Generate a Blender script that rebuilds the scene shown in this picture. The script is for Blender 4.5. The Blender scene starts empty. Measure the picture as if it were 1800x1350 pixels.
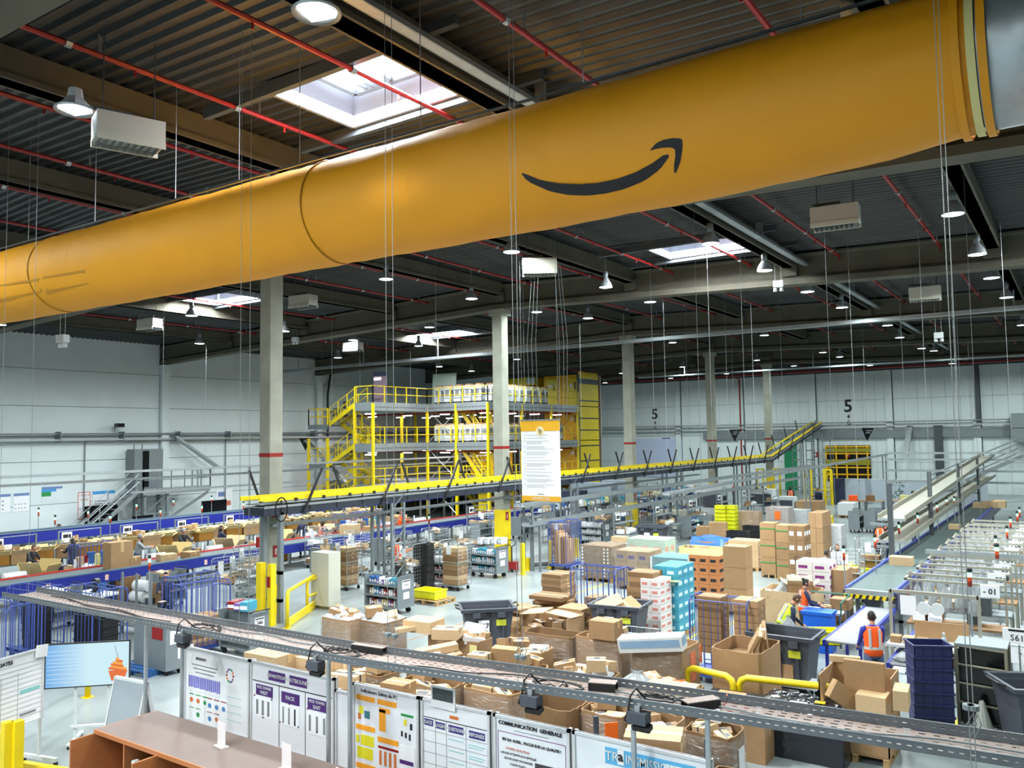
import bpy, math, random
from mathutils import Vector, Matrix
D = bpy.data
SC = bpy.context.scene
COL = SC.collection
R = math.radians
PI = math.pi
rnd = random.Random(7)

# ---------------------------------------------------------------- camera
H = 5.3
FPX, PITCH, ROLL, YAW = 1448.54, .0643270775, -.0149663279, -.604234004
FWD = Vector((math.sin(YAW) * math.cos(PITCH), math.cos(YAW) * math.cos(PITCH), math.sin(PITCH)))
_r = Vector((math.cos(YAW), -math.sin(YAW), 0))
_u = _r.cross(FWD)
RGT = _r * math.cos(ROLL) + _u * math.sin(ROLL)
UPV = -_r * math.sin(ROLL) + _u * math.cos(ROLL)
cam = D.objects.new('camera', D.cameras.new('camera'))
COL.objects.link(cam)
cam.matrix_world = Matrix((RGT, UPV, -FWD)).transposed().to_4x4()
cam.location = (0, 0, H)
cam.data.sensor_fit = 'HORIZONTAL'
cam.data.sensor_width = 36
cam.data.lens = 36 * FPX / 1800
cam.data.clip_start = .1
cam.data.clip_end = 400
SC.camera = cam

# ---------------------------------------------------------------- world and exposure
w = D.worlds.new('world')
SC.world = w
w.use_nodes = True
w.node_tree.nodes['Background'].inputs[0].default_value = (.55, .65, .8, 1)
w.node_tree.nodes['Background'].inputs[1].default_value = 1.0
SC.view_settings.view_transform = 'Standard'
SC.view_settings.look = 'None'
SC.view_settings.exposure = 0.0
SC.view_settings.gamma = 1
SC.view_settings.use_curve_mapping = False
SC.cycles.max_bounces = 5
SC.cycles.diffuse_bounces = 4
SC.cycles.glossy_bounces = 3
SC.cycles.transparent_max_bounces = 8
SC.cycles.caustics_reflective = False
SC.cycles.caustics_refractive = False
SC.cycles.use_denoising = True
SC.cycles.sample_clamp_indirect = 4
LAMP_W = 350.0      # watts of every bell lamp
SKY_W = 2300.0      # daylight through one roof light
LAMP_COL = (.86, 1.0, .98)


# ---------------------------------------------------------------- photo measuring helpers
def at(px, py, z=0.0):
    """the point at height z which the photograph shows at pixel px, py"""
    d = RGT * ((px - 900) / FPX) - UPV * ((py - 675) / FPX) + FWD
    t = (z - H) / d.z
    return d.x * t, d.y * t


def atp(px, py, X=None, Y=None):
    d = RGT * ((px - 900) / FPX) - UPV * ((py - 675) / FPX) + FWD
    t = X / d.x if X is not None else Y / d.y
    return Vector((0, 0, H)) + d * t


def reach(x, y, z, px, e):
    """how far along direction e from x, y, z the column px lies"""
    q = Vector((x, y, z - H))
    e = Vector(e)
    k = (px - 900) / FPX
    return (k * q.dot(FWD) - q.dot(RGT)) / (e.dot(RGT) - k * e.dot(FWD))


def foot(px, py, lx, rx, z, wlim=None, dlim=None):
    """near corner px, py at height z; the edges run to the columns lx (left) and rx (right): x0, x1, y0, y1"""
    x, y = at(px, py, z)
    wd = reach(x, y, z, lx, (-1, 0, 0)) if lx is not None else wlim[0]
    dp = reach(x, y, z, rx, (0, 1, 0)) if rx is not None else dlim[0]
    if wlim: wd = min(max(wd, wlim[0]), wlim[-1])
    if dlim: dp = min(max(dp, dlim[0]), dlim[-1])
    return x - wd, x, y, y + dp


# ---------------------------------------------------------------- materials
def lin(c):
    return tuple(((v / 255) / 12.92 if v / 255 <= .04045 else ((v / 255 + .055) / 1.055) ** 2.4) for v in c)


MATS = {}


def mat(name, rgb=None, rough=.6, metal=0.0, var=.0, scale=3.0, bump=0.0, bscale=40.0, emit=0.0, alpha=1.0, stretch=None, obj_var=0.0):
    if name in MATS: return MATS[name]
    m = D.materials.new(name)
    m.use_nodes = True
    nt = m.node_tree
    b = nt.nodes['Principled BSDF']
    c = lin(rgb)
    b.inputs['Base Color'].default_value = (*c, 1)
    b.inputs['Roughness'].default_value = rough
    b.inputs['Metallic'].default_value = metal
    tc = None
    if var or bump:
        tc = nt.nodes.new('ShaderNodeTexCoord')
        src = tc.outputs['Object']
        if stretch:
            mp = nt.nodes.new('ShaderNodeMapping')
            mp.inputs['Scale'].default_value = stretch
            nt.links.new(src, mp.inputs['Vector'])
            src = mp.outputs['Vector']
    if var:
        n = nt.nodes.new('ShaderNodeTexNoise')
        n.inputs['Scale'].default_value = scale
        n.inputs['Detail'].default_value = 5
        nt.links.new(src, n.inputs['Vector'])
        rp = nt.nodes.new('ShaderNodeMapRange')
        rp.inputs['From Min'].default_value = .3
        rp.inputs['From Max'].default_value = .7
        rp.inputs['To Min'].default_value = 1 - var
        rp.inputs['To Max'].default_value = 1 + var
        nt.links.new(n.outputs['Fac'], rp.inputs['Value'])
        mx = nt.nodes.new('ShaderNodeVectorMath')
        mx.operation = 'SCALE'
        mx.inputs[0].default_value = c
        nt.links.new(rp.outputs['Result'], mx.inputs['Scale'])
        last = mx.outputs[0]
        nt.links.new(last, b.inputs['Base Color'])
        if obj_var:
            oi = nt.nodes.new('ShaderNodeObjectInfo')
            r2 = nt.nodes.new('ShaderNodeMapRange')
            r2.inputs['To Min'].default_value = 1 - obj_var
            r2.inputs['To Max'].default_value = 1 + obj_var
            nt.links.new(oi.outputs['Random'], r2.inputs['Value'])
            m2 = nt.nodes.new('ShaderNodeVectorMath')
            m2.operation = 'SCALE'
            nt.links.new(last, m2.inputs[0])
            nt.links.new(r2.outputs['Result'], m2.inputs['Scale'])
            nt.links.new(m2.outputs[0], b.inputs['Base Color'])
    if bump:
        n = nt.nodes.new('ShaderNodeTexNoise')
        n.inputs['Scale'].default_value = bscale
        n.inputs['Detail'].default_value = 3
        nt.links.new(src, n.inputs['Vector'])
        bp = nt.nodes.new('ShaderNodeBump')
        bp.inputs['Strength'].default_value = bump
        bp.inputs['Distance'].default_value = .02
        nt.links.new(n.outputs['Fac'], bp.inputs['Height'])
        nt.links.new(bp.outputs['Normal'], b.inputs['Normal'])
    if emit:
        b.inputs['Base Color'].default_value = (.02, .02, .02, 1)
        b.inputs['Emission Color'].default_value = (*c, 1)
        b.inputs['Emission Strength'].default_value = emit
    if alpha < 1:
        b.inputs['Alpha'].default_value = alpha
    MATS[name] = m
    return m


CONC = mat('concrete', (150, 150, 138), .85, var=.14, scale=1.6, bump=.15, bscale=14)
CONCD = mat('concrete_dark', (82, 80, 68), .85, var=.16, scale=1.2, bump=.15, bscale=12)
DECK = mat('galvanised_deck', (52, 55, 55), .42, .4, var=.22, scale=.6, stretch=(.15, 4, 1))
WALL = mat('wall_panel_white', (214, 222, 224), .6, var=.04, scale=.8)
WALLW = mat('wall_panel_white_ribbed', (214, 222, 224), .6, var=.03, scale=.5)
JOINT = mat('joint_dark', (96, 100, 102), .8)
GALV = mat('galvanised_steel', (168, 174, 178), .38, .7, var=.1, scale=5)
STEEL = mat('painted_grey_steel', (118, 126, 130), .5, .2, var=.06, scale=4)
STEELD = mat('dark_grey_steel', (70, 76, 80), .5, .3)
BLACK = mat('black_plastic', (22, 22, 24), .5)
RUBBER = mat('rubber', (30, 30, 32), .8)
RED = mat('red_paint', (138, 18, 15), .45)
ORANGE = mat('orange_card', (242, 108, 20), .6)
YEL = mat('yellow_paint', (226, 198, 16), .42, var=.05, scale=3)
YELO = mat('yellow_orange_paint', (236, 176, 12), .5, var=.05, scale=2)
WHITE = mat('white_plastic', (206, 210, 212), .5)
PAPER = mat('white_paper', (234, 234, 238), .7)
GREY = mat('grey_plastic', (66, 70, 80), .55, var=.06, scale=5)
BLUE = mat('conveyor_blue', (22, 34, 132), .45, var=.08, scale=3)
CAGEB = mat('cage_blue', (58, 76, 146), .45)
BELT = mat('belt_green_grey', (66, 80, 78), .55, var=.08, scale=2)
BELTD = mat('belt_grey', (78, 86, 90), .6, var=.06, scale=2)
CARD = mat('cardboard', (156, 122, 86), .8, var=.06, scale=6, obj_var=.14)
CARDL = mat('cardboard_light', (190, 160, 122), .8, var=.05, scale=6, obj_var=.12)
CARDD = mat('cardboard_dark', (128, 98, 66), .85, var=.08, scale=5, obj_var=.1)
WOOD = mat('pallet_wood', (176, 142, 96), .8, var=.15, scale=8)
TAPE = mat('dark_tape', (40, 46, 60), .4)
BLIND = mat('book_blue', (40, 90, 150), .6)
CYAN = mat('cyan_card', (58, 146, 172), .6, var=.05)
TEAL = mat('teal_card', (60, 120, 132), .6)
PURPLE = mat('purple_print', (126, 40, 120), .6)
VIOLET = mat('violet_print', (74, 38, 110), .6)
INK = mat('black_ink', (22, 22, 26), .7)
INKG = mat('grey_ink', (120, 124, 130), .7)
GREEN = mat('green_print', (36, 140, 70), .6)
HIVIS = mat('hi_vis_orange', (255, 92, 20), .7)
HIVISY = mat('hi_vis_yellow', (206, 240, 40), .7)
SILV = mat('reflective_tape', (190, 194, 196), .4)
SKIN = mat('skin', (186, 132, 104), .6)
SKIND = mat('skin_brown', (110, 72, 52), .6)
HAIR = mat('hair_dark', (26, 20, 18), .7)
HAIRB = mat('hair_brown', (70, 46, 32), .7)
CBLACK = mat('cloth_black', (26, 26, 30), .85)
CGREY = mat('cloth_grey', (130, 132, 138), .85)
CBLUE = mat('cloth_blue', (44, 50, 150), .8)
CNAVY = mat('cloth_navy', (34, 40, 66), .85)
DENIM = mat('denim', (60, 74, 104), .85)
CWHITE = mat('cloth_white', (206, 206, 210), .85)
LENS = mat('lamp_lens', (240, 252, 255), .3, emit=9)
LED_G = mat('led_green', (120, 255, 190), .3, emit=5)
LED_W = mat('led_white', (235, 255, 245), .3, emit=5)
LED_R = mat('led_red_lit', (255, 60, 50), .3, emit=4)
TUBE = mat('fluorescent_tube', (255, 244, 235), .3, emit=7)
FAB = mat('duct_fabric', (222, 148, 0), .62, var=.03, scale=1.2, bump=.25, bscale=3)
FAB.node_tree.nodes['Principled BSDF'].inputs['Specular IOR Level'].default_value = .5
CREAM = mat('cream_card', (216, 206, 140), .7)
BEIGE = mat('beige_plastic', (192, 190, 176), .5)
SCREEN = mat('screen_black', (8, 8, 10), .2)


def film_mat():
    m = D.materials.new('stretch_film')
    m.use_nodes = True
    nt = m.node_tree
    nt.nodes.remove(nt.nodes['Principled BSDF'])
    out = nt.nodes['Material Output']
    tc = nt.nodes.new('ShaderNodeTexCoord')
    mp = nt.nodes.new('ShaderNodeMapping')
    mp.inputs['Scale'].default_value = (1, 1, 3)
    n = nt.nodes.new('ShaderNodeTexNoise')
    n.inputs['Scale'].default_value = 3.2
    n.inputs['Detail'].default_value = 5
    n.inputs['Distortion'].default_value = 2.2
    nt.links.new(tc.outputs['Object'], mp.inputs['Vector'])
    nt.links.new(mp.outputs['Vector'], n.inputs['Vector'])
    bp = nt.nodes.new('ShaderNodeBump')
    bp.inputs['Strength'].default_value = .9
    bp.inputs['Distance'].default_value = .05
    nt.links.new(n.outputs['Fac'], bp.inputs['Height'])
    gl_ = nt.nodes.new('ShaderNodeBsdfGlossy')
    gl_.inputs['Roughness'].default_value = .2
    nt.links.new(bp.outputs['Normal'], gl_.inputs['Normal'])
    df = nt.nodes.new('ShaderNodeBsdfDiffuse')
    df.inputs['Color'].default_value = (.6, .6, .62, 1)
    m1 = nt.nodes.new('ShaderNodeMixShader')
    m1.inputs[0].default_value = .35
    nt.links.new(gl_.outputs[0], m1.inputs[1])
    nt.links.new(df.outputs[0], m1.inputs[2])
    tr_ = nt.nodes.new('ShaderNodeBsdfTransparent')
    r = nt.nodes.new('ShaderNodeMapRange')
    r.inputs['From Min'].default_value = .35
    r.inputs['From Max'].default_value = .75
    r.inputs['To Min'].default_value = .1
    r.inputs['To Max'].default_value = .42
    nt.links.new(n.outputs['Fac'], r.inputs['Value'])
    m2 = nt.nodes.new('ShaderNodeMixShader')
    nt.links.new(r.outputs['Result'], m2.inputs[0])
    nt.links.new(tr_.outputs[0], m2.inputs[1])
    nt.links.new(m1.outputs[0], m2.inputs[2])
    nt.links.new(m2.outputs[0], out.inputs['Surface'])
    return m


FILM = film_mat()


# ---------------------------------------------------------------- mesh builder
class MB:
    def __init__(s):
        s.v, s.f, s.m, s.k = [], [], [], 0
        s.M = None

    def mat(s, k):
        s.k = k
        return s

    def add(s, vs, fs):
        n = len(s.v)
        if s.M is not None: vs = [s.M @ Vector(p) for p in vs]
        s.v += [tuple(p) for p in vs]
        s.f += [tuple(i + n for i in f) for f in fs]
        s.m += [s.k] * len(fs)
        return s

    def bx(s, x0, x1, y0, y1, z0, z1):
        return s.add([(x0, y0, z0), (x1, y0, z0), (x1, y1, z0), (x0, y1, z0), (x0, y0, z1), (x1, y0, z1), (x1, y1, z1), (x0, y1, z1)],
                     [(0, 3, 2, 1), (4, 5, 6, 7), (0, 1, 5, 4), (1, 2, 6, 5), (2, 3, 7, 6), (3, 0, 4, 7)])

    def c(s, cx, cy, cz, sx, sy, sz, rz=0, rx=0, ry=0):
        """box by its centre, turned"""
        old = s.M
        m = Matrix.Translation((cx, cy, cz)) @ Matrix.Rotation(rz, 4, 'Z') @ Matrix.Rotation(ry, 4, 'Y') @ Matrix.Rotation(rx, 4, 'X')
        s.M = m if old is None else old @ m
        s.bx(-sx / 2, sx / 2, -sy / 2, sy / 2, -sz / 2, sz / 2)
        s.M = old
        return s

    def beam(s, p, q, wy, hz):
        """a rectangular bar from p to q"""
        p, q = Vector(p), Vector(q)
        d = (q - p)
        L = d.length
        if L < 1e-6: return s
        d /= L
        side = d.cross(Vector((0, 0, 1)))
        if side.length < 1e-3: side = Vector((1, 0, 0))
        side.normalize()
        up = side.cross(d)
        a, b = side * wy / 2, up * hz / 2
        vs = [p - a - b, p + a - b, p + a + b, p - a + b, q - a - b, q + a - b, q + a + b, q - a + b]
        return s.add(vs, [(0, 3, 2, 1), (4, 5, 6, 7), (0, 1, 5, 4), (1, 2, 6, 5), (2, 3, 7, 6), (3, 0, 4, 7)])

    def tube(s, pts, r, n=6, cap=True, rr=None):
        pts = [Vector(p) for p in pts]
        vs, fs = [], []
        prev = None
        for i, p in enumerate(pts):
            d = (pts[min(i + 1, len(pts) - 1)] - pts[max(i - 1, 0)]).normalized()
            if prev is None:
                a = d.cross(Vector((0, 0, 1)))
                if a.length < 1e-3: a = d.cross(Vector((1, 0, 0)))
            else:
                a = prev - d * prev.dot(d)
            a.normalize()
            prev = a
            b = d.cross(a)
            q = rr[i] if rr else r
            vs += [p + (a * math.cos(2 * PI * j / n) + b * math.sin(2 * PI * j / n)) * q for j in range(n)]
        for i in range(len(pts) - 1):
            for j in range(n):
                fs.append((i * n + j, i * n + (j + 1) % n, (i + 1) * n + (j + 1) % n, (i + 1) * n + j))
        if cap:
            fs.append(tuple(range(n))[::-1])
            fs.append(tuple((len(pts) - 1) * n + j for j in range(n)))
        return s.add(vs, fs)

    def lathe(s, prof, n=16, cx=0, cy=0, cz=0):
        vs, fs = [], []
        for r, z in prof:
            vs += [(cx + r * math.cos(2 * PI * j / n), cy + r * math.sin(2 * PI * j / n), cz + z) for j in range(n)]
        for i in range(len(prof) - 1):
            for j in range(n):
                fs.append((i * n + j, i * n + (j + 1) % n, (i + 1) * n + (j + 1) % n, (i + 1) * n + j))
        return s.add(vs, fs)

    def disc(s, cx, cy, cz, r, n=16):
        return s.add([(cx + r * math.cos(2 * PI * j / n), cy + r * math.sin(2 * PI * j / n), cz) for j in range(n)], [tuple(range(n))])

    def prism(s, poly, e, off=(0, 0, 0)):
        """polygon (3-D points) pushed by vector e"""
        n = len(poly)
        e = Vector(e)
        vs = [Vector(p) + Vector(off) for p in poly]
        vs += [p + e for p in vs]
        return s.add(vs, [tuple(range(n))[::-1], tuple(range(n, 2 * n))] + [(i, (i + 1) % n, n + (i + 1) % n, n + i) for i in range(n)])

    def quad(s, *p):
        return s.add(p, [tuple(range(len(p)))])

    def mesh(s, name, mats, smooth=False):
        me = D.meshes.new(name)
        me.from_pydata(s.v, [], s.f)
        if not isinstance(mats, (list, tuple)): mats = [mats]
        for m in mats: me.materials.append(m)
        if len(mats) > 1: me.polygons.foreach_set('material_index', s.m)
        if smooth: me.polygons.foreach_set('use_smooth', [True] * len(s.f))
        me.update()
        return me

    def obj(s, name, mats, parent=None, smooth=False, loc=None):
        return put(name, s.mesh(name, mats, smooth), parent, loc)


def put(name, me, parent=None, loc=None, rz=0):
    o = D.objects.new(name, me)
    COL.objects.link(o)
    if parent is not None: o.parent = parent
    if loc is not None: o.location = loc
    if rz: o.rotation_euler.z = rz
    return o


def clip_label(s):
    w_ = s.replace(',', ' ,').split()
    out, n = [], 0
    for q in w_:
        if q != ',': n += 1
        if n > 16: break
        out.append(q)
    while out and out[-1] in (',', 'the', 'a', 'of', 'in', 'on', 'under', 'and', 'with', 'behind', 'to', 'from', 'beside', 'by', 'at', 'an', 'left', 'right', 'just') and n > 16: out.pop()
    return ' '.join(out).replace(' ,', ',')


def tag(o, label, cat, group=None, kind=None):
    o['label'] = clip_label(label)
    o['category'] = cat
    if group: o['group'] = group
    if kind: o['kind'] = kind
    return o


def struct(o):
    o['kind'] = 'structure'
    return o


def thing(name, label, cat, loc=(0, 0, 0), rz=0.0, group=None):
    o = D.objects.new(name, None)
    o.empty_display_size = .2
    COL.objects.link(o)
    o.location = loc
    o.rotation_euler = (0, 0, rz)
    return tag(o, label, cat, group)


KIDS = {}


def dup(root, loc, rz=0.0, label=None, group=None, sc=None):
    if root.name not in KIDS:
        KIDS[root.name] = [(c, list(c.children)) for c in root.children]
    r = root.copy()
    COL.objects.link(r)
    r.location = loc
    r.rotation_euler = (0, 0, rz)
    if sc: r.scale = sc
    if label: r['label'] = clip_label(label)
    if group: r['group'] = group
    for c, gs in KIDS[root.name]:
        k = c.copy()
        COL.objects.link(k)
        k.parent = r
        for g in gs:
            d = g.copy()
            COL.objects.link(d)
            d.parent = k
    return r


class Kind:
    """builds a thing the first time and copies it afterwards"""
    def __init__(s, make): s.make, s.proto = make, None

    def __call__(s, loc, rz, label, group=None, sc=None):
        if len(loc) == 2: loc = (loc[0], loc[1], 0)
        if s.proto is None:
            s.proto = s.make()
            s.proto.location = loc
            s.proto.rotation_euler = (0, 0, rz)
            s.proto['label'] = clip_label(label)
            if group: s.proto['group'] = group
            if sc: s.proto.scale = sc
            return s.proto
        return dup(s.proto, loc, rz, label, group, sc)


def text(body, size, loc, rot, m, parent=None, name='lettering', bold=0.0, ext=.002, sx=1.0, align='CENTER'):
    cu = D.curves.new(name, 'FONT')
    cu.body = body
    cu.size = size
    cu.extrude = ext
    cu.offset = bold
    cu.align_x = align
    cu.align_y = 'CENTER'
    cu.resolution_u = 2
    cu.materials.append(m)
    tmp = D.objects.new('tmp', cu)
    me = D.meshes.new_from_object(tmp)
    D.objects.remove(tmp)
    D.curves.remove(cu)
    me.name = name
    if not me.materials: me.materials.append(m)
    o = D.objects.new(name, me)
    COL.objects.link(o)
    o.location = loc
    o.rotation_euler = rot
    o.scale = (sx, 1, 1)
    if parent is not None: o.parent = parent
    return o


FRONT = (R(90), 0, 0)          # reads when looked at along +Y
SIDE = (R(90), 0, R(90))       # reads when looked at along -X (on a +X face)

# ================================================================ STRUCTURE
XL, XR, YN, YF = -46.0, 18.0, -10.0, 78.5
RIDGE = -20.76


def slope(x): return .033 * abs(x + RIDGE * -1)


def zdeck(x): return 12.02 - slope(x)


def floor_mat():
    m = D.materials.new('floor_concrete')
    m.use_nodes = True
    nt = m.node_tree
    b = nt.nodes['Principled BSDF']
    b.inputs['Roughness'].default_value = .32
    tc = nt.nodes.new('ShaderNodeTexCoord')
    n = nt.nodes.new('ShaderNodeTexNoise')
    n.inputs['Scale'].default_value = .5
    n.inputs['Detail'].default_value = 8
    nt.links.new(tc.outputs['Object'], n.inputs['Vector'])
    cr = nt.nodes.new('ShaderNodeValToRGB')
    cr.color_ramp.elements[0].position = .3
    cr.color_ramp.elements[1].position = .7
    cr.color_ramp.elements[0].color = (*lin((124, 132, 134)), 1)
    cr.color_ramp.elements[1].color = (*lin((148, 156, 157)), 1)
    nt.links.new(n.outputs['Fac'], cr.inputs['Fac'])
    nt.links.new(cr.outputs['Color'], b.inputs['Base Color'])
    return m


MB().bx(XL - .4, XR, YN, YF + .4, -.2, 0).obj('floor', floor_mat()).__setitem__('kind', 'structure')

# roof lights: x0, x1, y0, y1
RL = [(-11.8, -9.05, 9.5, 11.6), (-11.85, -9.0, 25.0, 27.2), (-32.6, -29.5, 21.2, 23.3), (-32.9, -29.6, 36.8, 39.0)]
RL2 = [(.6, 3.6, 25.1, 27.3), (-11.8, -9.05, -5.4, -3.2)]


def build_deck():
    mb = MB()
    xs = sorted({XL, RIDGE, XR} | {x for r in RL + RL2 for x in r[:2]})
    ys = []
    y = YN
    pitch = .28
    while y < YF:
        for dy, h in ((0, 0), (.06, 0), (.11, .07), (.23, .07)): ys.append((y + dy, h))
        y += pitch
    ys.append((YF, 0))
    nx = len(xs)
    for yy, h in ys:
        for x in xs: mb.v.append((x, yy, zdeck(x) + h))
    for j in range(len(ys) - 1):
        ym = (ys[j][0] + ys[j + 1][0]) / 2
        for i in range(nx - 1):
            xm = (xs[i] + xs[i + 1]) / 2
            if any(r[0] < xm < r[1] and r[2] < ym < r[3] for r in RL + RL2): continue
            a = j * nx + i
            mb.f.append((a, a + nx, a + nx + 1, a + 1))
            mb.m.append(0)
    o = struct(mb.obj('ceiling', DECK))
    up = MB()
    for a, b in ((XL, RIDGE), (RIDGE, XR)):      # insulation above the deck, opaque to daylight, cut round the roof lights
        cuts = sorted({a, b} | {min(max(x, a), b) for r in RL + RL2 for x in r[:2]})
        for c0, c1 in zip(cuts, cuts[1:]):
            if c1 - c0 < .01: continue
            holes = sorted((r[2], r[3]) for r in RL + RL2 if r[0] < (c0 + c1) / 2 < r[1])
            y0 = YN
            for h0, h1 in holes + [(YF, YF)]:
                up.quad((c0, y0, zdeck(c0) + .2), (c1, y0, zdeck(c1) + .2), (c1, h0, zdeck(c1) + .2), (c0, h0, zdeck(c0) + .2))
                y0 = h1
    up.obj('roof_insulation', STEELD, o)
    return o


CEIL = build_deck()
DAY = mat('roof_light_dome', (226, 238, 255), .4, emit=6.0)
for i, (x0, x1, y0, y1) in enumerate(RL + RL2):
    zc = zdeck((x0 + x1) / 2)
    root = struct(D.objects.new('window_%d' % (i + 1), None))
    COL.objects.link(root)
    root.location = ((x0 + x1) / 2, (y0 + y1) / 2, zc)
    a, b = (x1 - x0) / 2, (y1 - y0) / 2
    k = MB()
    for sx in (-1, 1): k.bx(sx * a - .04, sx * a + .04, -b, b, -.12, .65)
    for sy in (-1, 1): k.bx(-a, a, sy * b - .04, sy * b + .04, -.12, .65)
    k.obj('kerb', mat('roof_light_kerb', (140, 146, 156), .5), root)
    fr = MB()
    a2, b2 = a * .78, b * .78
    for sx in (-1, 1): fr.bx(sx * a2 - .06, sx * a2 + .06, -b2, b2, .4, .5)
    for sy in (-1, 1): fr.bx(-a2, a2, sy * b2 - .06, sy * b2 + .06, .4, .5)
    fr.bx(-a, a, -.03, .03, .56, .6)
    for q in range(5): fr.bx(-a2 + .3 + q * .16, -a2 + .4 + q * .16, b2 - .3, b2 - .05, .42, .46)
    fr.obj('window_frame', GALV, root)
    MB().bx(-a, a, -b, b, .62, .66).obj('pane', DAY, root)
    t = MB()
    for sy in (-1, 1): t.bx(-3.07, 3.07, sy * (b + .12) - .06, sy * (b + .12) + .06, -.24, -.02)
    t.obj('trimmer_beam', STEELD, root)
    ld = D.lights.new('roof_light', 'AREA')
    ld.shape = 'RECTANGLE'
    ld.size, ld.size_y = x1 - x0 - .2, y1 - y0 - .2
    ld.energy = SKY_W
    ld.color = (.92, .96, 1)
    lo = D.objects.new('roof_light', ld)
    COL.objects.link(lo)
    lo.location = (root.location.x, root.location.y, zc + .12)

# concrete purlins, parts of the ceiling
GY = [4.5 - 12.35, 4.5, 16.85, 29.2, 41.55, 53.9, 66.25]
PX = [-39.3, -33.1, -26.9, -20.6, -14.3, -8.15, -2.0, 4.2, 10.4]
for gi, y0 in enumerate(GY):
    y1 = GY[gi + 1] if gi + 1 < len(GY) else YF
    for x in PX:
        zc = zdeck(x)
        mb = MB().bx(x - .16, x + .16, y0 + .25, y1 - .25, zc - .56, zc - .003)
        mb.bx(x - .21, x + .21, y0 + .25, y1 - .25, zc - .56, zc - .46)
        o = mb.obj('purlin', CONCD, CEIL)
# rolled dark steel trims where the deck lands on the girders, black angle
gnames = ['behind the camera', 'above the near end of the duct', 'just behind the yellow duct', 'carried by the second column from the left', 'carried by the third column from the left', 'carried by the fourth column from the left', 'carried by the fifth column from the left']
for y, nm in zip(GY, gnames):
    mb = MB()
    for a, b in ((XL, RIDGE), (RIDGE, XR)):
        za, zb = 10.87 - slope(a), 10.87 - slope(b)
        h = 1.06
        prof = [(-.3, 0), (.3, 0), (.3, .2), (.12, .34), (.12, h - .1), (.3, h - .04), (.3, h), (-.3, h), (-.3, h - .04), (-.12, h - .1), (-.12, .34), (-.3, .2)]
        n = len(prof)
        vs = [(a, y + p, za + q) for p, q in prof] + [(b, y + p, zb + q) for p, q in prof]
        mb.add(vs, [tuple(range(n)), tuple(range(n, 2 * n))[::-1]] + [(i, n + i, n + (i + 1) % n, (i + 1) % n) for i in range(n)])
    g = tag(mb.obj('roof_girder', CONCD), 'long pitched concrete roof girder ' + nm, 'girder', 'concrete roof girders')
    for x in PX:                                    # stub corbels
        zc = 10.87 - slope(x)
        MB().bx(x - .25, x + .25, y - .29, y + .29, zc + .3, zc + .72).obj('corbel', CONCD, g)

# columns
cn = ['nearest and widest concrete column, cut at its top by the yellow duct', 'second concrete column from the left, lit bluish at its top, yellow foot', 'third concrete column from the left, beside the tall yellow tower',
      'fourth concrete column from the left, behind the overhead yellow conveyor', 'fifth and farthest concrete column, light glowing at its head']
for i, nm in enumerate(cn):
    y = 16.85 + 12.35 * i
    t = thing('column', nm, 'column', (RIDGE, y, 0), 0, 'concrete columns')
    s = .25
    c = .02
    pr = [(-s + c, -s), (s - c, -s), (s, -s + c), (s, s - c), (s - c, s), (-s + c, s), (-s, s - c), (-s, -s + c)]
    MB().prism([(a, b, 0) for a, b in pr], (0, 0, 10.86)).obj('shaft', CONC, t)
    e = s + .004
    MB().bx(-e, e, -e, e, 4.8, 4.92).obj('red_band', RED, t)
    MB().bx(-e, e, -e, e, 0.01, [.9, 2.2, 1.6, 2.0, 1.9][i]).obj('yellow_base', YEL, t)
    MB().bx(-.36, .36, -.34, .34, 10.6, 10.86).obj('cap', CONC, t)
    MB().bx(-.012, .012, -.012, .012, 0, .01).obj('plate', STEEL, t)
    for k in range(2):
        sg = MB().bx(e, e + .012, -.14 + k * .02, .06 + k * .02, 2.95 - k * 1.2, 3.3 - k * 1.2)
        s1 = sg.obj('fire_sign', RED, t)
        MB().bx(e + .012, e + .016, -.06 + k * .02, -.02 + k * .02, 3.02 - k * 1.2, 3.2 - k * 1.2).obj('symbol', WHITE, s1)

# walls
def vribs(m, axis, sc):
    pass


def wall_left():
    root = struct(D.objects.new('wall_left', None))
    COL.objects.link(root)
    MB().bx(XL - .3, XL - .06, YN, YF, -.1, 11.4).obj('wall_backing', JOINT, root)
    ys = [YN, 4.5, 16.85, 29.2, 41.55, 53.9, 66.25, YF]
    zs = [0, 2.05, 4.35, 7.35, 9.35, 11.4]
    for a, b in zip(ys, ys[1:]):
        for z0, z1 in zip(zs, zs[1:]):
            MB().bx(XL - .06, XL, a + .28, b - .28, z0 + .014, z1 - .014).obj('panel', WALL, root)
    for y in ys[1:-1]:
        p = MB().bx(XL - .06, XL + .28, y - .24, y + .24, 0, 10.0)
        p.bx(XL - .06, XL + .55, y - .3, y + .3, 9.5, 9.98)
        p.obj('pilaster', WALL, root)
    d = MB()
    for y in ys[1:-1]: d.bx(XL - .02, XL + .02, y + .24, y + .30, 0, 9.4)
    d.obj('joint_strip', STEELD, root)


wall_left()


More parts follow.
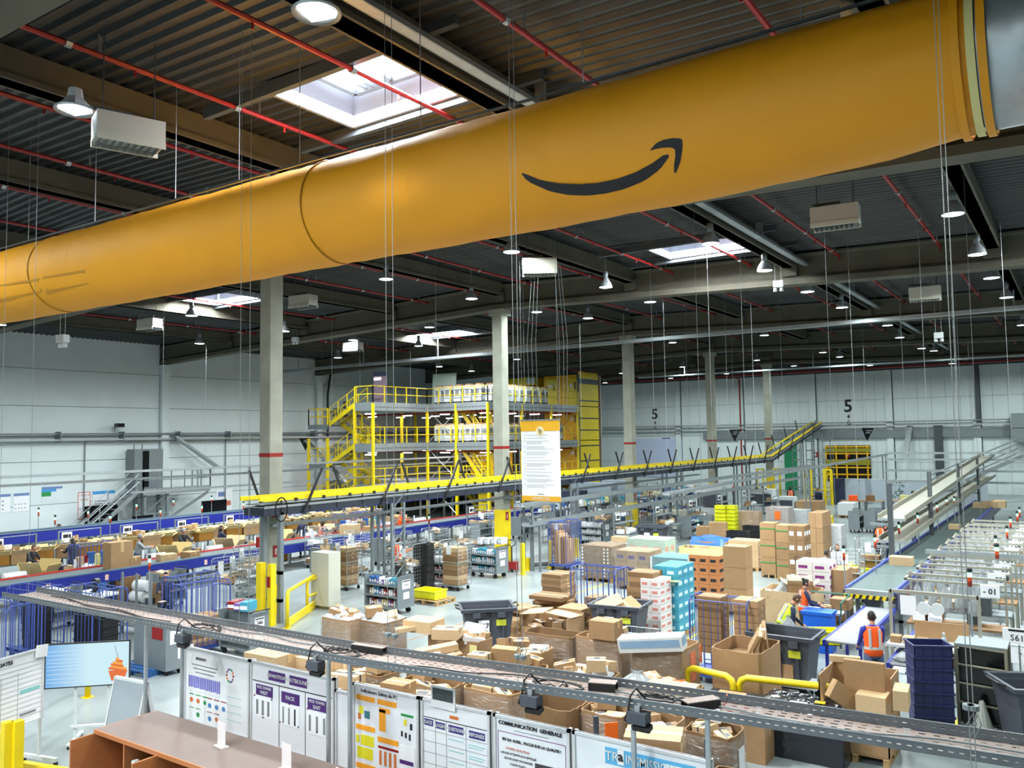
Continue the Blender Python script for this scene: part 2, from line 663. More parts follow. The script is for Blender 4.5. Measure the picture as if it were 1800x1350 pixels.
def wall_back():
    root = struct(D.objects.new('wall_back', None))
    COL.objects.link(root)
    MB().bx(XL, XR, YF + .06, YF + .3, -.1, 11.6).obj('wall_backing', JOINT, root)
    xs = [XL, -33.7, -27.2, -20.4, -13.9, -7.2, -.5, 6, 12, XR]
    zs = [0, 2.6, 5.9, 8.15, 10.9]
    for a, b in zip(xs, xs[1:]):
        for z0, z1 in zip(zs, zs[1:]):
            x = a + .12
            n = 6
            wd = (b - a - .24) / n
            for i in range(n):
                MB().bx(x + i * wd + .008, x + (i + 1) * wd - .008, YF, YF + .06, z0 + .012, z1 - .012).obj('panel', WALLW, root)
    for x in xs[1:-1]:
        MB().bx(x - .26, x + .26, YF - .24, YF + .06, 0, 10.7).obj('pilaster', WALL, root)
        MB().bx(x + .27, x + .33, YF - .04, YF + .02, 0, 10.7).obj('joint_strip', STEELD, root)
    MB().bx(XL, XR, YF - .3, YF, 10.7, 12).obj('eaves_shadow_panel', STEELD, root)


wall_back()
struct(MB().bx(XR, XR + .2, YN, YF, 0, 12).obj('wall_right', WALL))
struct(MB().bx(XL, XR, YN - .2, YN, 0, 12).obj('wall_near', WALL))

# floor markings: painted lines, lie on the floor
lines = MB()
def fl(p, q, w=.06):
    (x0, y0), (x1, y1) = p, q
    lines.beam((x0, y0, .003), (x1, y1, .003), w, .004)
fl((-14.35, 17), (-14.35, 40)); fl((-8.0, 22), (-8.0, 36)); fl((-8.7, 18.5), (-8.7, 23)); fl((-10.8, 20), (-10.8, 32))
for q in (((1677, 1275), (1790, 1295)), ((1790, 1255), (1782, 1295)), ((1680, 1275), (1690, 1255)), ((1625, 1288), (1645, 1292)), ((400, 1145), (470, 1128)), ((1200, 1095), (1235, 1085))):
    fl(at(*q[0]), at(*q[1]), .06)
struct(lines.obj('trim_1', YEL))
hz = MB()
for i in range(26): hz.c(-8.35, 18 + i * .2, .003, .09, .1, .004, rz=.5)
struct(hz.obj('trim_2', YEL))
og = MB()
og.bx(-14.9, -14.85, 14, 38, .001, .004); og.bx(-19.2, -14.9, 12.9, 12.95, .001, .004)
struct(og.obj('trim_3', mat('floor_orange', (170, 120, 84), .6)))

# ================================================================ ROOF SERVICES
pipe_x = [-3.45, -6.5, -9.55, -12.55, -15.55, -18.6, -21.7, -24.75, -27.8, -30.95, -34.0, -37.1]
pn = ['rightmost red sprinkler pipe under the roof', 'second red sprinkler pipe from the right', 'red sprinkler pipe crossing in front of the big skylight', 'red sprinkler pipe left of the big skylight, lower lit skylight side',
      'red sprinkler pipe hidden by the unit heater at left', 'red sprinkler pipe crossing the left ceiling below the heater', 'seventh red sprinkler pipe from the right', 'eighth red sprinkler pipe from the right',
      'ninth red sprinkler pipe from the right, far bays', 'red sprinkler pipe crossing the skylight left of the near column', 'eleventh red sprinkler pipe from the right, near the left wall', 'leftmost red sprinkler pipe under the roof']
for x, nm in zip(pipe_x, pn):
    z = 11.72 - slope(x)
    root = thing('sprinkler_pipe', nm, 'pipe', (x, 0, z), 0, 'red sprinkler pipes')
    MB().tube([(0, YN + .5, 0), (0, 77.5, 0)], .045, 7).obj('pipe_run', RED, root)
    k, hd = MB(), MB()
    y = 3.2
    while y < 76:
        k.tube([(0, y - .05, 0), (0, y + .05, 0)], .07, 7)
        k.bx(-.012, .012, y + .48, y + .52, .02, .38)
        hd.tube([(0, y + 1.1, -.03), (0, y + 1.1, -.14)], .02, 5)
        y += 3.09
    k.obj('coupling', GALV, root)['kind'] = 'stuff'
    hd.obj('sprinkler_head', RED, root)['kind'] = 'stuff'

# big red header along the back wall with droppers
t = thing('sprinkler_header', 'long red water pipe with droppers along the top of the back wall', 'pipe', (0, 76, 10.78))
MB().tube([(-43, 0, 0), (14, 0, 0)], .085, 8).obj('pipe_run', RED, t)
for x in (-38.2, -33.5, -29.6, -24.4, -20.6, -16.3, -12.4, -7.6, -3.6):
    MB().tube([(x, 0, 0), (x, 0, 1.0 - .7 * slope(x) - .1)], .06, 6).obj('dropper', RED, t)
MB().tube([(-27.2, 2.2, -10.7), (-27.2, 2.2, -.2), (-27.2, 0, 0)], .07, 6).obj('riser', RED, t)
p0 = atp(1787, 60, Y=8.4)
t = thing('drop_pipe', 'bright red vertical pipe at the right edge below the metal duct', 'pipe', (-.15, 9.6, 8.35))
MB().tube([(0, 0, 3), (0, 0, 1.2), (0, 0, -.55)], .05, 8).obj('pipe_run', RED, t)
MB().tube([(0, 0, -.55), (0, 0, -.6), (-.09, 0, -.62), (.09, 0, -.62)], .03, 6).obj('sprinkler_head', RED, t)

# galvanised rail (high cable tray) along X
t = thing('cable_tray', 'long bright galvanised tray high up crossing behind the second column', 'cable tray', (0, 38, 10.02))
tr = MB()
tr.bx(-45.9, 14, -.16, .16, 0, .02); tr.bx(-45.9, 14, -.17, -.15, 0, .16); tr.bx(-45.9, 14, .15, .17, 0, .16)
tr.obj('tray', GALV, t)
for x in (-44, -37.8, -31.6, -25.4, -19.2, -13, -8.3, -2, 4):
    MB().tube([(x, 0, .1), (x, 0, 1.6 - slope(x))], .03, 5).obj('hanger_rod', GALV, t)
t = thing('cable_tray', 'thin grey tray below the far girders, behind the bright high tray', 'cable tray', (0, 62, 10.0))
MB().bx(-30, 14, -.14, .14, 0, .1).obj('tray', GALV, t)
for x in (-26, -16, -6, 4): MB().tube([(x, 0, .1), (x, 0, 1.2)], .03, 5).obj('hanger_rod', GALV, t)
for (x, y) in ((-8.6, 0), ):
    t = thing('cable_tray', 'conduit rack fixed along the purlin above the white skylight', 'cable tray', (-8.15 + .55, 5, 11.05))
    MB().bx(-.1, .1, 0, 72, 0, .03).bx(-.11, -.09, 0, 72, 0, .08).bx(.09, .11, 0, 72, 0, .08).obj('tray', GALV, t)
    for i in range(12): MB().bx(-.1, .1, 1 + i * 6, 1.06 + i * 6, -.02, .5).obj('bracket', GALV, t)


# bell lamps
def mk_lamp():
    t = thing('bell_lamp', 'x', 'lamp')
    MB().lathe([(.0, .44), (.085, .44), (.09, .3), (.075, .18), (.0, .18)], 14).obj('gear_housing', STEEL, t, True)
    MB().lathe([(.075, .2), (.11, .16), (.2, .03), (.24, -.1), (.245, -.12), (.235, -.12), (.19, .03), (.1, .15)], 20).obj('reflector', mat('lamp_reflector', (176, 182, 188), .3, .5), t, True)
    MB().disc(0, 0, -.115, .236, 20).obj('lens', LENS, t)
    MB().tube([(0, 0, .44), (0, 0, 1.06)], .012, 5).bx(-.05, .05, -.02, .02, 1.0, 1.06).obj('hook', STEEL, t)
    return t


lamp = Kind(mk_lamp)


def light_at(x, y, z):
    if 'bell' not in D.lights:
        ld = D.lights.new('bell', 'AREA')
        ld.shape = 'DISK'
        ld.size = .45
        ld.energy = LAMP_W
        ld.color = LAMP_COL
        ld.spread = R(172)
    lo = D.objects.new('lamp_light', D.lights['bell'])
    COL.objects.link(lo)
    lo.location = (x, y, z - .14)


LX = [-37, -31, -25.9, -19.6, -13.8, -8.0, -2.2]
LY = [11.4, 16.2, 21, 25.9, 30.5, 35.4, 44.5, 50, 56.8, 61.5, 70.6]
ROWS = {-37: 'first row from the left wall', -31: 'second row from the left wall', -25.9: 'row left of the columns', -19.6: 'row over the columns', -13.8: 'row right of the columns', -8.0: 'second row right of the columns', -2.2: 'rightmost row'}
seen = [(-30.2, 20.4), (-2.2, 21), (-2.2, 26.3), (-2.1, 35.6), (-8, 21.1), (-8, 25.7), (-7.9, 35.4), (-8, 30.6), (-2.2, 30.7), (-7.5, 42.8), (-2.1, 45.6), (-19.5, 20.7), (-19.7, 25.8), (-13.2, 19.2),
        (-19.6, 30.4), (-13.8, 26), (-14, 30.1), (-18.7, 33.4), (-25.8, 30.4), (-30.6, 35.1), (-31.2, 30.6), (-36.9, 25.4), (-31.1, 26), (-37.2, 35.2), (-31, 45.5), (-37.5, 49), (-36.9, 44.5), (-8, 56.5),
        (-7.6, 58.6), (-14, 56.8), (-13.9, 61), (-20, 61.6), (-26, 71.5), (-19.3, 68.8), (-26, 61.6), (-13.8, 70.6), (-31.5, 61.8), (-37.1, 69.3), (-31.1, 70.9), (-8, 16), (-2.2, 10.8), (-25.9, 21), (-37, 16), (-31, 15), (-8, 71), (-2.2, 66), (-2.2, 73), (-8, 49)]  # the last few lamps are extras, added to brighten the back wall
rank = {}
ORD = ['', 'nearest', 'second by distance', 'third by distance', 'fourth by distance', 'fifth by distance', 'sixth by distance', 'seventh by distance', 'eighth by distance', 'ninth by distance', 'tenth by distance', 'eleventh by distance', 'twelfth by distance']
for x, y in sorted(seen, key=lambda q: q[1]):
    row = min(LX, key=lambda a: abs(a - x))
    rank[row] = rank.get(row, 0) + 1
    z = 10.95 - slope(x)
    lamp((x, y, z), 0, 'bell lamp %s in the %s' % (ORD[rank[row]], ROWS[row]), 'bell lamps under the roof')
    light_at(x, y, z)
for x, y in [(4, 13), (4, 22), (4, 32), (4, 44), (4, 56), (4, 68), (-2.2, 0), (-14, 0), (-26, 2), (-14, 44.5), (-20, 46), (11, 18), (11, 30), (-20, 5), (-14, 2), (-8, 1), (-26, 5), (-33, 5), (-39, 6), (-7, -4), (-16, -4)]:
    z = 10.95 - slope(x)
    dup(lamp.proto, (x, y, z), 0, 'bell lamp beyond the edges of the picture', 'bell lamps out of view')
    light_at(x, y, z)


# square flood lamps, upper left
def mk_flood():
    t = thing('flood_lamp', 'x', 'lamp')
    MB().lathe([(.0, .3), (.1, .3), (.12, .16), (.27, 0), (.3, -.02), (.0, -.02)], 8).obj('housing', WHITE, t)
    MB().bx(-.17, .17, -.17, .17, -.05, -.02).obj('lens', LENS, t)
    MB().lathe([(.24, -.02), (.3, -.06), (.31, -.03)], 20).obj('rim', GALV, t, True)
    return t


flood = Kind(mk_flood)
for x, y, nm in ((-7.55, 6.8, 'bright square flood lamp above the skylight at the top edge'), (-12.9, 6.6, 'bright square flood lamp left of the white unit heater')):
    flood((x, y, 10.62), .3, nm)
    fd = D.lights.get('flood')
    if fd is None:
        fd = D.lights.new('flood', 'AREA')
        fd.shape, fd.size, fd.energy, fd.color, fd.spread = 'SQUARE', .34, 90, (1, .97, .95), R(75)
    fo = D.objects.new('flood_light', fd)
    COL.objects.link(fo)
    fo.location = (x, y, 10.55)


# unit heaters
def mk_heater():
    t = thing('unit_heater', 'x', 'heater')
    MB().bx(-.5, .5, -.24, .24, -.18, .2).obj('casing', mat('heater_casing', (190, 186, 176), .5), t)
    MB().bx(-.505, -.5, -.2, .2, -.14, .18).obj('end_panel', WHITE, t)
    g = MB()
    for i in range(9): g.c(-.42 + i * .105, 0, -.22, .02, .46, .09, ry=.5)
    g.obj('grille', STEELD, t)
    MB().bx(-.5, .5, -.27, -.24, -.26, -.16).bx(-.5, .5, .24, .27, -.26, -.16).obj('lip', BEIGE, t)
    b = MB()
    for x in (-.38, .38): b.bx(x - .015, x + .015, -.2, .2, .2, .23).tube([(x, 0, .22), (x, 0, 1.62)], .012, 5)
    b.bx(-.5, .1, .1, .14, .3, .36)
    b.obj('bracket', STEELD, t)
    return t


heater = Kind(mk_heater)
for x, y, z, rz, nm in ((-12.3, 7.15, 10.25, 1.25, 'beige unit heater with a bright white end, upper left'), (-12.9, 20.2, 10.3, .6, 'unit heater with a glowing white end beside the hanging wires'), (-4.3, 19, 10.1, .1, 'white unit heater below the duct at right'),
                        (-31.6, 19.4, 10.2, .1, 'grey unit heater left of the near column under the duct'), (-23.6, 20.6, 10.45, .1, 'unit heater just right of the near column'), (-4.3, 31.7, 10.1, .1, 'white unit heater under the far girder at right'),
                        (-31.5, 30.9, 10.2, .1, 'small unit heater above the yellow stair tower')):
    heater((x, y, z), rz, nm, 'unit heaters under the roof')


# small bracket boxes with spot heads on strings
def mk_rig():
    t = thing('camera_rig', 'x', 'camera')
    MB().bx(-.16, .16, -.1, .1, -.1, .12).obj('junction_box', WHITE, t)
    MB().lathe([(0, .0), (.06, 0), (.07, -.12), (0, -.12)], 10, -.1, 0, -.12).lathe([(0, .0), (.06, 0), (.07, -.12), (0, -.12)], 10, .1, 0, -.12).obj('spot_head', WHITE, t, True)
    MB().tube([(-.1, 0, .1), (-.1, 0, 2.9)], .008, 5).tube([(.1, 0, .1), (.1, 0, 2.9)], .008, 5).obj('hanger_rod', GALV, t)
    return t


rig = Kind(mk_rig)
for px, py, Y, nm in ((1368, 500, 28.3, 'white junction box with two spot heads on the girder at right'), (519, 597, 28.4, 'white junction box hanging right of the near column'), (110, 596, 12.0, 'bracket with clamps hanging under the duct at left'),
                      (1650, 590, 36, 'white cross bracket hanging below the bright tray at right')):
    p = atp(px, py, Y=Y)
    rig(p, .2, nm)

# ================================================================ YELLOW DUCT
DCY = 8.9
dpts = [(-27, 8.97, .80), (-21, 8.93, .80), (-15, 8.87, .80), (-9.4, 8.83, .797), (-5.5, 8.79, .79), (-3.7, 8.79, .785), (-2.2, 8.80, .765), (-1.2, 8.83, .735), (-.66, 8.86, .70)]


def duct_at(x):
    for a, b in zip(dpts, dpts[1:]):
        if x <= b[0]:
            t = max(0, (x - a[0]) / (b[0] - a[0]))
            return a[1] + (b[1] - a[1]) * t, a[2] + (b[2] - a[2]) * t
    return dpts[-1][1:]


duct = thing('fabric_duct', 'huge yellow fabric air duct crossing the picture under the roof', 'duct', (-12, DCY, 8.83))
mb = MB()
N = 48
xs = [-27 + i * .3 for i in range(88)] + [-.66]
for i, x in enumerate(xs):
    z, r = duct_at(x)
    seam = min(abs(x + 9.35), abs(x + 17.6), abs(x + 1.0)) < .2
    for j in range(N):
        a = 2 * PI * j / N
        q = r + .006 * math.sin(3.1 * x + 5 * a) + .004 * math.sin(7.7 * x + 9 * a) + (.012 * math.sin(14 * a) * max(0, (x + 3.0) / 3))
        if seam: q -= .012
        yy, zz = q * math.cos(a), q * math.sin(a)
        if zz > r * .985: zz = r * .985 + .02
        mb.v.append((x + 12, yy, zz + z - 8.83))
for i in range(len(xs) - 1):
    for j in range(N):
        mb.f.append((i * N + j, i * N + (j + 1) % N, (i + 1) * N + (j + 1) % N, (i + 1) * N + j))
        mb.m.append(0)
mb.obj('fabric_tube', FAB, duct, True)


def duct_hit(px, py, off=.008):
    d = RGT * ((px - 900) / FPX) - UPV * ((py - 675) / FPX) + FWD
    x = -8.0
    for _ in range(8):
        cz, r = duct_at(x)
        r += off
        oy, oz = -DCY, H - cz
        a, b, c = d.y ** 2 + d.z ** 2, 2 * (oy * d.y + oz * d.z), oy * oy + oz * oz - r * r
        disc = max(b * b - 4 * a * c, 0)
        t = (-b - math.sqrt(disc)) / (2 * a)
        x = d.x * t
    return Vector((x + 12, d.y * t - DCY, H + d.z * t - 8.83))


def strip(up, lo, n=26):
    def samp(pts, t):
        L = [0]
        for a, b in zip(pts, pts[1:]): L.append(L[-1] + math.dist(a, b))
        s = t * L[-1]
        for k in range(len(pts) - 1):
            if s <= L[k + 1] or k == len(pts) - 2:
                u = (s - L[k]) / max(L[k + 1] - L[k], 1e-6)
                return pts[k][0] + (pts[k + 1][0] - pts[k][0]) * u, pts[k][1] + (pts[k + 1][1] - pts[k][1]) * u
    m = MB()
    for i in range(n + 1):
        a, b = samp(up, i / n), samp(lo, i / n)
        for k in range(4):
            u = k / 3
            m.v.append(tuple(duct_hit(a[0] + (b[0] - a[0]) * u, a[1] + (b[1] - a[1]) * u)))
    for i in range(n):
        for k in range(3):
            m.f.append((i * 4 + k, i * 4 + k + 1, i * 4 + 5 + k, i * 4 + 4 + k))
            m.m.append(0)
    return m


sm = strip([(917, 304), (921, 304.5), (950, 316.7), (983, 322.5), (1017, 324), (1050, 321.7), (1083, 315), (1117, 303), (1147, 286.7), (1167, 271.7), (1174, 271)],
           [(917, 306), (924, 315), (933, 321.7), (967, 336.7), (1000, 343), (1033, 344), (1067, 340), (1100, 331.7), (1133, 318), (1160, 298), (1176, 276)])
sm.obj('printed_smile', INK, duct)
ar = strip([(1142.7, 264), (1153, 251.7), (1167, 245.5), (1183, 242.7), (1197, 243.3), (1199.5, 247), (1200, 260), (1196, 284), (1189, 303)],
           [(1143.5, 265), (1150, 262.5), (1163, 259.7), (1178, 259), (1184.5, 261), (1186.5, 264), (1187, 275), (1184.5, 290), (1185, 304)])
ar.obj('printed_arrowhead', INK, duct)
# air vents printed as darker frames, seams
for q in (((75, 487), (150, 474), (156, 499), (81, 517)), ((-8, 502), (69, 489), (74, 513), (-8, 532))):
    fr = MB()
    for k in range(4):
        a, b = q[k], q[(k + 1) % 4]
        cx, cy = sum(p[0] for p in q) / 4, sum(p[1] for p in q) / 4
        inn = lambda p: (p[0] + (cx - p[0]) * (.07 if k % 2 == 0 else .07), p[1] + (cy - p[1]) * .25)
        fr.quad(*[duct_hit(*p) for p in (a, b, inn(b), inn(a))])
    fr.obj('air_vent', mat('vent_print', (176, 120, 10), .7), duct)
for x in (-9.35, -17.6):
    z, r = duct_at(x)
    pts = [(x + 12, (r + .004) * math.cos(a), (r + .004) * math.sin(a) + z - 8.83) for a in [R(95 + i * 8) for i in range(24)]]
    MB().tube(pts, .012, 5).obj('zip_seam', mat('seam', (170, 120, 10), .6), duct)
z, r = duct_at(-.7)
for x, rr, m in ((-.78, r + .05, FAB), (-.66, r + .03, CREAM), (-.57, r + .05, FAB)):
    ring = MB()
    for i in range(40):
        a = 2 * PI * i / 40
        for dx in (-.035, .035): ring.v.append((x + dx + 12, rr * math.cos(a), rr * math.sin(a) + z - 8.83))
    for i in range(40):
        j = (i + 1) % 40
        ring.f.append((2 * i, 2 * j, 2 * j + 1, 2 * i + 1))
        ring.m.append(0)
    ring.obj('cuff', m, duct, True)
rl = MB()
for (a, za, ra), (b, zb, rb) in zip(dpts, dpts[1:]):
    rl.beam((a + 12, -.33, za + ra * .93 - 8.83 + .05), (b + 12, -.33, zb + rb * .93 - 8.83 + .05), .03, .03)
rl.obj('hanging_rail', STEELD, duct)
for x in (-24, -21.3, -18.6, -15.9, -13.2, -11.4, -9.9, -7.4, -4.8, -2.2):
    z, r = duct_at(x)
    MB().tube([(x + 12, -.33, z + r * .93 - 8.78), (x + 12, -.33, zdeck(x) - 8.83)], .008, 5).obj('hanging_wire', GALV, duct)
md = thing('metal_duct', 'round galvanised sheet metal duct feeding the yellow fabric duct', 'duct', (0, DCY, 8.86))
pr = [(.70, -.62), (.70, -.2), (.715, -.19), (.715, -.15), (.70, -.14), (.70, .1), (.73, .11), (.73, .16), (.70, .17), (.80, .9), (.95, 2.4), (.95, 6)]
mb = MB()
for r, x in pr:
    mb.v += [(x, r * math.cos(2 * PI * j / 40), r * math.sin(2 * PI * j / 40)) for j in range(40)]
for i in range(len(pr) - 1):
    for j in range(40):
        mb.f.append((i * 40 + j, i * 40 + (j + 1) % 40, (i + 1) * 40 + (j + 1) % 40, (i + 1) * 40 + j))
        mb.m.append(0)
mb.obj('duct_shell', GALV, md, True)
for x in (-.17, .14):
    MB().tube([(x, .74 * math.cos(2 * PI * j / 32), .74 * math.sin(2 * PI * j / 32)) for j in range(33)], .018, 5).obj('flange', STEELD, md)

# ================================================================ WIRES
wpx = [(22, 'leftmost steel wire hanging in front of the duct'), (73, 'second steel wire from the left edge'), (427, 'left wire of the pair left of the near column'), (443, 'right wire of the pair left of the near column'),
       (676, 'left wire of the pair hanging past the duct beside the skylight'), (688, 'right wire of the pair hanging past the duct beside the skylight'), (893, 'left wire of the middle pair hanging beside the smile'), (901, 'right wire of the middle pair hanging beside the smile'),
       (1641, 'left wire of the pair near the cuff of the duct'), (1649, 'right wire of the pair near the cuff of the duct')]
for px, nm in wpx:
    p = atp(px, 2, Y=7.75)
    z1 = min(12, zdeck(p.x))
    t = thing('suspension_wire', nm, 'wire', (p.x, 7.75, 2.5), 0, 'steel wires holding the cable tray')
    MB().tube([(0, 0, 0), (0, 0, z1 - 2.5)], .0042, 5).obj('strand', mat('wire_grey', (150, 150, 150), .4, .5), t)
    if 600 < px: MB().lathe([(0, -.02), (.045, -.02), (.045, .02), (0, .02)], 12, 0, 0, .35 if px < 1600 else .55).tube([(0, 0, .3), (.05, 0, .42), (.03, 0, .5), (-.02, 0, .4)], .005, 4).obj('cable_clamp', STEEL, t)
thin = [288, 363, 566, 583, 632, 720, 765, 918, 1016, 1142, 1163, 1201, 1221, 1242, 1270, 1300, 1316, 1366, 1450, 1490, 1577, 1615, 1668, 1675, 1700, 1760]
for k, px in enumerate(thin):
    Y = [20, 26, 34, 24, 30, 38][k % 6]
    top = atp(px, 430 if px > 500 else 560, Y=Y)
    t = thing('hanging_wire', 'thin faint wire dropping from the roof into the hall', 'wire', (top.x, Y, 3.2 + (k % 3)), 0, 'thin wires over the hall')
    MB().tube([(0, 0, 0), (0, 0, zdeck(top.x) - 3.2 - (k % 3))], .003 + Y * .00007, 4).obj('strand', mat('wire_thin', (120, 124, 126), .5, .3), t)
t = thing('loop_wire_bundle', 'bunch of white cords looping from the glowing unit heater to the banner', 'wire', (-12.5, 20, 5.8), 0)
for dx, dz in ((-.75, 4.4), (-.6, 4.5), (-.45, 4.4), (.35, 4.4), (.5, 4.5), (.62, 4.4)):
    MB().tube([(dx * .9, 0, 0), (dx, 0, 2.2), (dx * .7, 0, dz)], .0045, 4).obj('strand', STEEL, t)

# ================================================================ HANGING BANNER
t = thing('banner', 'white hanging banner with mustard header and rows of small text', 'banner', (-12.85, 20, 3.46))
bw, bh = .66, 2.3
MB().bx(-bw, bw, 0, .006, .1, bh).obj('cloth', mat('banner_white', (226, 228, 232), .7), t)
MB().bx(-bw, bw, -.006, 0, bh - .3, bh).obj('mustard_band', mat('mustard', (214, 160, 30), .7), t)
MB().bx(-bw, bw, -.006, 0, 0, .14).obj('mustard_band', MATS['mustard'], t)
MB().bx(-bw - .02, bw + .02, -.015, .015, bh, bh + .04).obj('top_rod', STEEL, t)
for sx in (-.62, .62): MB().tube([(sx, 0, bh + .03), (sx, 0, 8.25)], .004, 4).obj('cord', STEEL, t)
lg = MB([]) if False else MB()
lg.add([(.0 + .14 * math.cos(a), -.012, bh - .3 + .14 * math.sin(a)) for a in [2 * PI * i / 20 for i in range(20)]], [tuple(range(20))])
lo = lg.obj('emblem', mat('emblem_cream', (226, 210, 160), .7), t)
em = MB()
for cx, cz in ((-.03, .04), (.04, 0), (0, -.05)):
    pts = [(cx + .035 * math.cos(a), -.016, bh - .3 + cz + .035 * math.sin(a)) for a in [2 * PI * i / 10 for i in range(11)]]
    em.tube(pts, .007, 4)
em.obj('emblem_rings', INK, lo)
ln = MB()
r2 = random.Random(3)
z = bh - .42
k = 0
while z > .3:
    blk = r2.choice((1, 1, 2, 3))
    for i in range(blk):
        ln.bx(-.56, -.52, -.003, 0, z, z + .02) if i == 0 else None
        ln.bx(-.48, -.48 + r2.uniform(.55, .98) * .95, -.003, 0, z, z + .01)
        z -= .036
    z -= .05
ln.obj('printed_text', mat('text_grey', (150, 154, 160), .7), t)['kind'] = 'stuff'
text('NUMEROTEZ', .1, (0, -.01, .07), FRONT, WHITE, t)
text('amazon', .07, (0, -.01, .2), FRONT, INKG, t)

# hanging triangular signs
for (x, y, z, s, nm) in ((-44.4, 39.0, 5.45, .0, 'black triangular hanging sign left of the yellow stair tower'), (-17.8, 50, 5.56, 0, 'black triangular hanging sign between the fourth and fifth columns'), (-10.1, 50, 5.52, 0, 'black triangular hanging sign right of the inclined conveyor end')):
    t = thing('hanging_sign', nm, 'sign', (x, y, z))
    k = .95 if x < -40 else .8
    for a in (0, 120, 240):
        b = a + 120
        c0, c1 = (k * .5 * math.cos(R(a)), k * .5 * math.sin(R(a)), 0), (k * .5 * math.cos(R(b)), k * .5 * math.sin(R(b)), 0)
        MB().quad(c0, c1, (0, 0, -k * .95)).obj('sign_face', SCREEN, t)
    MB().quad(*[(k * .5 * math.cos(R(a)), k * .5 * math.sin(R(a)), 0) for a in (0, 120, 240)]).obj('sign_top', SCREEN, t)
    MB().tube([(0, 0, 0), (0, 0, zdeck(x) - z)], .008, 4).obj('wire', GALV, t)
    for i, wd in enumerate((.3, .2)):
        m = MB()
        m.M = Matrix.Translation((.1 * k, -.24 * k, -.16 - i * .12)) @ Matrix.Rotation(R(-30 + 0), 4, 'Z')
        m.bx(-wd, wd, -.03, -.02, -.03, .03).obj('lettering', INKG, t)

# wall numbers
def wallnum(x, z, k, nm, six=True, side=False):
    t = thing('wall_number', nm, 'sign', (x, YF - .02, z) if not side else (XL + .02, x, z), 0 if not side else R(90), 'painted bay numbers')
    rr = (R(90), 0, 0)
    text('5', 1.75 * k, (0, 0, 0), rr, INK, t, 'digit', .03)
    m = MB()
    m.add([(-.16 * k, -.01, -.98 * k), (0, -.01, -1.2 * k), (.16 * k, -.01, -.98 * k), (.05 * k, -.01, -.95 * k), (.05 * k, -.01, -.78 * k), (-.05 * k, -.01, -.78 * k), (-.05 * k, -.01, -.95 * k)], [(0, 1, 2, 3, 6), (3, 4, 5, 6)])
    m.obj('arrow', INK, t)
    if six: text('6', .8 * k, (0, 0, -1.62 * k), rr, INK, t, 'digit')


wallnum(-36.3, 7.4, .85, 'big black 5, arrow and 6 on the back wall beside the yellow tower')
wallnum(-17.33, 7.6, .9, 'big black 5, arrow and 6 on the back wall above the yellow opening')
wallnum(44.35, 7.55, .9, 'big black 5 with arrow painted on the left wall behind the yellow stairs', False, True)

# ================================================================ TRAYS, PIPES AND THINGS ON THE WALLS
t = thing('wall_cable_tray', 'grey cable tray with ducting running along the left wall', 'cable tray', (XL + .35, 0, 5.45))
MB().bx(-.16, .2, YN, 66, 0, .03).bx(-.17, -.15, YN, 66, 0, .1).bx(.19, .21, YN, 66, 0, .1).obj('tray', GALV, t)
MB().tube([(.05, YN, .38), (.05, 66, .38)], .05, 6).tube([(-.1, YN, .28), (-.1, 66, .28)], .03, 5).obj('conduit', GALV, t)
b = MB()
for i in range(19): b.bx(-.34, .22, -6 + i * 3.6, -5.94 + i * 3.6, -.06, .5)
b.obj('bracket', STEEL, t)
t = thing('wall_cable_tray', 'grey cable tray and pipes running along the back wall', 'cable tray', (0, YF - .35, 5.75))
MB().bx(-45, 13, -.2, .1, 0, .04).bx(-45, 13, -.21, -.19, 0, .12).obj('tray', GALV, t)
MB().tube([(-45, -.05, .4), (13, -.05, .4)], .05, 6).tube([(-45, -.05, -.3), (13, -.05, -.3)], .04, 6).obj('conduit', GALV, t)
MB().bx(-31, 13, -.02, .3, -1.0, -.35).obj('soffit_panel', STEEL, t)
for x, nm in ((XL + .1, 'left'),):
    for y, lab in ((24.4, 'thin vertical conduit on the left wall behind the posters'), (33.6, 'vertical conduit on the left wall right of the steel platform')):
        t = thing('wall_conduit', lab, 'pipe', (x, y, 0))
        MB().tube([(0, 0, .5), (0, 0, 5.4), (.2, 0, 5.5)], .035, 6).obj('pipe_run', STEEL, t)
t = thing('black_downpipe', 'black cable bundle running down beside the third wall pilaster', 'pipe', (XL + .35, 42.2, 5.2))
MB().tube([(0, .3, 5.0), (.05, .1, 4.3), (0, 0, 3.4), (0, 0, 0)], .09, 6).obj('pipe_run', BLACK, t)
for x, y0, nm in ((-7.1, YF - .25, 'black vertical duct on the back wall right of the pilaster'), (-10.1, YF - .3, 'dark riser duct on the back wall reaching the floor')):
    t = thing('dark_duct', nm, 'duct', (x, y0, 0))
    (MB().bx(-.18, .18, -.1, .1, 5.9, 10.7) if x > -8 else MB().bx(-.32, .32, -.15, .15, 1.2, 5.8)).obj('duct_shell', STEELD, t)
t = thing('wall_cabinet', 'large grey cabinet high on the back wall at the right edge', 'cabinet', (-3.3, YF - .9, 4.3))
MB().bx(-1.4, 1.6, -.6, .6, 0, 2.3).obj('body', STEEL, t)
MB().bx(-1.38, 1.58, -.62, -.6, 1.1, 1.16).obj('joint', STEELD, t)
t = thing('sloping_tray', 'short wide sloping cable chute hanging on the back wall', 'cable tray', (-12.6, YF - 1.2, 2.6))
MB().beam((0, 0, .6), (.35, .9, 3.2), .5, .1).obj('tray', GALV, t)
t = thing('wall_flood_light', 'small black floodlight on a bracket above the left wall tray', 'lamp', (XL + .5, 26.0, 6.0))
MB().bx(-.1, .3, -.1, .3, .2, .42).obj('head', SCREEN, t)
MB().tube([(-.2, 0, -.1), (-.2, 0, .3), (0, .05, .32)], .03, 5).obj('arm', STEEL, t)
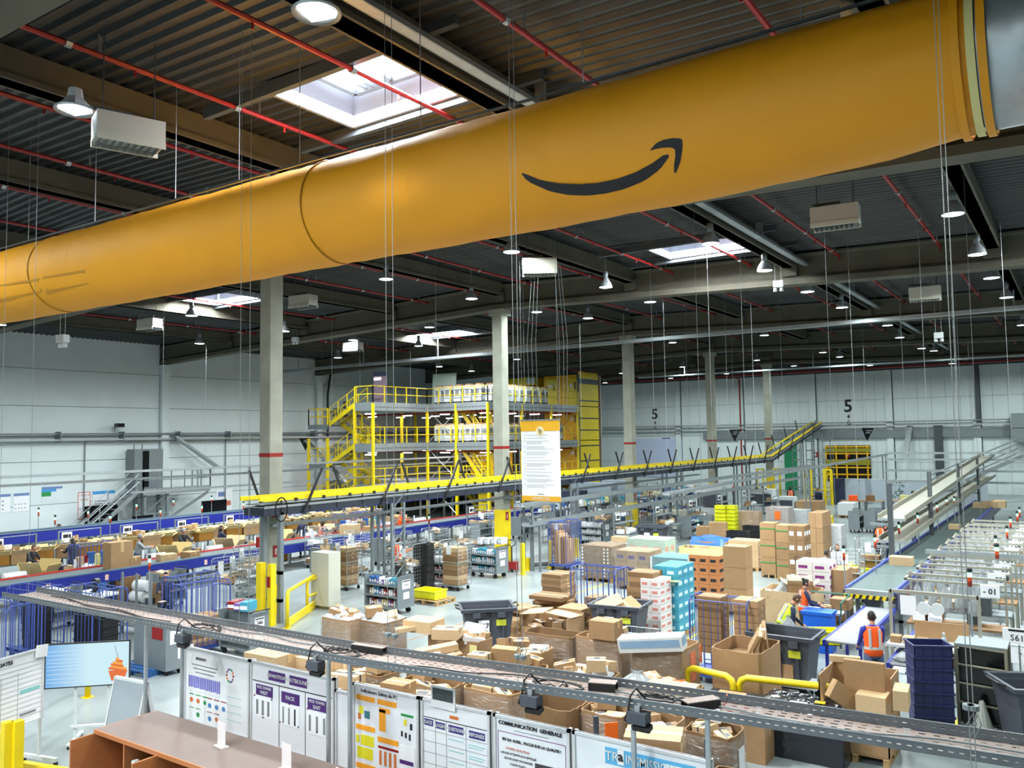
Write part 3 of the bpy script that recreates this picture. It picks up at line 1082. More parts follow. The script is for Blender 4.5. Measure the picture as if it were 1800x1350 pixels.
t = thing('roof_slope_tray', 'grey cable chute sloping down from the left wall tray beside the platform', 'cable tray', (XL + .6, 30.2, 3.9))
MB().beam((0, -.6, 1.75), (.3, 2.2, -.2), .55, .12).obj('tray', GALV, t)
t = thing('roof_slope_tray', 'grey cable chute sloping down to the stair tower left side', 'cable tray', (-42, 38.5, 2.3))
MB().beam((-1.2, -.5, 3.0), (1.5, .6, .1), .5, .12).obj('tray', GALV, t)


def poster(nm, name, x, y, z, wd, hg, side, base, marks, group=None):
    """thin board on a wall; marks: (u0,u1,v0,v1,material)"""
    t = thing(name, nm, 'poster', (x, y, z), 0, group)
    ms = [base] + list({id(m[4]): m[4] for m in marks}.values())
    mb = MB()
    if side: mb.bx(0, .02, 0, wd, 0, hg)
    else: mb.bx(0, wd, -.02, 0, 0, hg)
    mb.obj('sheet', base, t)
    pm = MB()
    for u0, u1, v0, v1, m in marks:
        pm.mat(ms.index(m))
        if side: pm.bx(.02, .024, u0 * wd, u1 * wd, v0 * hg, v1 * hg)
        else: pm.bx(u0 * wd, u1 * wd, -.024, -.02, v0 * hg, v1 * hg)
    if marks: pm.obj('print', ms, t)
    return t


r3 = random.Random(11)
LBL = mat('poster_blue', (110, 130, 176), .7)
LSK = mat('poster_sky', (70, 150, 210), .7)
PINK = mat('poster_red', (206, 110, 90), .7)
def dots(n, m): return [(u, u + .07, v, v + .06, m) for u, v in [(.1 + .2 * (i % 4), .15 + .22 * (i // 4)) for i in range(n)]]
poster('first white pictogram poster on the left wall, at the left edge', 'wall_poster', XL, 19.2, 1.8, 1.4, .95, True, PAPER, [(0, 1, .85, 1, LBL)] + dots(12, INKG))
poster('second white pictogram poster on the left wall, right of the first', 'wall_poster', XL, 20.75, 1.8, .78, .95, True, PAPER, [(0, 1, .85, 1, LBL)] + dots(8, INKG))
poster('white wall sheet with a blue stripe and a green wedge on the left wall', 'wall_poster', XL, 22.15, 2.15, 1.1, .85, True, WALL, [(0, 1, .85, 1, LBL), (0, .7, .68, .85, LSK), (0, .45, .4, .68, GREEN)])
p = poster('tall white sign with red letters CHAQUE CHOSE A SA PLACE on the left wall', 'wall_poster', XL, 24.1, 1.1, .7, 1.5, True, PAPER, [(0, .05, 0, 1, PINK), (.95, 1, 0, 1, PINK), (0, 1, 0, .03, PINK), (0, 1, .97, 1, PINK)])
for i, s in enumerate(('CHAQUE', 'CHOSE', 'A', 'SA PLACE')):
    text(s, .15, (.03, .35, 1.32 - i * .25), SIDE, PINK if i < 2 else LBL, p)
poster('wide pale poster with a sky blue header beside the stairs', 'wall_poster', XL, 24.92, 1.1, 1.3, 1.5, True, PAPER, [(0, 1, .88, 1, LSK), (.1, .8, .6, .64, INKG), (.1, .8, .5, .54, INKG), (.1, .6, .4, .44, INKG)])
poster('white notice with small pictures on the left wall right of the platform', 'wall_poster', XL, 33.0, .7, 1.2, 1.5, True, PAPER, [(.1, .5, .7, .9, LBL), (.5, .9, .3, .5, PINK), (.3, .6, .15, .25, INKG)])
bs = poster('dark blue sign with two white lines behind the near column', 'wall_poster', XL + .3, 36.9, 2.05, 1.0, 1.05, True, mat('sign_blue', (36, 40, 128), .6), [(.1, .9, .6, .78, WHITE), (.15, .8, .25, .4, WHITE)])
poster('small dark blue sign on the back wall right of the third column', 'wall_poster', -35.6, YF, 3.3, .9, 1.7, False, mat('sign_blue2', (56, 50, 130), .6), [(.1, .9, .45, .55, WHITE), (.1, .9, .2, .3, WHITE), (.3, .7, .7, .85, WHITE)])
poster('huge pale blue projection sheet on the back wall beside the yellow tower', 'wall_poster', -38.6, YF - .06, 1.0, 5.2, 3.9, False, mat('sheet_blue', (190, 198, 226), .7), [])
for px, nm in ((1486, 'small red fire sign on the back wall near the right'), (1431, 'small red fire sign on the back wall by the ladders')):
    x = atp(px, 810, Y=78.4).x
    poster(nm, 'fire_sign', x, YF - .25, 3.05, .45, .45, False, RED, [(.3, .6, .2, .8, WHITE)], 'fire signs on the walls')

# green door, framed yellow opening on the back wall
t = struct(D.objects.new('door_1', None)); COL.objects.link(t); t.location = (-22.6, YF - .12, 0)
MB().bx(-.55, .55, -.08, .05, 0, 5.1).obj('door_leaf', mat('door_green', (16, 128, 84), .5), t)
t = thing('framed_opening', 'wide opening in the back wall showing yellow racking inside', 'rack', (-19.4, YF - .35, .9))
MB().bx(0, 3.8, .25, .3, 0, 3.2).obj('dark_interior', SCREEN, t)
for i in range(5): MB().bx(i * .88, i * .88 + .12, .0, .1, 0, 3.2).obj('upright', YELO, t)
for i in range(5): MB().bx(0, 3.8, .05, .15, .55 + i * .62, .67 + i * .62).obj('shelf', YELO, t)
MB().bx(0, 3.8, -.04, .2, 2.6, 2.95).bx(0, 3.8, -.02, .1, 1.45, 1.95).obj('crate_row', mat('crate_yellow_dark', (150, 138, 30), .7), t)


# ================================================================ YELLOW MEZZANINE
def rail_run(pts, z, parent, h=1.05, post=1.1, m=YEL, r=.028):
    rl, ps = MB(), []
    for p, q in zip(pts, pts[1:]):
        p, q = Vector((*p, z)), Vector((*q, z))
        for hh in (h, h * .52): rl.tube([p + Vector((0, 0, hh)), q + Vector((0, 0, hh))], r, 5)
        n = max(1, round((q - p).length / post))
        for i in range(n + 1): ps.append(p + (q - p) * i / n)
    for v in ps: rl.bx(v.x - r, v.x + r, v.y - r, v.y + r, z, z + h)
    rl.obj('guard_rail', m, parent)


mz = thing('mezzanine', 'three storey yellow and grey steel mezzanine with totes and cages behind the second column', 'mezzanine')
X0, X1, Y0, Y1 = XL + .4, -31.4, 42.7, 58.0
S0, S1, SY = -40.6, -36.5, 37.5
LV = [2.4, 5.0, 7.6]
for z in LV:
    MB().bx(X0, X1, Y0, Y1, z - .06, z).bx(S1 - 1.6, S1, SY, Y0, z - .06, z).obj('deck', STEEL, mz)
    ed = MB()
    ed.bx(X0, X1 + .02, Y0 - .06, Y0, z - .5, z + .02).bx(X1, X1 + .06, Y0, 54.3, z - .5, z + .02).bx(S1, S1 + .06, SY, Y0, z - .5, z + .02).bx(S1 - 1.6, S1, SY - .06, SY, z - .5, z + .02)
    ed.obj('edge_beam', GALV, mz)
    hl = MB()
    for i in range(70):
        y = Y0 + .3 + i * .16
        if y < 54: hl.bx(X1 + .06, X1 + .066, y, y + .07, z - .33, z - .24)
    for i in range(30):
        hl.bx(-36.3 + i * .16, -36.23 + i * .16, Y0 - .066, Y0 - .06, z - .33, z - .24)
        hl.bx(S1 + .06, S1 + .066, SY + .2 + i * .16, SY + .27 + i * .16, z - .33, z - .24)
    hl.obj('slot_row', STEELD, mz)['kind'] = 'stuff'
    rail_run([(S1 - 1.6, SY), (S1, SY), (S1, Y0), (X1, Y0), (X1, 54.3)], z, mz)
for x, y in ((X1, Y0), (-34, Y0), (S1, Y0), (S1, SY), (S1 - 1.6, SY), (X1, 46.6), (X1, 50.4), (X1, 54.1), (S0, SY), (S0 - 1.8, SY), (-34, 46.6), (-34, 50.4), (-37, 46.6), (-37, 50.4), (-40, 44), (-40, 50), (-44, 44), (-44, 50)):
    top = 7.55 if x > S0 + .1 or x < -43 or y > 43 else 5.4
    MB().bx(x - .075, x + .075, y - .075, y + .075, 0, top).obj('post', YEL, mz)
# ceiling lights and red sprinkler pipes below each deck
tb = MB()
for z in LV[1:]:
    for i in range(4):
        for j in range(4):
            x, y = X1 - .9 - i * 3.4, Y0 + .9 + j * 3
            tb.bx(x - .4, x + .4, y - .05, y + .05, z - .72, z - .66)
    tb.bx(S1 - 1.2, S1 - .3, SY + .5, SY + .6, z - .72, z - .66)
tb.obj('tube_light', TUBE, mz)
for z in LV[1:]:
    pp = MB()
    pp.tube([(X0, Y0 + .5, z - .6), (X1 - .2, Y0 + .5, z - .6)], .06, 6).tube([(X1 - .5, Y0, z - .6), (X1 - .5, 54, z - .6)], .06, 6)
    pp.obj('sprinkler_pipe', RED, mz)
    for i in range(5):
        lo = D.objects.new('deck_light', D.lights.get('deck') or D.lights.new('deck', 'AREA'))
        COL.objects.link(lo)
        lo.location = (X1 - 1.5 - (i % 3) * 4, Y0 + 1.5 + (i // 3) * 5, z - .75)
D.lights['deck'].energy = 160
D.lights['deck'].size = 2.5
D.lights['deck'].color = (1, .93, .9)
# cross braces
for (a, b) in (((-36.4, Y0 + .1), (-34, Y0 + .1)), ((X1 - .1, 50.5), (X1 - .1, 54)), ((S0 - 1.8, SY), (S0, SY))):
    for z in (0.2, 2.5, 5.1):
        if z > 5 and b[0] == S0: continue
        MB().tube([(*a, z), (*b, z + 2)], .02, 4).tube([(*b, z), (*a, z + 2)], .02, 4).obj('cross_brace', GALV, mz)
# back partitions of the mezzanine
MB().bx(X0, X1 - .1, Y1, Y1 + .1, 0, 10.1).obj('back_panel', mat('mezz_back', (186, 176, 168), .8), mz)
MB().bx(-40, -36, 52, 52.1, 0, 4.8).obj('yellow_panel', YELO, mz)
MB().bx(S1 - .9, S1 - .85, Y0 + 4, Y0 + 4.9, 0, 2.3).obj('green_panel', mat('door_green2', (16, 96, 66), .5), mz)
# stairs: two flights per storey, going left and back
def flight(x0, x1, y0, y1, z0, z1, nm='stair_flight'):
    f = thing_part = D.objects.new(nm, None)
    COL.objects.link(f)
    f.parent = mz
    st = MB()
    for y in (y0, y1): st.beam((x0, y, z0), (x1, y, z1), .05, .28)
    st.obj('stringer', YEL, f)
    tr = MB()
    n = 12
    for i in range(1, n): 
        x, z = x0 + (x1 - x0) * i / n, z0 + (z1 - z0) * i / n
        tr.bx(x - .13, x + .13, y0, y1, z - .02, z + .02)
    tr.obj('tread', STEEL, f)
    rl = MB()
    for y in (y0, y1):
        for h in (1.05, .55): rl.tube([(x0, y, z0 + h), (x1, y, z1 + h)], .026, 5)
        for i in range(4):
            x, z = x0 + (x1 - x0) * i / 3, z0 + (z1 - z0) * i / 3
            rl.bx(x - .025, x + .025, y - .025, y + .025, z, z + 1.05)
    rl.obj('handrail', YEL, f)


for z in (0, 2.4, 5.0):
    dz = 2.4 if z == 0 else 2.6
    flight(S0, S1 - 1.6, SY + .15, SY + 1.15, z + dz / 2, z + dz)
    flight(S1 - 1.6, S0, SY + 1.3, SY + 2.3, z, z + dz / 2)
    MB().bx(S0 - 1.8, S0, SY, SY + 2.4, z + dz / 2 - .08, z + dz / 2).bx(S0 - 1.8, S0, SY - .05, SY, z + dz / 2 - .3, z + dz / 2).obj('landing', STEEL, mz)
    rail_run([(S0, SY), (S0 - 1.8, SY), (S0 - 1.8, SY + 2.4)], z + dz / 2, mz)
    flight(S1 + 2.6, S1 + .6, Y0 + 2.6, Y0 + 3.5, z, z + dz * .98)
# yellow tower
tw = thing('yellow_tower', 'tall bright yellow lift tower with black joints at the right end of the mezzanine', 'tower', (X1, 54.4, 0))
zs = [0, 1.6, 3.05, 4.4, 5.3, 6.6, 7.35, 8.6, 9.7, 10.4]
zs = [0, 1.0, 2.2, 3.4, 4.55, 5.75, 6.65, 8.0, 9.5, 10.25]
for a, b in zip(zs, zs[1:]):
    MB().bx(-.06, 0, .05, 3.05, a + .05, b - .05).obj('panel', YEL, tw)
MB().bx(-.1, -.05, 0, 3.1, 0, 10.2).bx(-.12, .03, -.06, .04, 0, 10.0).bx(-.07, .004, .05, 3.05, 9.3, 9.7).obj('dark_frame', STEELD, tw)
MB().bx(-3.3, -.12, .3, 3.0, 0, 10.0).obj('tower_body', YELO, tw)
for z0 in (.1, 2.5, 5.1, 7.65):
    for x in (-3.0, -1.1):
        d = MB().bx(x, x + .95, .2, .28, z0, z0 + 2.1).obj('door', YELO if z0 < 7 else YEL, tw)
        MB().bx(x + .6, x + .72, .18, .2, z0 + 1.2, z0 + 1.8).obj('door_window', SCREEN, d)
        MB().bx(x + .2, x + .45, .18, .2, z0 + 1.4, z0 + 1.65).obj('notice', PAPER, d)
t = thing('yellow_hoist_housing', 'yellow box housing with white panel behind the second column top right', 'cabinet', (-37.5, 54.5, 7.6))
MB().bx(-.4, 2.1, 0, 2, .0, 2.4).obj('body', YEL, t)
MB().bx(-.4, 2.1, -.02, 0, 1.6, 1.8).obj('black_band', SCREEN, t)
MB().bx(1.3, 2.1, -.03, 0, 1.9, 2.35).obj('white_panel', WHITE, t)

# totes and cages on the decks
def mk_tote():
    t = thing('tall_tote', 'x', 'cart')
    MB().bx(-.28, .28, -.26, .26, .12, 1.15).obj('body', WHITE, t)
    MB().bx(.28, .3, -.2, .2, .5, .9).bx(-.15, .15, -.28, -.26, .5, .9).obj('label_plate', INKG, t)
    MB().bx(-.3, .3, -.28, .28, .08, .12).obj('base', STEELD, t)
    c = MB()
    for a in (-.2, .2):
        for b in (-.18, .18): c.lathe([(0, -.03), (.06, -.03), (.06, .03), (0, .03)], 8, a, b, .05)
    c.obj('wheel', RUBBER, t)
    MB().bx(-.2, .2, -.2, .2, 1.13, 1.26).obj('contents', CARD, t)
    return t


tote = Kind(mk_tote)
NTH = ['first', 'second', 'third', 'fourth', 'fifth', 'sixth', 'seventh', 'eighth', 'ninth', 'tenth', 'eleventh', 'twelfth', 'thirteenth', 'fourteenth', 'fifteenth', 'sixteenth', 'seventeenth', 'eighteenth', 'nineteenth', 'twentieth']
for i in range(9): tote((X1 - .5, Y0 + 1.0 + i * .82, LV[2]), 0, 'pale grey tall cart behind the right top railing, %s from the corner' % NTH[i], 'pale carts on the top deck')
for i in range(12): tote((X1 - .5, Y0 + .6 + i * .8, LV[1]), 0, 'pale grey tall cart behind the right middle railing, %s from the corner' % NTH[i], 'pale carts on the middle deck')
for i in range(5): tote((-32.4 - i * .85, Y0 + .5, LV[2]), 0, 'pale grey tall cart at the left top railing, %s from the corner' % NTH[i], 'pale carts on the top deck front')
for i in range(5): tote((-32.4 - i * .85, Y0 + .5, LV[1]), 0, 'pale grey tall cart at the left middle railing, %s from the corner' % NTH[i], 'pale carts on the middle deck front')
t = thing('purple_control_box', 'dark purple control cabinet with lit strip standing on the top landing', 'cabinet', (S1 - .7, SY + 1.4, 7.6))
MB().bx(-.35, .35, -.25, .25, 0, 1.9).obj('body', mat('purple_grey', (120, 100, 118), .5), t)
MB().bx(-.3, .3, -.27, -.25, 1.5, 1.65).obj('lit_strip', TUBE, t)
MB().bx(-.36, .36, -.26, .26, 1.75, 2.0).obj('cap', CNAVY, t)
t = thing('leaning_panel', 'pale green grey panel standing on the top deck beside the stairs', 'board', (S1 + .8, 42.95 + .6, 7.6))
MB().c(0, 0, 1.05, 1.9, .05, 2.1, rz=.1, rx=-.06).obj('sheet', mat('panel_sage', (156, 176, 166), .7), t)
wz = thing('ground_rack', 'row of grey packing racks under the mezzanine', 'rack', (X1 - .8, Y0 + .6, 0))
for i in range(4):
    MB().bx(-.5, .5, i * 2.6, i * 2.6 + .05, 0, 2.2).obj('upright', YEL, wz)
for z in (.5, 1.1, 1.7): MB().bx(-.5, .5, 0, 10.4, z, z + .05).obj('shelf', STEEL, wz)
k = 0
for z in (.55, 1.15, 1.75, ):
    for i in range(14):
        y = .2 + i * .7
        wdt = rnd.uniform(.3, .55)
        b = MB().bx(-.4, .35, 0, wdt, 0, rnd.uniform(.2, .45)).obj('stock_box', rnd.choice([CARD, WHITE, GREY, CARDL]), None, loc=(X1 - .8, Y0 + .6 + y, z))
        tag(b, 'box or carton standing on the racks under the mezzanine', 'box', 'stock boxes under the mezzanine')

# ================================================================ OVERHEAD YELLOW CONVEYOR
cv = thing('overhead_conveyor', 'long overhead conveyor with yellow side guards and black struts, rising to the back wall', 'conveyor', (-19.85, 15.5, 0))
LY_, UP0 = 49.0, 47.5
path = [(0, 3.5), (47.0, 3.5), (62.0, 6.15)]
for a, b in zip(path, path[1:]):
    for sx in (-.42, .42):
        m = MB()
        m.beam((sx, a[0] - .15 * (a[0] == 0), a[1] + .13), (sx, b[0], b[1] + .13), .05, .12)
        m.beam((sx + .03 * (1 if sx > 0 else -1), a[0], a[1] + .06), (sx + .03 * (1 if sx > 0 else -1), b[0], b[1] + .06), .03, .03)
        m.obj('yellow_guard', YEL, cv)
    MB().beam((0, a[0], a[1] - .12), (0, b[0], b[1] - .12), .82, .03).beam((.46, a[0], a[1] - .12), (.46, b[0], b[1] - .12), .03, .07).obj('side_rail', GALV, cv)
    MB().beam((0, a[0], a[1] - .26), (0, b[0], b[1] - .26), .9, .22).obj('dark_belly', mat('belly_dark', (34, 40, 52), .5), cv)
    MB().beam((0, a[0], a[1] - .05), (0, b[0], b[1] - .05), .7, .02).obj('belt', BELTD, cv)
sg = MB()
y = .6
while y < 61:
    z = 3.5 if y < 47 else 3.5 + (y - 47) / 15 * 2.65
    sg.bx(.44, .47, y, y + .04, z - .3, z + .06).bx(.45, .5, y + .5, y + .6, z, z + .1)
    y += 1.1
sg.obj('brackets', BLACK, cv)
y, k = .9, 0
while y < 61:
    z = 3.5 if y < 47 else 3.5 + (y - 47) / 15 * 2.65
    MB().beam((.5, y + .5, z - .4), (.62, y + 1.15, z + .95), .06, .06).obj('strut', BLACK, cv)
    MB().beam((-.5, y - .2, z - .2), (-.62, y - .6, z + .95), .06, .06).obj('strut', BLACK, cv)
    y += 3.35
MB().tube([(.6, .5 + .22 * math.cos(a), 3.3 + .35 * math.sin(a)) for a in [i * .5 for i in range(26)]], .018, 5).obj('cable_coil', BLACK, cv)
for y in (5.6, 17.5, 29.5, 41.5, 58.5):
    zt = 3.12 if y < 47 else 5.3
    t = MB()
    for dy in (-.3, .3):
        t.bx(-.5, -.42, y + dy - .04, y + dy + .04, 0, zt).bx(.42, .5, y + dy - .04, y + dy + .04, 0, zt)
    for z in [.5 + i * .6 for i in range(int(zt / .6))]:
        t.bx(.43, .49, y - .3, y + .3, z, z + .05)
        t.beam((.46, y - .3, z), (.46, y + .3, z + .5), .03, .03)
    t.obj('lattice_leg', STEEL, cv)
t = MB()
t.bx(-.45, -.3, .6, .72, 0, 3.2).bx(.3, .45, .6, .72, 0, 3.2).bx(-.45, .45, .6, .7, 1.4, 1.5).bx(-.45, .45, .6, .7, .6, .7)
t.obj('end_frame', STEEL, cv)
t = thing('column_guard', 'tall yellow protective channels at the foot of the conveyor end frame', 'guard', (-19.85, 16.0, 0))
MB().bx(.33, .5, -.28, -.1, 0, 1.75).bx(-.2, -.0, -.25, -.05, 0, 1.75).obj('yellow_channel', YEL, t)
MB().bx(.36, .46, -.32, -.28, 1.1, 1.4).bx(-.15, -.05, -.3, -.25, 2.2, 2.5).obj('fire_sign', RED, t)
t = thing('white_box', 'tall beige electrical cabinet right of the near column', 'cabinet', (-20.0, 18.4, 0))
MB().bx(-.4, .4, -.25, .25, .1, 1.75).obj('body', BEIGE, t)
MB().bx(.4, .405, -.2, .2, .2, 1.7).obj('door', BEIGE, t)

# grey overhead rails (cable carriers)
def overrail(nm, x, y0, y1, z, wd=.22, hgt=.1, posts=(), along='y', zt=None):
    t = thing('overhead_rail', nm, 'cable tray', (x, y0, z))
    L = y1 - y0
    e = Vector((0, L, (zt - z) if zt else 0)) if along == 'y' else Vector((L, 0, (zt - z) if zt else 0))
    s = Vector((wd / 2, 0, 0)) if along == 'y' else Vector((0, wd / 2, 0))
    m = MB()
    m.beam((0, 0, 0), e, wd, .015)
    for q in (-1, 1): m.beam(s * q + Vector((0, 0, hgt / 2)), e + s * q + Vector((0, 0, hgt / 2)), .02, hgt)
    m.obj('tray', GALV, t)
    for p in posts:
        c = e * (p / L)
        for q in ((0,) if wd < .3 else (-.8, .8)):
            MB().bx(c.x + s.x * q - .04, c.x + s.x * q + .04, c.y + s.y * q - .04, c.y + s.y * q + .04, -z, c.z).obj('post', STEEL, t)
    return t


overrail('grey rail running below the yellow conveyor beside the near column', -20.2, 16.4, 50, 2.72, .16, .08, (4.6, 18, 30))
overrail('upper grey tray of the pair running across the middle of the hall', -18.38, 27, 70, 2.54, .5, .12, (.6, 14, 28))
overrail('lower grey tray of the pair running across the middle of the hall', -18.0, 26.95, 70, 1.81, .5, .12, (.6, 14, 28))
overrail('upper grey rail in front of the left wall platform', -36.6, 6, 60, 3.92, .18, .1, (22.3, 40))
overrail('middle grey rail in front of the left wall platform', -36.9, 6, 60, 3.55, .18, .1, ())
overrail('lower grey rail between the platform and the stair tower', -37.2, 22, 60, 2.9, .18, .08, ())
overrail('thick grey tray above the inclined conveyor', -13.5, 30, 74, 2.95, .3, .1, (20, 43), 'y', 3.35)
overrail('short grey rail crossing above the wide green belt', -3.75, -3.75, 8, 1.95, .14, .1, (.2, 8), 'x')
D.objects['overhead_rail.007'].location = (-3.75, 25.5, 1.92)
for zz, nm in ((3.79, 'top'), (3.37, 'second'), (2.65, 'third'), (1.93, 'lowest')):
    t = overrail(nm + ' horizontal rail of the grey frame before the back wall at right', -11, -11, 12, zz, .2 if nm != 'third' else .3, .12, (0, 11.5, 22) if nm == 'top' else (), 'x')
    t.location = (-11, 60, zz)
for j, (dx, zz) in enumerate(((0, 3.4), (0, 3.75), (0, 4.1), (0, 4.45), (.35, 3.2))):
    t = thing('sloping_rail', ['lowest', 'second', 'third', 'top', 'rear'][j] + ' rail of the sloping bundle rising to the grey wall cabinet', 'rail', (-8.8 + dx, 62, zz - 2.2))
    MB().beam((0, 0, 0), (4.6, 13, 2.3), .09 if j < 4 else .5, .08).obj('bar', GALV, t)

# ================================================================ BLUE BELT CONVEYORS ON THE LEFT
def belt_conv(nm, x0, x1, y0, y1, z, hb, m_belt, posts, side=BLUE, label_marks=False):
    t = thing('belt_conveyor', nm, 'conveyor', (x1, y0, 0))
    W, L = x1 - x0, y1 - y0
    MB().bx(-W, 0, 0, L, z - .06, z - .02).obj('belt', m_belt, t)
    MB().bx(-.02, .03, 0, L, z - hb, z).bx(-W - .03, -W + .02, 0, L, z - hb, z).obj('side_panel', side, t)
    MB().bx(-.03, .04, 0, L, z, z + .05).bx(-W - .04, -W + .03, 0, L, z, z + .03).obj('top_rail', mat('rail_teal_grey', (96, 116, 130), .5), t)
    for i in range(posts):
        y = .6 + i * (L - 1) / (posts - 1)
        MB().bx(-.08, .02, y, y + .1, 0, z - .03).bx(-W, -W + .1, y, y + .1, 0, z - .1).bx(-W, 0, y, y + .06, z - hb - .06, z - hb).obj('leg', GALV, t)
    return t


belt_conv('far raised blue belt conveyor along the left wall', -35.8, -35.0, 4, 56, 1.78, .42, BELTD, 22)
c2 = belt_conv('near wide blue belt conveyor with a red line, left side of the hall', -28.6, -27.2, 4, 58, 1.0, .34, BELTD, 20)
MB().bx(-1.32, -1.29, 0, 54, .99, 1.05).obj('red_line', mat('red_line', (200, 60, 50), .5), c2)
for y in (9.3, 11.2, 15, 22.2): MB().bx(.03, .035, y, y + .12, .72, .9).obj('warning_sticker', mat('sticker_pink', (226, 180, 170), .6), c2)


# steel platform and stairs at the left wall
pf = thing('steel_platform', 'grey steel platform with railings, stairs and lattice leg at the left wall', 'platform', (-44, 26.4, 0))
MB().bx(-1.2, .6, 0, 4.3, 2.5, 2.62).bx(.55, .62, 0, 4.3, 2.35, 2.7).obj('deck', GALV, pf)
rail_run([(-1.2, 0), (.6, 0), (.6, 4.3), (-1.2, 4.3)], 2.62, pf, 1.05, .8, STEEL, .025)
st = MB()
for dx in (-.9, .2): st.beam((dx, -3.3, 0), (dx, 0, 2.6), .05, .22)
st.obj('stringer', GALV, pf)
tr = MB()
for i in range(1, 11): tr.bx(-.9, .2, -3.3 + i * .3 - .12, -3.3 + i * .3 + .12, i * .236 - .02, i * .236)
tr.obj('tread', GALV, pf)
hr = MB()
for dx in (-.9, .2):
    for h in (.95, .5): hr.tube([(dx, -3.3, h), (dx, 0, 2.6 + h)], .024, 5)
    for i in range(4): hr.bx(dx - .02, dx + .02, -3.3 + i * 1.05 - .02, -3.3 + i * 1.05 + .02, i * .83, i * .83 + .95)
hr.obj('handrail', GALV, pf)
lt = MB()
for x in (-.5, .4):
    for y in (.2, 1.6): lt.bx(x - .07, x + .07, y - .07, y + .07, 0, 2.45)
for z in (.1, 1.25):
    lt.beam((.4, .2, z), (.4, 1.6, z + 1.1), .05, .05).beam((-.5, .2, z), (.4, .2, z + 1.1), .05, .05).bx(.35, .45, .2, 1.6, z, z + .06)
lt.beam((.5, 1.6, .9), (.55, 4.2, 2.3), .12, .12)
lt.obj('lattice_leg', STEEL, pf)
ld_ = MB()
for dy in (.5, 1.0): ld_.bx(-1.25, -1.2, dy - .02, dy + .02, 0, 5.2)
for i in range(16): ld_.bx(-1.25, -1.2, .5, 1.0, .3 + i * .3, .33 + i * .3)
ld_.obj('ladder', STEEL, pf)
t = thing('dark_cabinet', 'dark grey wall cabinet behind the ladder on the platform', 'cabinet', (-45.3, 27.7, 2.62))
MB().bx(-.5, .3, -.9, .9, 0, 2.3).obj('body', STEEL, t)
MB().bx(.3, .32, -.4, .0, .1, 2.2).obj('black_gap', SCREEN, t)
for (x, y, wd, h, nm) in ((-45.4, 25.1, 1.9, 1.75, 'large black board standing behind the steel stairs'), (-42.8, 26.0, 1.2, 1.2, 'smaller black board below the stairs'), (-40.5, 28.9, 1.6, 1.9, 'large black screen on a stand behind the far conveyor')):
    t = thing('black_board', nm, 'screen', (x, y, 0))
    MB().bx(0, .06, -wd / 2, wd / 2, h - .95, h + .1).obj('panel', SCREEN, t)
    MB().bx(0, .06, -.05, .05, 0, h - .9).bx(-.2, .3, -.3, .3, 0, .03).obj('stand', STEELD, t)
for i, y in enumerate((29.8, 31.8, 33.6)):
    t = thing('office_desk', ['first', 'second', 'third'][i] + ' white office desk with black monitor behind the far conveyor', 'desk', (-39.8, y, 0))
    MB().bx(-.4, .4, -.8, .8, .72, .76).obj('desk_top', WHITE, t)
    for sx in (-.36, .36):
        for sy in (-.75, .75): MB().bx(sx - .02, sx + .02, sy - .02, sy + .02, 0, .72).obj('leg', STEEL, t)
    q = tag(MB().bx(-.03, .03, -.28, .28, .12, .5).bx(-.1, .1, -.1, .1, 0, .02).bx(-.02, .02, -.03, .03, 0, .15).obj('computer_monitor', SCREEN, None, loc=(-39.9, y + .2, .76)), ['first', 'second', 'third'][i] + ' black monitor on the white desks behind the far conveyor', 'monitor')
# red, black wall pieces near floor
t = thing('wall_bench', 'row of grey bins and boxes along the left wall behind the conveyor', 'shelf', (-45, 15, 0))
MB().bx(-.4, .4, 0, 8, .8, .84).obj('shelf_top', WHITE, t)
for i in range(5): MB().bx(-.4, .4, i * 1.95, i * 1.95 + .05, 0, .8).obj('upright', STEEL, t)


# ================================================================ PEOPLE
def loft(mb, rings):
    """rings: list of (centre, rx, ry) horizontal ellipses -> closed tube"""
    n = 12
    s = len(mb.v)
    vs, fs = [], []
    for (c, rx, ry) in rings:
        vs += [(c[0] + rx * math.cos(2 * PI * j / n), c[1] + ry * math.sin(2 * PI * j / n), c[2]) for j in range(n)]
    for i in range(len(rings) - 1):
        for j in range(n):
            fs.append((i * n + j, i * n + (j + 1) % n, (i + 1) * n + (j + 1) % n, (i + 1) * n + j))
    fs.append(tuple(range(n))[::-1])
    fs.append(tuple((len(rings) - 1) * n + j for j in range(n)))
    mb.add(vs, fs)


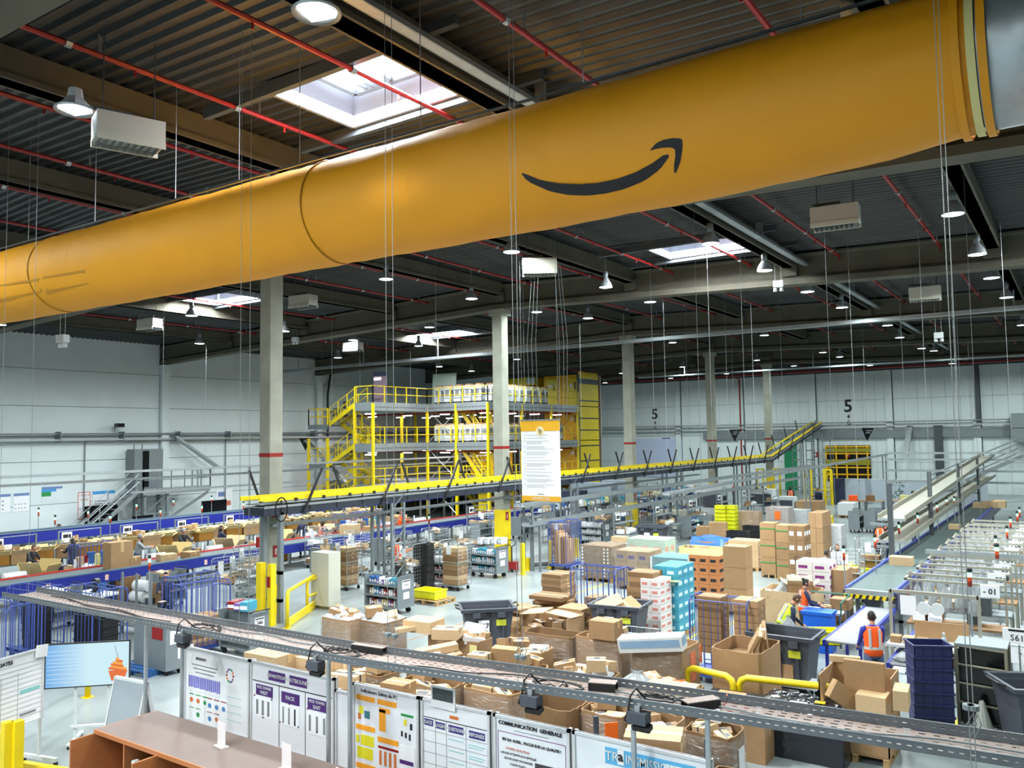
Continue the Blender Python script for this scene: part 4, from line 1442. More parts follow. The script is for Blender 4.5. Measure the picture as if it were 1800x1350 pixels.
def head_part(mb, c, hair_k, skin_k, long_hair=False, bun=False, cap_k=None):
    """an egg-shaped head looking along -Y with nose, ears and hair"""
    old = mb.M
    n, m = 14, 12
    vs, fs, ks = [], [], []
    for i in range(m + 1):
        th = PI * i / m
        for j in range(n):
            ph = 2 * PI * j / n
            x = math.sin(th) * math.cos(ph)
            y = math.sin(th) * math.sin(ph)
            z = math.cos(th)
            wj = .076 * (1 - .22 * max(0, -z))
            r = 1.0
            if y < -.9 and -.35 < z < .1: r = 1.16
            px, py, pz = x * wj * r, y * .096 * r, z * .118
            vs.append((c[0] + px, c[1] + py, c[2] + pz))
    for i in range(m):
        for j in range(n):
            fs.append((i * n + j, (i + 1) * n + j, (i + 1) * n + (j + 1) % n, i * n + (j + 1) % n))
            th = PI * (i + .5) / m
            ph = 2 * PI * (j + .5) / n
            y, z = math.sin(th) * math.sin(ph), math.cos(th)
            hair = z > .55 or (y > -.25 and z > (-.45 if not long_hair else -1.1)) 
            ks.append(hair_k if hair else skin_k)
    s = len(mb.m)
    mb.add(vs, fs)
    mb.m[s:] = ks
    mb.mat(skin_k)
    for sx in (-1, 1): mb.c(c[0] + sx * .078, c[1] + .01, c[2] - .01, .014, .034, .05)
    mb.mat(hair_k)
    for sx in (-1, 1): mb.c(c[0] + sx * .03, c[1] - .089, c[2] + .01, .02, .012, .01)
    mb.mat(skin_k).c(c[0], c[1] - .085, c[2] - .06, .04, .012, .01)
    if long_hair: mb.mat(hair_k).lathe([(.0, .05), (.08, .02), (.085, -.1), (.06, -.2), (0, -.22)], 10, c[0], c[1] + .035, c[2])
    if bun: mb.mat(hair_k).lathe([(0, .045), (.045, .02), (.05, 0), (.04, -.03), (0, -.04)], 8, c[0], c[1] + .08, c[2] + .09)
    if cap_k is not None: mb.mat(cap_k).lathe([(.086, -.005), (.09, .04), (.075, .1), (.03, .135), (0, .14)], 12, c[0], c[1] + .005, c[2])


def person(loc, rz, label, hgt=1.72, shirt=CBLACK, trousers=DENIM, hair=HAIR, skin=SKIN, vest=None, lean=0.0, arm=.9, elbow=.9, sit=False, long_hair=False, bun=False, cap=None, stride=0.0, group=None):
    t = thing('person', label, 'person', (loc[0], loc[1], loc[2] if len(loc) > 2 else 0), rz, group)
    k = hgt / 1.72
    mats = [trousers, shirt, skin, hair, BLACK, cap or hair]
    mb = MB()
    P0 = Vector((0, 0, .93))
    Ml = Matrix.Translation(P0) @ Matrix.Rotation(lean, 4, 'X') @ Matrix.Translation(-P0)
    # legs and torso as one lofted figure; lean turns the upper body about the hips
    S = Matrix.Scale(k, 4)
    mb.M = S
    for sx in (-1, 1):
        f = stride * sx
        if sit:
            pts = [(sx * .09, 0, .9), (sx * .1, -.2, .88), (sx * .11, -.42, .86), (sx * .11, -.44, .5), (sx * .11, -.42, .42)]
            rr = [.095, .09, .065, .055, .045]
        else:
            pts = [(sx * .09, 0, .93), (sx * .095, -f * .12, .75), (sx * .1, -f * .22 - .01, .5), (sx * .1, -f * .26 + .02, .3), (sx * .1, -f * .28 + .03, .08)]
            rr = [.1, .09, .064, .058, .042]
        mb.mat(0).tube(pts, .08, 10, True, rr)
        e = pts[-1]
        mb.mat(4).tube([(e[0], e[1] + .05, e[2] - .045), (e[0], e[1] - .05, e[2] - .05), (e[0] + sx * .01, e[1] - .17, e[2] - .055)], .04, 8, True, [.04, .045, .03])
    mb.mat(0)
    loft(mb, [((0, 0, .84), .14, .1), ((0, 0, .9), .168, .118), ((0, 0, .98), .16, .112), ((0, 0, 1.02), .15, .105)])
    mb.M = S @ Ml
    mb.mat(1)
    loft(mb, [((0, 0, .95), .162, .114), ((0, 0, 1.05), .148, .104), ((0, 0, 1.2), .162, .112), ((0, .0, 1.33), .18, .11), ((0, .005, 1.41), .16, .092), ((0, .01, 1.46), .085, .07), ((0, .01, 1.48), .058, .056)])
    mb.mat(2).tube([(0, .012, 1.44), (0, .004, 1.55)], .052, 10, True, [.056, .05])
    for sx in (-1, 1):
        a, b = (arm, elbow) if not isinstance(arm, tuple) else ((arm[0], elbow[0]) if sx < 0 else (arm[1], elbow[1]))
        sh = Vector((sx * .175, .0, 1.4))
        up = Vector((sx * .12, -math.sin(a), -math.cos(a))).normalized()
        fo = Vector((-sx * .12, -math.sin(a + b), -math.cos(a + b))).normalized()
        el = sh + up * .28
        wr = el + fo * .24
        mb.mat(1).tube([sh + Vector((-sx * .05, 0, .01)), sh, sh + up * .14, el, el + fo * .1, wr], .045, 10, True, [.055, .058, .05, .042, .04, .031])
        hd = wr + fo * .045
        mb.mat(2).tube([wr - fo * .015, wr + fo * .03, wr + fo * .085], .03, 8, True, [.024, .036, .034])
        side = fo.cross(Vector((1, 0, 0))).normalized()
        base = wr + fo * .08
        for q in range(4):
            o = Vector((sx, 0, 0)) * 0 + side.cross(fo).normalized() * (-.026 + q * .0175)
            L = (.062, .072, .068, .052)[q]
            mb.tube([base + o, base + o + fo * L * .55, base + o + fo * L * .85 + side * L * .45], .008, 5, True, [.0095, .0085, .007])
        o = side.cross(fo).normalized() * (-.036 if sx > 0 else .036)
        mb.tube([wr + fo * .03 + o * .7, wr + fo * .065 + o * 1.3 + side * .012, wr + fo * .09 + o * 1.35 + side * .03], .009, 5, True, [.012, .01, .008])
    head_part(mb, (0, -.012, 1.625), 3, 2, long_hair, bun, 5 if cap else None)
    mb.obj('body', mats, t, True)
    if vest:
        v = MB()
        v.M = S @ Ml
        loft(v, [((0, 0, .90), .182, .134), ((0, 0, 1.05), .166, .122), ((0, 0, 1.2), .178, .128), ((0, .0, 1.33), .188, .126), ((0, .005, 1.425), .14, .106), ((0, .01, 1.455), .1, .085)])
        vo = v.obj('safety_vest', vest, t, True)
        b = MB()
        b.M = S @ Ml
        loft(b, [((0, 0, 1.02), .1735, .1275), ((0, 0, 1.07), .1705, .1265)])
        for sx in (-1, 1):
            for sy in (-1, 1): b.c(sx * .09, sy * .112, 1.24, .045, .03, .34, rx=0)
        b.obj('reflective_stripe', SILV, vo)
    return t


def ph(px, py, h, dz=0):
    x, y = at(px, py, h)
    return (x, y, dz)


# ================================================================ REPEATED GOODS AND CARTS
def mk_box(m):
    def f():
        t = thing('carton', 'x', 'box')
        MB().bx(-.5, .5, -.5, .5, 0, 1).obj('box_body', m, t)
        MB().bx(-.5, .5, -.07, .07, 1, 1.012).bx(.5, .508, -.07, .07, .62, 1.0).bx(-.508, -.5, -.07, .07, .62, 1.0).obj('tape', mat('tape_brown', (196, 164, 120), .35), t)
        return t
    return Kind(f)


def mk_parcel(m, tm, name='parcel'):
    def f():
        t = thing(name, 'x', 'parcel')
        MB().bx(-.5, .5, -.5, .5, 0, 1).obj('box_body', m, t)
        MB().bx(-.505, .505, -.06, .06, .5, 1.015).bx(-.1, .22, .1, .38, 1.0, 1.012).obj('tape_strip', tm, t)
        MB().bx(-.35, .05, -.42, -.14, 1.0, 1.014).obj('shipping_label', PAPER, t)
        return t
    return Kind(f)


BOX = [mk_box(CARD), mk_box(CARDL), mk_box(CARDD)]
PAR = [mk_parcel(CARDL, TAPE), mk_parcel(CARD, TAPE), mk_parcel(CARDL, mat('tape_light', (214, 190, 150), .4)), mk_parcel(PAPER, mat('poly_print', (190, 196, 210), .5), 'mailer_bag'), mk_parcel(CARD, mat('tape_light2', (214, 190, 150), .4))]


def box(x0, x1, y0, y1, z0, z1, label, kind=0, group=None, rz=0):
    return BOX[kind](((x0 + x1) / 2, (y0 + y1) / 2, z0), rz, label, group, (x1 - x0, y1 - y0, z1 - z0))


def heap(x0, x1, y0, y1, z, n, label, group, size=.34, up=.2, seed=0):
    """loose parcels lying on one another"""
    rr = random.Random(seed)
    nx = max(2, round((x1 - x0) / size))
    ny = max(2, round((y1 - y0) / size))
    k = 0
    for lay in range(2):
        for i in range(nx):
            for j in range(ny):
                if lay and rr.random() < .55: continue
                if k >= n: return
                x = x0 + (i + .5 + rr.uniform(-.2, .2)) * (x1 - x0) / nx
                y = y0 + (j + .5 + rr.uniform(-.2, .2)) * (y1 - y0) / ny
                w_, d_, h_ = rr.uniform(.75, 1.25) * size, rr.uniform(.6, .95) * size, rr.uniform(.08, .22)
                w_, d_ = min(w_, (x1 - x0) * .6), min(d_, (y1 - y0) * .6)
                o = rr.choice(PAR)((x, y, z + lay * up * .8 + rr.uniform(-.03, .06)), rr.uniform(-.9, .9), label, group, (w_, d_, h_))
                o.rotation_euler = (rr.uniform(-.22, .22), rr.uniform(-.22, .22), rr.uniform(-1.2, 1.2))
                k += 1


def mk_pallet():
    t = thing('pallet', 'x', 'pallet')
    for y in (-.53, -.26, 0, .26, .53): MB().bx(-.6, .6, y - .06, y + .06, .12, .144).obj('board', WOOD, t)
    for x in (-.53, 0, .53):
        MB().bx(x - .05, x + .05, -.6, .6, .0, .02).bx(x - .05, x + .05, -.6, .6, .1, .12).obj('runner', WOOD, t)
        b = MB()
        for y in (-.53, 0, .53): b.bx(x - .05, x + .05, y - .06, y + .06, .02, .1)
        b.obj('block', WOOD, t)
    return t


pallet = Kind(mk_pallet)


def bluepallet():
    pass


FOLD = mat('film_cap', (214, 218, 224), .22, bump=.9, bscale=7, alpha=.55)


def gaylord(x0, x1, y0, y1, h, label, fill=1.0, wrap=True, n=12, seed=0, pname='open gaylord box', m=CARD, size=.33, hole=None, pal=True, sheet=None):
    """large open corrugated box on a pallet, with loose parcels; walls have thickness and bulge a little"""
    cx, cy, W, L = (x0 + x1) / 2, (y0 + y1) / 2, x1 - x0, y1 - y0
    rr = random.Random(seed + 5)
    zb = .15 if pal else 0
    t = thing('gaylord_box', label, 'box', (cx, cy, zb))
    H_ = h - zb
    th = .018
    def ring(q, z, bulge):
        pts = []
        a, b = W / 2 + q, L / 2 + q
        c = .05
        for k in range(7): pts.append((-a + c + (2 * a - 2 * c) * k / 6, -b - bulge * math.sin(PI * k / 6), z))
        for k in range(7): pts.append((a + bulge * math.sin(PI * k / 6), -b + c + (2 * b - 2 * c) * k / 6, z))
        for k in range(7): pts.append((a - c - (2 * a - 2 * c) * k / 6, b + bulge * math.sin(PI * k / 6), z))
        for k in range(7): pts.append((-a - bulge * math.sin(PI * k / 6), b - c - (2 * b - 2 * c) * k / 6, z))
        return pts
    mb = MB()
    zs = [0, H_ * .4, H_ * .75, H_]
    bl = [0, .025, .03, .015]
    outer = [ring(0, z, b) for z, b in zip(zs, bl)]
    inner = [ring(-th, z, b) for z, b in zip(zs, bl)]
    n_ = 28
    wav = [rr.uniform(-.012, .014) for _ in range(n_)]
    for k in range(n_):
        outer[3][k] = (*outer[3][k][:2], outer[3][k][2] + wav[k])
        inner[3][k] = (*inner[3][k][:2], inner[3][k][2] + wav[k])
    for r in outer + inner: mb.v += r
    for i in range(3):
        for j in range(n_):
            a, b = i * n_ + j, i * n_ + (j + 1) % n_
            mb.f.append((a, b, b + n_, a + n_))
            a += 4 * n_
            b += 4 * n_
            mb.f.append((a, a + n_, b + n_, b))
    for j in range(n_): mb.f.append((3 * n_ + j, 3 * n_ + (j + 1) % n_, 7 * n_ + (j + 1) % n_, 7 * n_ + j))
    mb.f.append(tuple(range(n_))[::-1])
    mb.m = [0] * len(mb.f)
    mb.obj('corrugated_wall', m, t)
    if fill > 0: MB().bx(-W / 2 + .03, W / 2 - .03, -L / 2 + .03, L / 2 - .03, .02, H_ * fill - .12).obj('packed_goods', CARDD, t)
    if wrap:
        f = MB()
        r0 = [ring(.012 + .006 * i, z, b) for i, (z, b) in enumerate(zip([.0, H_ * .4, H_ * .75, H_ * .97], bl))]
        for r in r0: f.v += r
        for i in range(3):
            for j in range(n_):
                f.f.append((i * n_ + j, i * n_ + (j + 1) % n_, (i + 1) * n_ + (j + 1) % n_, (i + 1) * n_ + j))
                f.m.append(0)
        f.obj('stretch_film', FILM, t, True)
    if sheet:
        s = MB()
        if sheet == 'o': s.bx(W / 2 + .03, W / 2 + .04, -.1, .12, H_ * .45, H_ * .9).obj('orange_sheet', ORANGE, t)
        if sheet == 'y': s.bx(W / 2 - .15, W / 2 + .03, -L / 2 - .05, -L / 2 - .04, H_ * .5, H_ * .95).obj('yellow_sheet', CREAM, t)
        if sheet == 'w': s.bx(W / 2 + .03, W / 2 + .04, -.1, .12, H_ * .3, H_ * .8).obj('white_sheet', PAPER, t)
    if pal: pallet((cx, cy), 0, 'wooden pallet under the ' + label, None, (min(W / 1.2, 1.05), min(L / 1.2, 1.05), 1))
    if n: heap(x0 + .1, x1 - .1, y0 + .1, y1 - .1, zb + H_ * fill - .11, n, 'loose parcel in the ' + label, 'parcels in the ' + label, size, .2, seed)
    return t


def mk_rollcage(m, W=.8, L=1.2, Hh=1.75, bars=9):
    def f():
        t = thing('roll_cage', 'x', 'cart')
        a, b = L / 2, W / 2
        MB().bx(-a, a, -b, b, .17, .21).bx(-a, a, -b, -b + .04, .13, .23).bx(-a, a, b - .04, b, .13, .23).obj('base', m, t)
        w = MB()
        for x in (-a + .12, a - .12):
            for y in (-b + .12, b - .12): w.tube([(x, y - .02, .065), (x, y + .02, .065)], .065, 10).bx(x - .02, x + .02, y - .03, y + .03, .06, .17)
        w.obj('caster', RUBBER, t)
        for sx in (-1, 1):
            fr = MB()
            x = sx * a
            fr.tube([(x, -b, .2), (x, -b, Hh - .12), (x, -b + .1, Hh), (x, b - .1, Hh), (x, b, Hh - .12), (x, b, .2)], .017, 6)
            for i in range(1, 5): fr.tube([(x, -b + i * W / 5, .2), (x, -b + i * W / 5, Hh)], .009, 4, False)
            fr.obj('end_frame', m, t)
        for sy in (-1, 1):
            fr = MB()
            y = sy * b
            fr.tube([(-a, y, Hh - .05), (a, y, Hh - .05)], .014, 5).tube([(-a, y, .3), (a, y, .3)], .012, 5)
            for i in range(1, bars): fr.tube([(-a + i * L / bars, y, .2), (-a + i * L / bars, y, Hh - .05)], .009, 4, False)
            fr.obj('side_grid', m, t)
        MB().tube([(-a, 0, Hh), (a, 0, Hh)], .012, 5).obj('top_bar', m, t)
        return t
    return Kind(f)


cage_b = mk_rollcage(CAGEB, bars=8)


def mk_meshcage():
    t = thing('mesh_roll_cage', 'x', 'cart')
    a, b, Hh = .42, .36, 1.7
    MB().bx(-a, a, -b, b, .15, .19).obj('base', GALV, t)
    w = MB()
    for x in (-.34, .34):
        for y in (-.28, .28): w.tube([(x, y - .02, .06), (x, y + .02, .06)], .06, 10).bx(x - .015, x + .015, y - .02, y + .02, .06, .15)
    w.obj('caster', RUBBER, t)
    for ax in range(3):
        g = MB()
        if ax < 2:
            x = (-a, a)[ax]
            g.tube([(x, -b, .17), (x, -b, Hh - .06), (x, -b + .06, Hh), (x, b - .06, Hh), (x, b, Hh - .06), (x, b, .17)], .014, 5)
            for i in range(1, 6): g.tube([(x, -b + i * .12, .19), (x, -b + i * .12, Hh)], .005, 3, False)
            for i in range(1, 13): g.tube([(x, -b, .19 + i * .118), (x, b, .19 + i * .118)], .005, 3, False)
        else:
            for i in range(1, 7): g.tube([(-a + i * .12, b, .19), (-a + i * .12, b, Hh)], .005, 3, False)
            for i in range(0, 13): g.tube([(-a, b, .19 + i * .118), (a, b, .19 + i * .118)], .005, 3, False)
        g.obj('mesh_side', GALV, t)
    MB().bx(-a, a, -b, b, .95, .965).obj('shelf', GALV, t)
    MB().bx(-a - .006, -a, -.1, .1, 1.3, 1.58).bx(-.1, .1, -b - .006, -b, 1.25, 1.55).obj('label_card', PAPER, t)
    return t


cage_m = Kind(mk_meshcage)


def mk_dumpster():
    """four-wheeled grey waste container, open"""
    t = thing('wheeled_bin', 'x', 'bin')
    mb = MB()
    def rr4(a, b, z): return [(-a, -b, z), (a, -b, z), (a, b, z), (-a, b, z)]
    def loftq(rs):
        for r in rs: mb.v += r
        n = len(mb.v) - 4 * len(rs)
        for i in range(len(rs) - 1):
            for j in range(4):
                mb.f.append((n + i * 4 + j, n + i * 4 + (j + 1) % 4, n + (i + 1) * 4 + (j + 1) % 4, n + (i + 1) * 4 + j))
                mb.m.append(0)
        mb.f.append((n + 3, n + 2, n + 1, n)); mb.m.append(0)
        mb.f.append(tuple(n + (len(rs) - 1) * 4 + j for j in range(4))); mb.m.append(0)
    loftq([rr4(.48, .36, .16), rr4(.56, .42, .9), rr4(.58, .44, 1.1), rr4(.66, .52, 1.12), rr4(.68, .54, 1.2), rr4(.64, .5, 1.21), rr4(.61, .47, 1.19), rr4(.52, .4, .62)])
    mb.obj('body', GREY, t)
    rb = MB()
    for x in (-.35, 0, .35): rb.c(x, -.42, .55, .05, .05, .7, rx=.09)
    for x in (-.3, .3): rb.bx(x - .09, x + .09, -.56, -.52, 1.0, 1.12)
    rb.obj('rib', GREY, t)
    w = MB()
    for x in (-.4, .4):
        for y in (-.28, .28): w.tube([(x, y - .025, .09), (x, y + .025, .09)], .09, 12).bx(x - .03, x + .03, y - .04, y + .04, .09, .18)
    w.obj('caster', RUBBER, t)
    h = MB()
    for sx in (-1, 1):
        h.tube([(sx * .66, -.22, 1.16), (sx * .76, -.2, 1.2), (sx * .76, .2, 1.2), (sx * .66, .22, 1.16)], .02, 6)
    h.lathe([(0, 0), (.05, 0), (.05, .06), (0, .06)], 10, 0, -.5, 1.04)
    h.obj('handle', BLACK, t)
    MB().c(-.12, -.47, .72, .26, .012, .42, rx=.09).obj('white_label', PAPER, t)
    MB().c(-.12, -.479, .66, .18, .012, .05, rx=.09).obj('label_print', INKG, t)
    MB().c(.3, -.468, .86, .24, .012, .14, rx=.09).obj('yellow_sticker', mat('sticker_yellow', (206, 210, 60), .5), t)
    return t


bin_k = Kind(mk_dumpster)


def mk_bookcart():
    t = thing('shelf_cart', 'x', 'cart')
    for sx in (-1, 1): MB().bx(sx * .52 - .02, sx * .52 + .02, -.28, .28, .18, 1.15).obj('side_panel', STEEL, t)
    for z in (.18, .5, .82): MB().bx(-.5, .5, -.27, .27, z, z + .03).bx(-.5, .5, -.28, -.26, z, z + .06).obj('shelf', STEEL, t)
    MB().bx(-.5, .5, -.01, .01, .2, 1.1).obj('divider', STEEL, t)
    MB().tube([(.5, -.25, 1.15), (.6, -.25, 1.2), (.6, .25, 1.2), (.5, .25, 1.15)], .015, 6).obj('handle', BLACK, t)
    w = MB()
    for x in (-.42, .42):
        for y in (-.2, .2): w.tube([(x, y - .02, .075), (x, y + .02, .075)], .075, 12).bx(x - .02, x + .02, y - .03, y + .03, .075, .18)
    w.obj('caster', RUBBER, t)
    MB().bx(.54, .546, -.14, .14, .75, 1.02).bx(.54, .546, -.1, .1, .45, .65).obj('label_card', PAPER, t)
    MB().bx(.547, .55, -.13, .13, .97, 1.0).bx(.547, .55, -.07, .07, .86, .88).obj('label_print', INK, t)
    return t


cart_k = Kind(mk_bookcart)


def mk_goods(ms, name, cat, w_, hh, dx=.045):
    def f():
        t = thing(name, 'x', cat)
        MB().bx(-w_ / 2, w_ / 2, -.1, .1, 0, hh).obj('pack', ms[0], t)
        MB().bx(-w_ / 2 + .003, w_ / 2 - .003, -.104, -.1, hh * .2, hh * .6).obj('pack_label', ms[1], t)
        return t
    return Kind(f)


BOOKS = [mk_goods([m, PAPER], 'packed_item', 'goods', .07, hh) for m, hh in ((WHITE, .2), (CYAN, .22), (RED, .19), (BLIND, .24), (CARDL, .18), (CREAM, .2), (mat('goods_violet', (120, 90, 160), .5), .17), (PAPER, .23))]


def shelf_goods(x0, x1, y, z, label, group, pal=None, step=.085, seed=0, rz=0):
    rr = random.Random(seed)
    x = x0
    while x < x1:
        k = rr.choice(pal or range(len(BOOKS)))
        BOOKS[k]((x, y, z), rz + rr.uniform(-.08, .08), label, group, (1, 1, rr.uniform(.8, 1.1)))
        x += step


def mk_crate(m, name='tote_crate'):
    def f():
        t = thing(name, 'x', 'crate')
        mb = MB()
        a, b, h = .3, .2, .24
        mb.bx(-a, a, -b, b, 0, .015).bx(-a, a, -b, -b + .012, 0, h).bx(-a, a, b - .012, b, 0, h).bx(-a, -a + .012, -b, b, 0, h).bx(a - .012, a, -b, b, 0, h)
        mb.obj('body', m, t)
        r = MB()
        r.bx(-a - .02, a + .02, -b - .02, -b, h - .03, h).bx(-a - .02, a + .02, b, b + .02, h - .03, h).bx(-a - .02, -a, -b, b, h - .03, h).bx(a, a + .02, -b, b, h - .03, h)
        for x in (-.15, 0, .15): r.bx(x - .006, x + .006, -b - .012, -b, 0, h)
        r.obj('rim', m, t)
        return t
    return Kind(f)


crate_y, crate_k, crate_n = mk_crate(mat('crate_yellow', (222, 222, 30), .45)), mk_crate(BLACK), mk_crate(mat('crate_navy', (28, 32, 78), .5))


def mk_signal():
    t = thing('signal_light', 'x', 'lamp')
    MB().tube([(0, 0, 0), (0, 0, 1.95)], .018, 6).bx(-.1, .1, -.1, .1, 0, .02).obj('pole', GALV, t)
    for z0, m, nm in ((1.95, mat('lens_red_dark', (120, 30, 20), .4), 'red_segment'), (2.05, mat('lens_orange', (190, 70, 20), .4), 'orange_segment'), (2.15, LED_G, 'lit_segment')):
        MB().lathe([(0, 0), (.034, 0), (.034, .1), (0, .1)], 10, 0, 0, z0).obj(nm, m, t)
    MB().lathe([(0, 0), (.042, 0), (.042, .08), (.03, .1), (0, .1)], 10, 0, 0, 2.25).obj('cap', BLACK, t)
    return t


signal = Kind(mk_signal)


def mk_station(m_top=STEEL):
    """packing bench: table, uprights, shelf, number board, scanner screen"""
    t = thing('packing_bench', 'x', 'table')
    MB().bx(-.9, .9, -.4, .4, .82, .87).obj('table_top', m_top, t)
    for sx in (-.85, .85):
        for sy in (-.36, .36): MB().bx(sx - .025, sx + .025, sy - .025, sy + .025, 0, .82 if sy < 0 else 1.85).obj('leg', STEEL, t)
    MB().bx(-.88, .88, .1, .4, 1.35, 1.38).bx(-.88, .88, -.3, .3, .35, .37).obj('shelf', STEEL, t)
    MB().tube([(-.88, .36, 1.82), (.88, .36, 1.82)], .02, 6).obj('cross_bar', STEEL, t)
    MB().c(.5, .2, 1.12, .34, .04, .26, rz=.3).bx(.48, .52, .22, .26, .87, 1.05).obj('scan_screen', SCREEN, t)
    MB().bx(-.75, -.35, .3, .32, 1.5, 1.78).obj('number_board', PAPER, t)
    MB().bx(-.7, -.5, .295, .3, 1.56, 1.7).bx(-.48, -.4, .295, .3, 1.56, 1.7).obj('board_print', INK, t)
    r = MB()
    r.M = Matrix.Rotation(PI / 2, 4, 'Y')
    r.lathe([(0, -.3), (.1, -.3), (.1, .3), (0, .3)], 12, -1.0, -.2, -.3)
    r.obj('paper_roll', WHITE, t)
    return t


bench = Kind(mk_station)


def mk_low():
    t = thing('packing_table', 'x', 'table')
    MB().bx(-.9, .9, -.35, .35, .78, .82).obj('table_top', STEEL, t)
    for sx in (-.85, .85):
        for sy in (-.3, .3): MB().bx(sx - .025, sx + .025, sy - .025, sy + .025, 0, .78).obj('leg', STEEL, t)
    MB().bx(-.88, .88, -.3, .3, .3, .32).obj('shelf', STEEL, t)
    MB().tube([(-.8, .1, .95), (-.1, .1, .95)], .12, 12).obj('paper_roll', PAPER, t)
    MB().bx(.3, .62, -.1, .15, .82, 1.05).obj('printer_unit', CNAVY, t)
    MB().bx(.12, .2, .2, .22, .95, 1.25).bx(.15, .17, .2, .22, .82, .95).obj('sign_card', PAPER, t)
    return t


low = Kind(mk_low)


def mk_openbox(m=CARDL, m2=CARD):
    def f():
        t = thing('open_carton', 'x', 'box')
        a, b, h = .3, .22, .3
        MB().bx(-a, a, -b, b, 0, .01).bx(-a, a, -b, -b + .012, 0, h).bx(-a, a, b - .012, b, 0, h).bx(-a, -a + .012, -b, b, 0, h).bx(a - .012, a, -b, b, 0, h).obj('box_body', m2, t)
        for k, (dx, dy) in enumerate(((0, -1), (0, 1), (-1, 0), (1, 0))):
            f_ = MB()
            if dy: f_.c(0, dy * (b + .07), h + .07, 2 * a, .2, .01, rx=dy * .75)
            else: f_.c(dx * (a + .07), 0, h + .05, .2, 2 * b, .01, ry=-dx * .6)
            f_.obj('flap', m, t)
        return t
    return Kind(f)


openbox = mk_openbox()
openbox_y = mk_openbox(mat('card_cream', (190, 166, 112), .8), mat('card_amber', (150, 100, 22), .7))


def mk_bag():
    t = thing('plastic_bag', 'x', 'bag')
    mb = MB()
    n = 12
    rings = [(.0, .13, .09), (.1, .17, .12), (.28, .13, .1), (.42, .07, .06), (.5, .03, .03), (.56, .05, .02)]
    rr = random.Random(4)
    for z, a, b in rings:
        for j in range(n):
            q = 1 + rr.uniform(-.14, .14)
            mb.v.append((a * q * math.cos(2 * PI * j / n), b * q * math.sin(2 * PI * j / n), z))
    for i in range(len(rings) - 1):
        for j in range(n):
            mb.f.append((i * n + j, i * n + (j + 1) % n, (i + 1) * n + (j + 1) % n, (i + 1) * n + j))
            mb.m.append(0)
    mb.f.append(tuple(range(n))[::-1]); mb.m.append(0)
    mb.obj('film', mat('bag_film', (160, 166, 170), .3, alpha=.75), t, False)
    MB().bx(-.08, .06, -.06, .06, .02, .16).obj('contents', CARDL, t)
    return t


bag = Kind(mk_bag)


def guard_rail(p, q, label, h=1.02, drop=True, r=.055, low=False, kick=False):
    p, q = Vector((*p, 0)), Vector((*q, 0))
    t = thing('guard_rail', label, 'barrier', p)
    d = (q - p)
    L = d.length
    d.normalize()
    pts = []
    if drop: pts.append(Vector((0, 0, 0)))
    pts += [Vector((0, 0, h - .14)), d * .04 + Vector((0, 0, h - .05)), d * .14 + Vector((0, 0, h)), d * (L - .14) + Vector((0, 0, h)), d * (L - .04) + Vector((0, 0, h - .05)), d * L + Vector((0, 0, h - .14)), d * L]
    MB().tube(pts, r, 10).obj('hoop', YEL, t, True)
    if low: MB().tube([Vector((0, 0, h * .5)), d * L + Vector((0, 0, h * .5))], r * .8, 8).obj('middle_bar', YEL, t, True)
    if kick: MB().beam(Vector((0, 0, .12)), d * L + Vector((0, 0, .12)), .06, .22).obj('kick_plate', YEL, t)
    b = MB()
    for e in (Vector((0, 0, 0)), d * L): b.bx(e.x - .1, e.x + .1, e.y - .1, e.y + .1, 0, .012)
    b.obj('foot_plate', YEL, t)
    return t


def wrapped(x0, x1, y0, y1, z1, label, m=CARD, cells=(2, 2, 3), strap=None, band=None, group=None, cap=True, z0=.15):
    """shrink-wrapped stack of cartons on a pallet: each carton a part"""
    cx, cy = (x0 + x1) / 2, (y0 + y1) / 2
    t = thing('wrapped_pallet_load', label, 'pallet load', (cx, cy, z0), 0, group)
    W, L, Hh = x1 - x0, y1 - y0, z1 - z0
    nx, ny, nz = cells
    for i in range(nx):
        for j in range(ny):
            for k in range(nz):
                if 0 < i < nx - 1 and 0 < j < ny - 1 and k < nz - 1: continue
                g = .004
                ms = m if not isinstance(m, (list, tuple)) else m[(i + j + k) % len(m)]
                MB().bx(-W / 2 + W * i / nx + g, -W / 2 + W * (i + 1) / nx - g, -L / 2 + L * j / ny + g, -L / 2 + L * (j + 1) / ny - g, Hh * k / nz + g, Hh * (k + 1) / nz - g).obj('carton', ms, t)
    if strap:
        for k in range(1, nz + 1):
            z = Hh * (k - .35) / nz
            MB().bx(-W / 2 - .008, W / 2 + .008, -L / 2 - .008, L / 2 + .008, z, z + .03).obj('strap', strap, t)
    if band:
        for k in range(nz):
            z = Hh * (k + .3) / nz
            for i in range(nx):
                MB().bx(-W / 2 + W * (i + .15) / nx, -W / 2 + W * (i + .7) / nx, -L / 2 - .004, -L / 2 + .002, z, z + Hh / nz * .3).obj('print', band, t)
            for i in range(ny):
                MB().bx(W / 2 - .002, W / 2 + .004, -L / 2 + L * (i + .15) / ny, -L / 2 + L * (i + .7) / ny, z, z + Hh / nz * .3).obj('print', band, t)
    if cap:
        f = MB()
        e = .02
        f.bx(-W / 2 - e, W / 2 + e, -L / 2 - e, L / 2 + e, 0, Hh + e)
        f.obj('stretch_film', FILM, t)
    pallet((cx, cy), 0, 'wooden pallet under the ' + label, None, (W / 1.2, L / 1.2, 1))
    return t

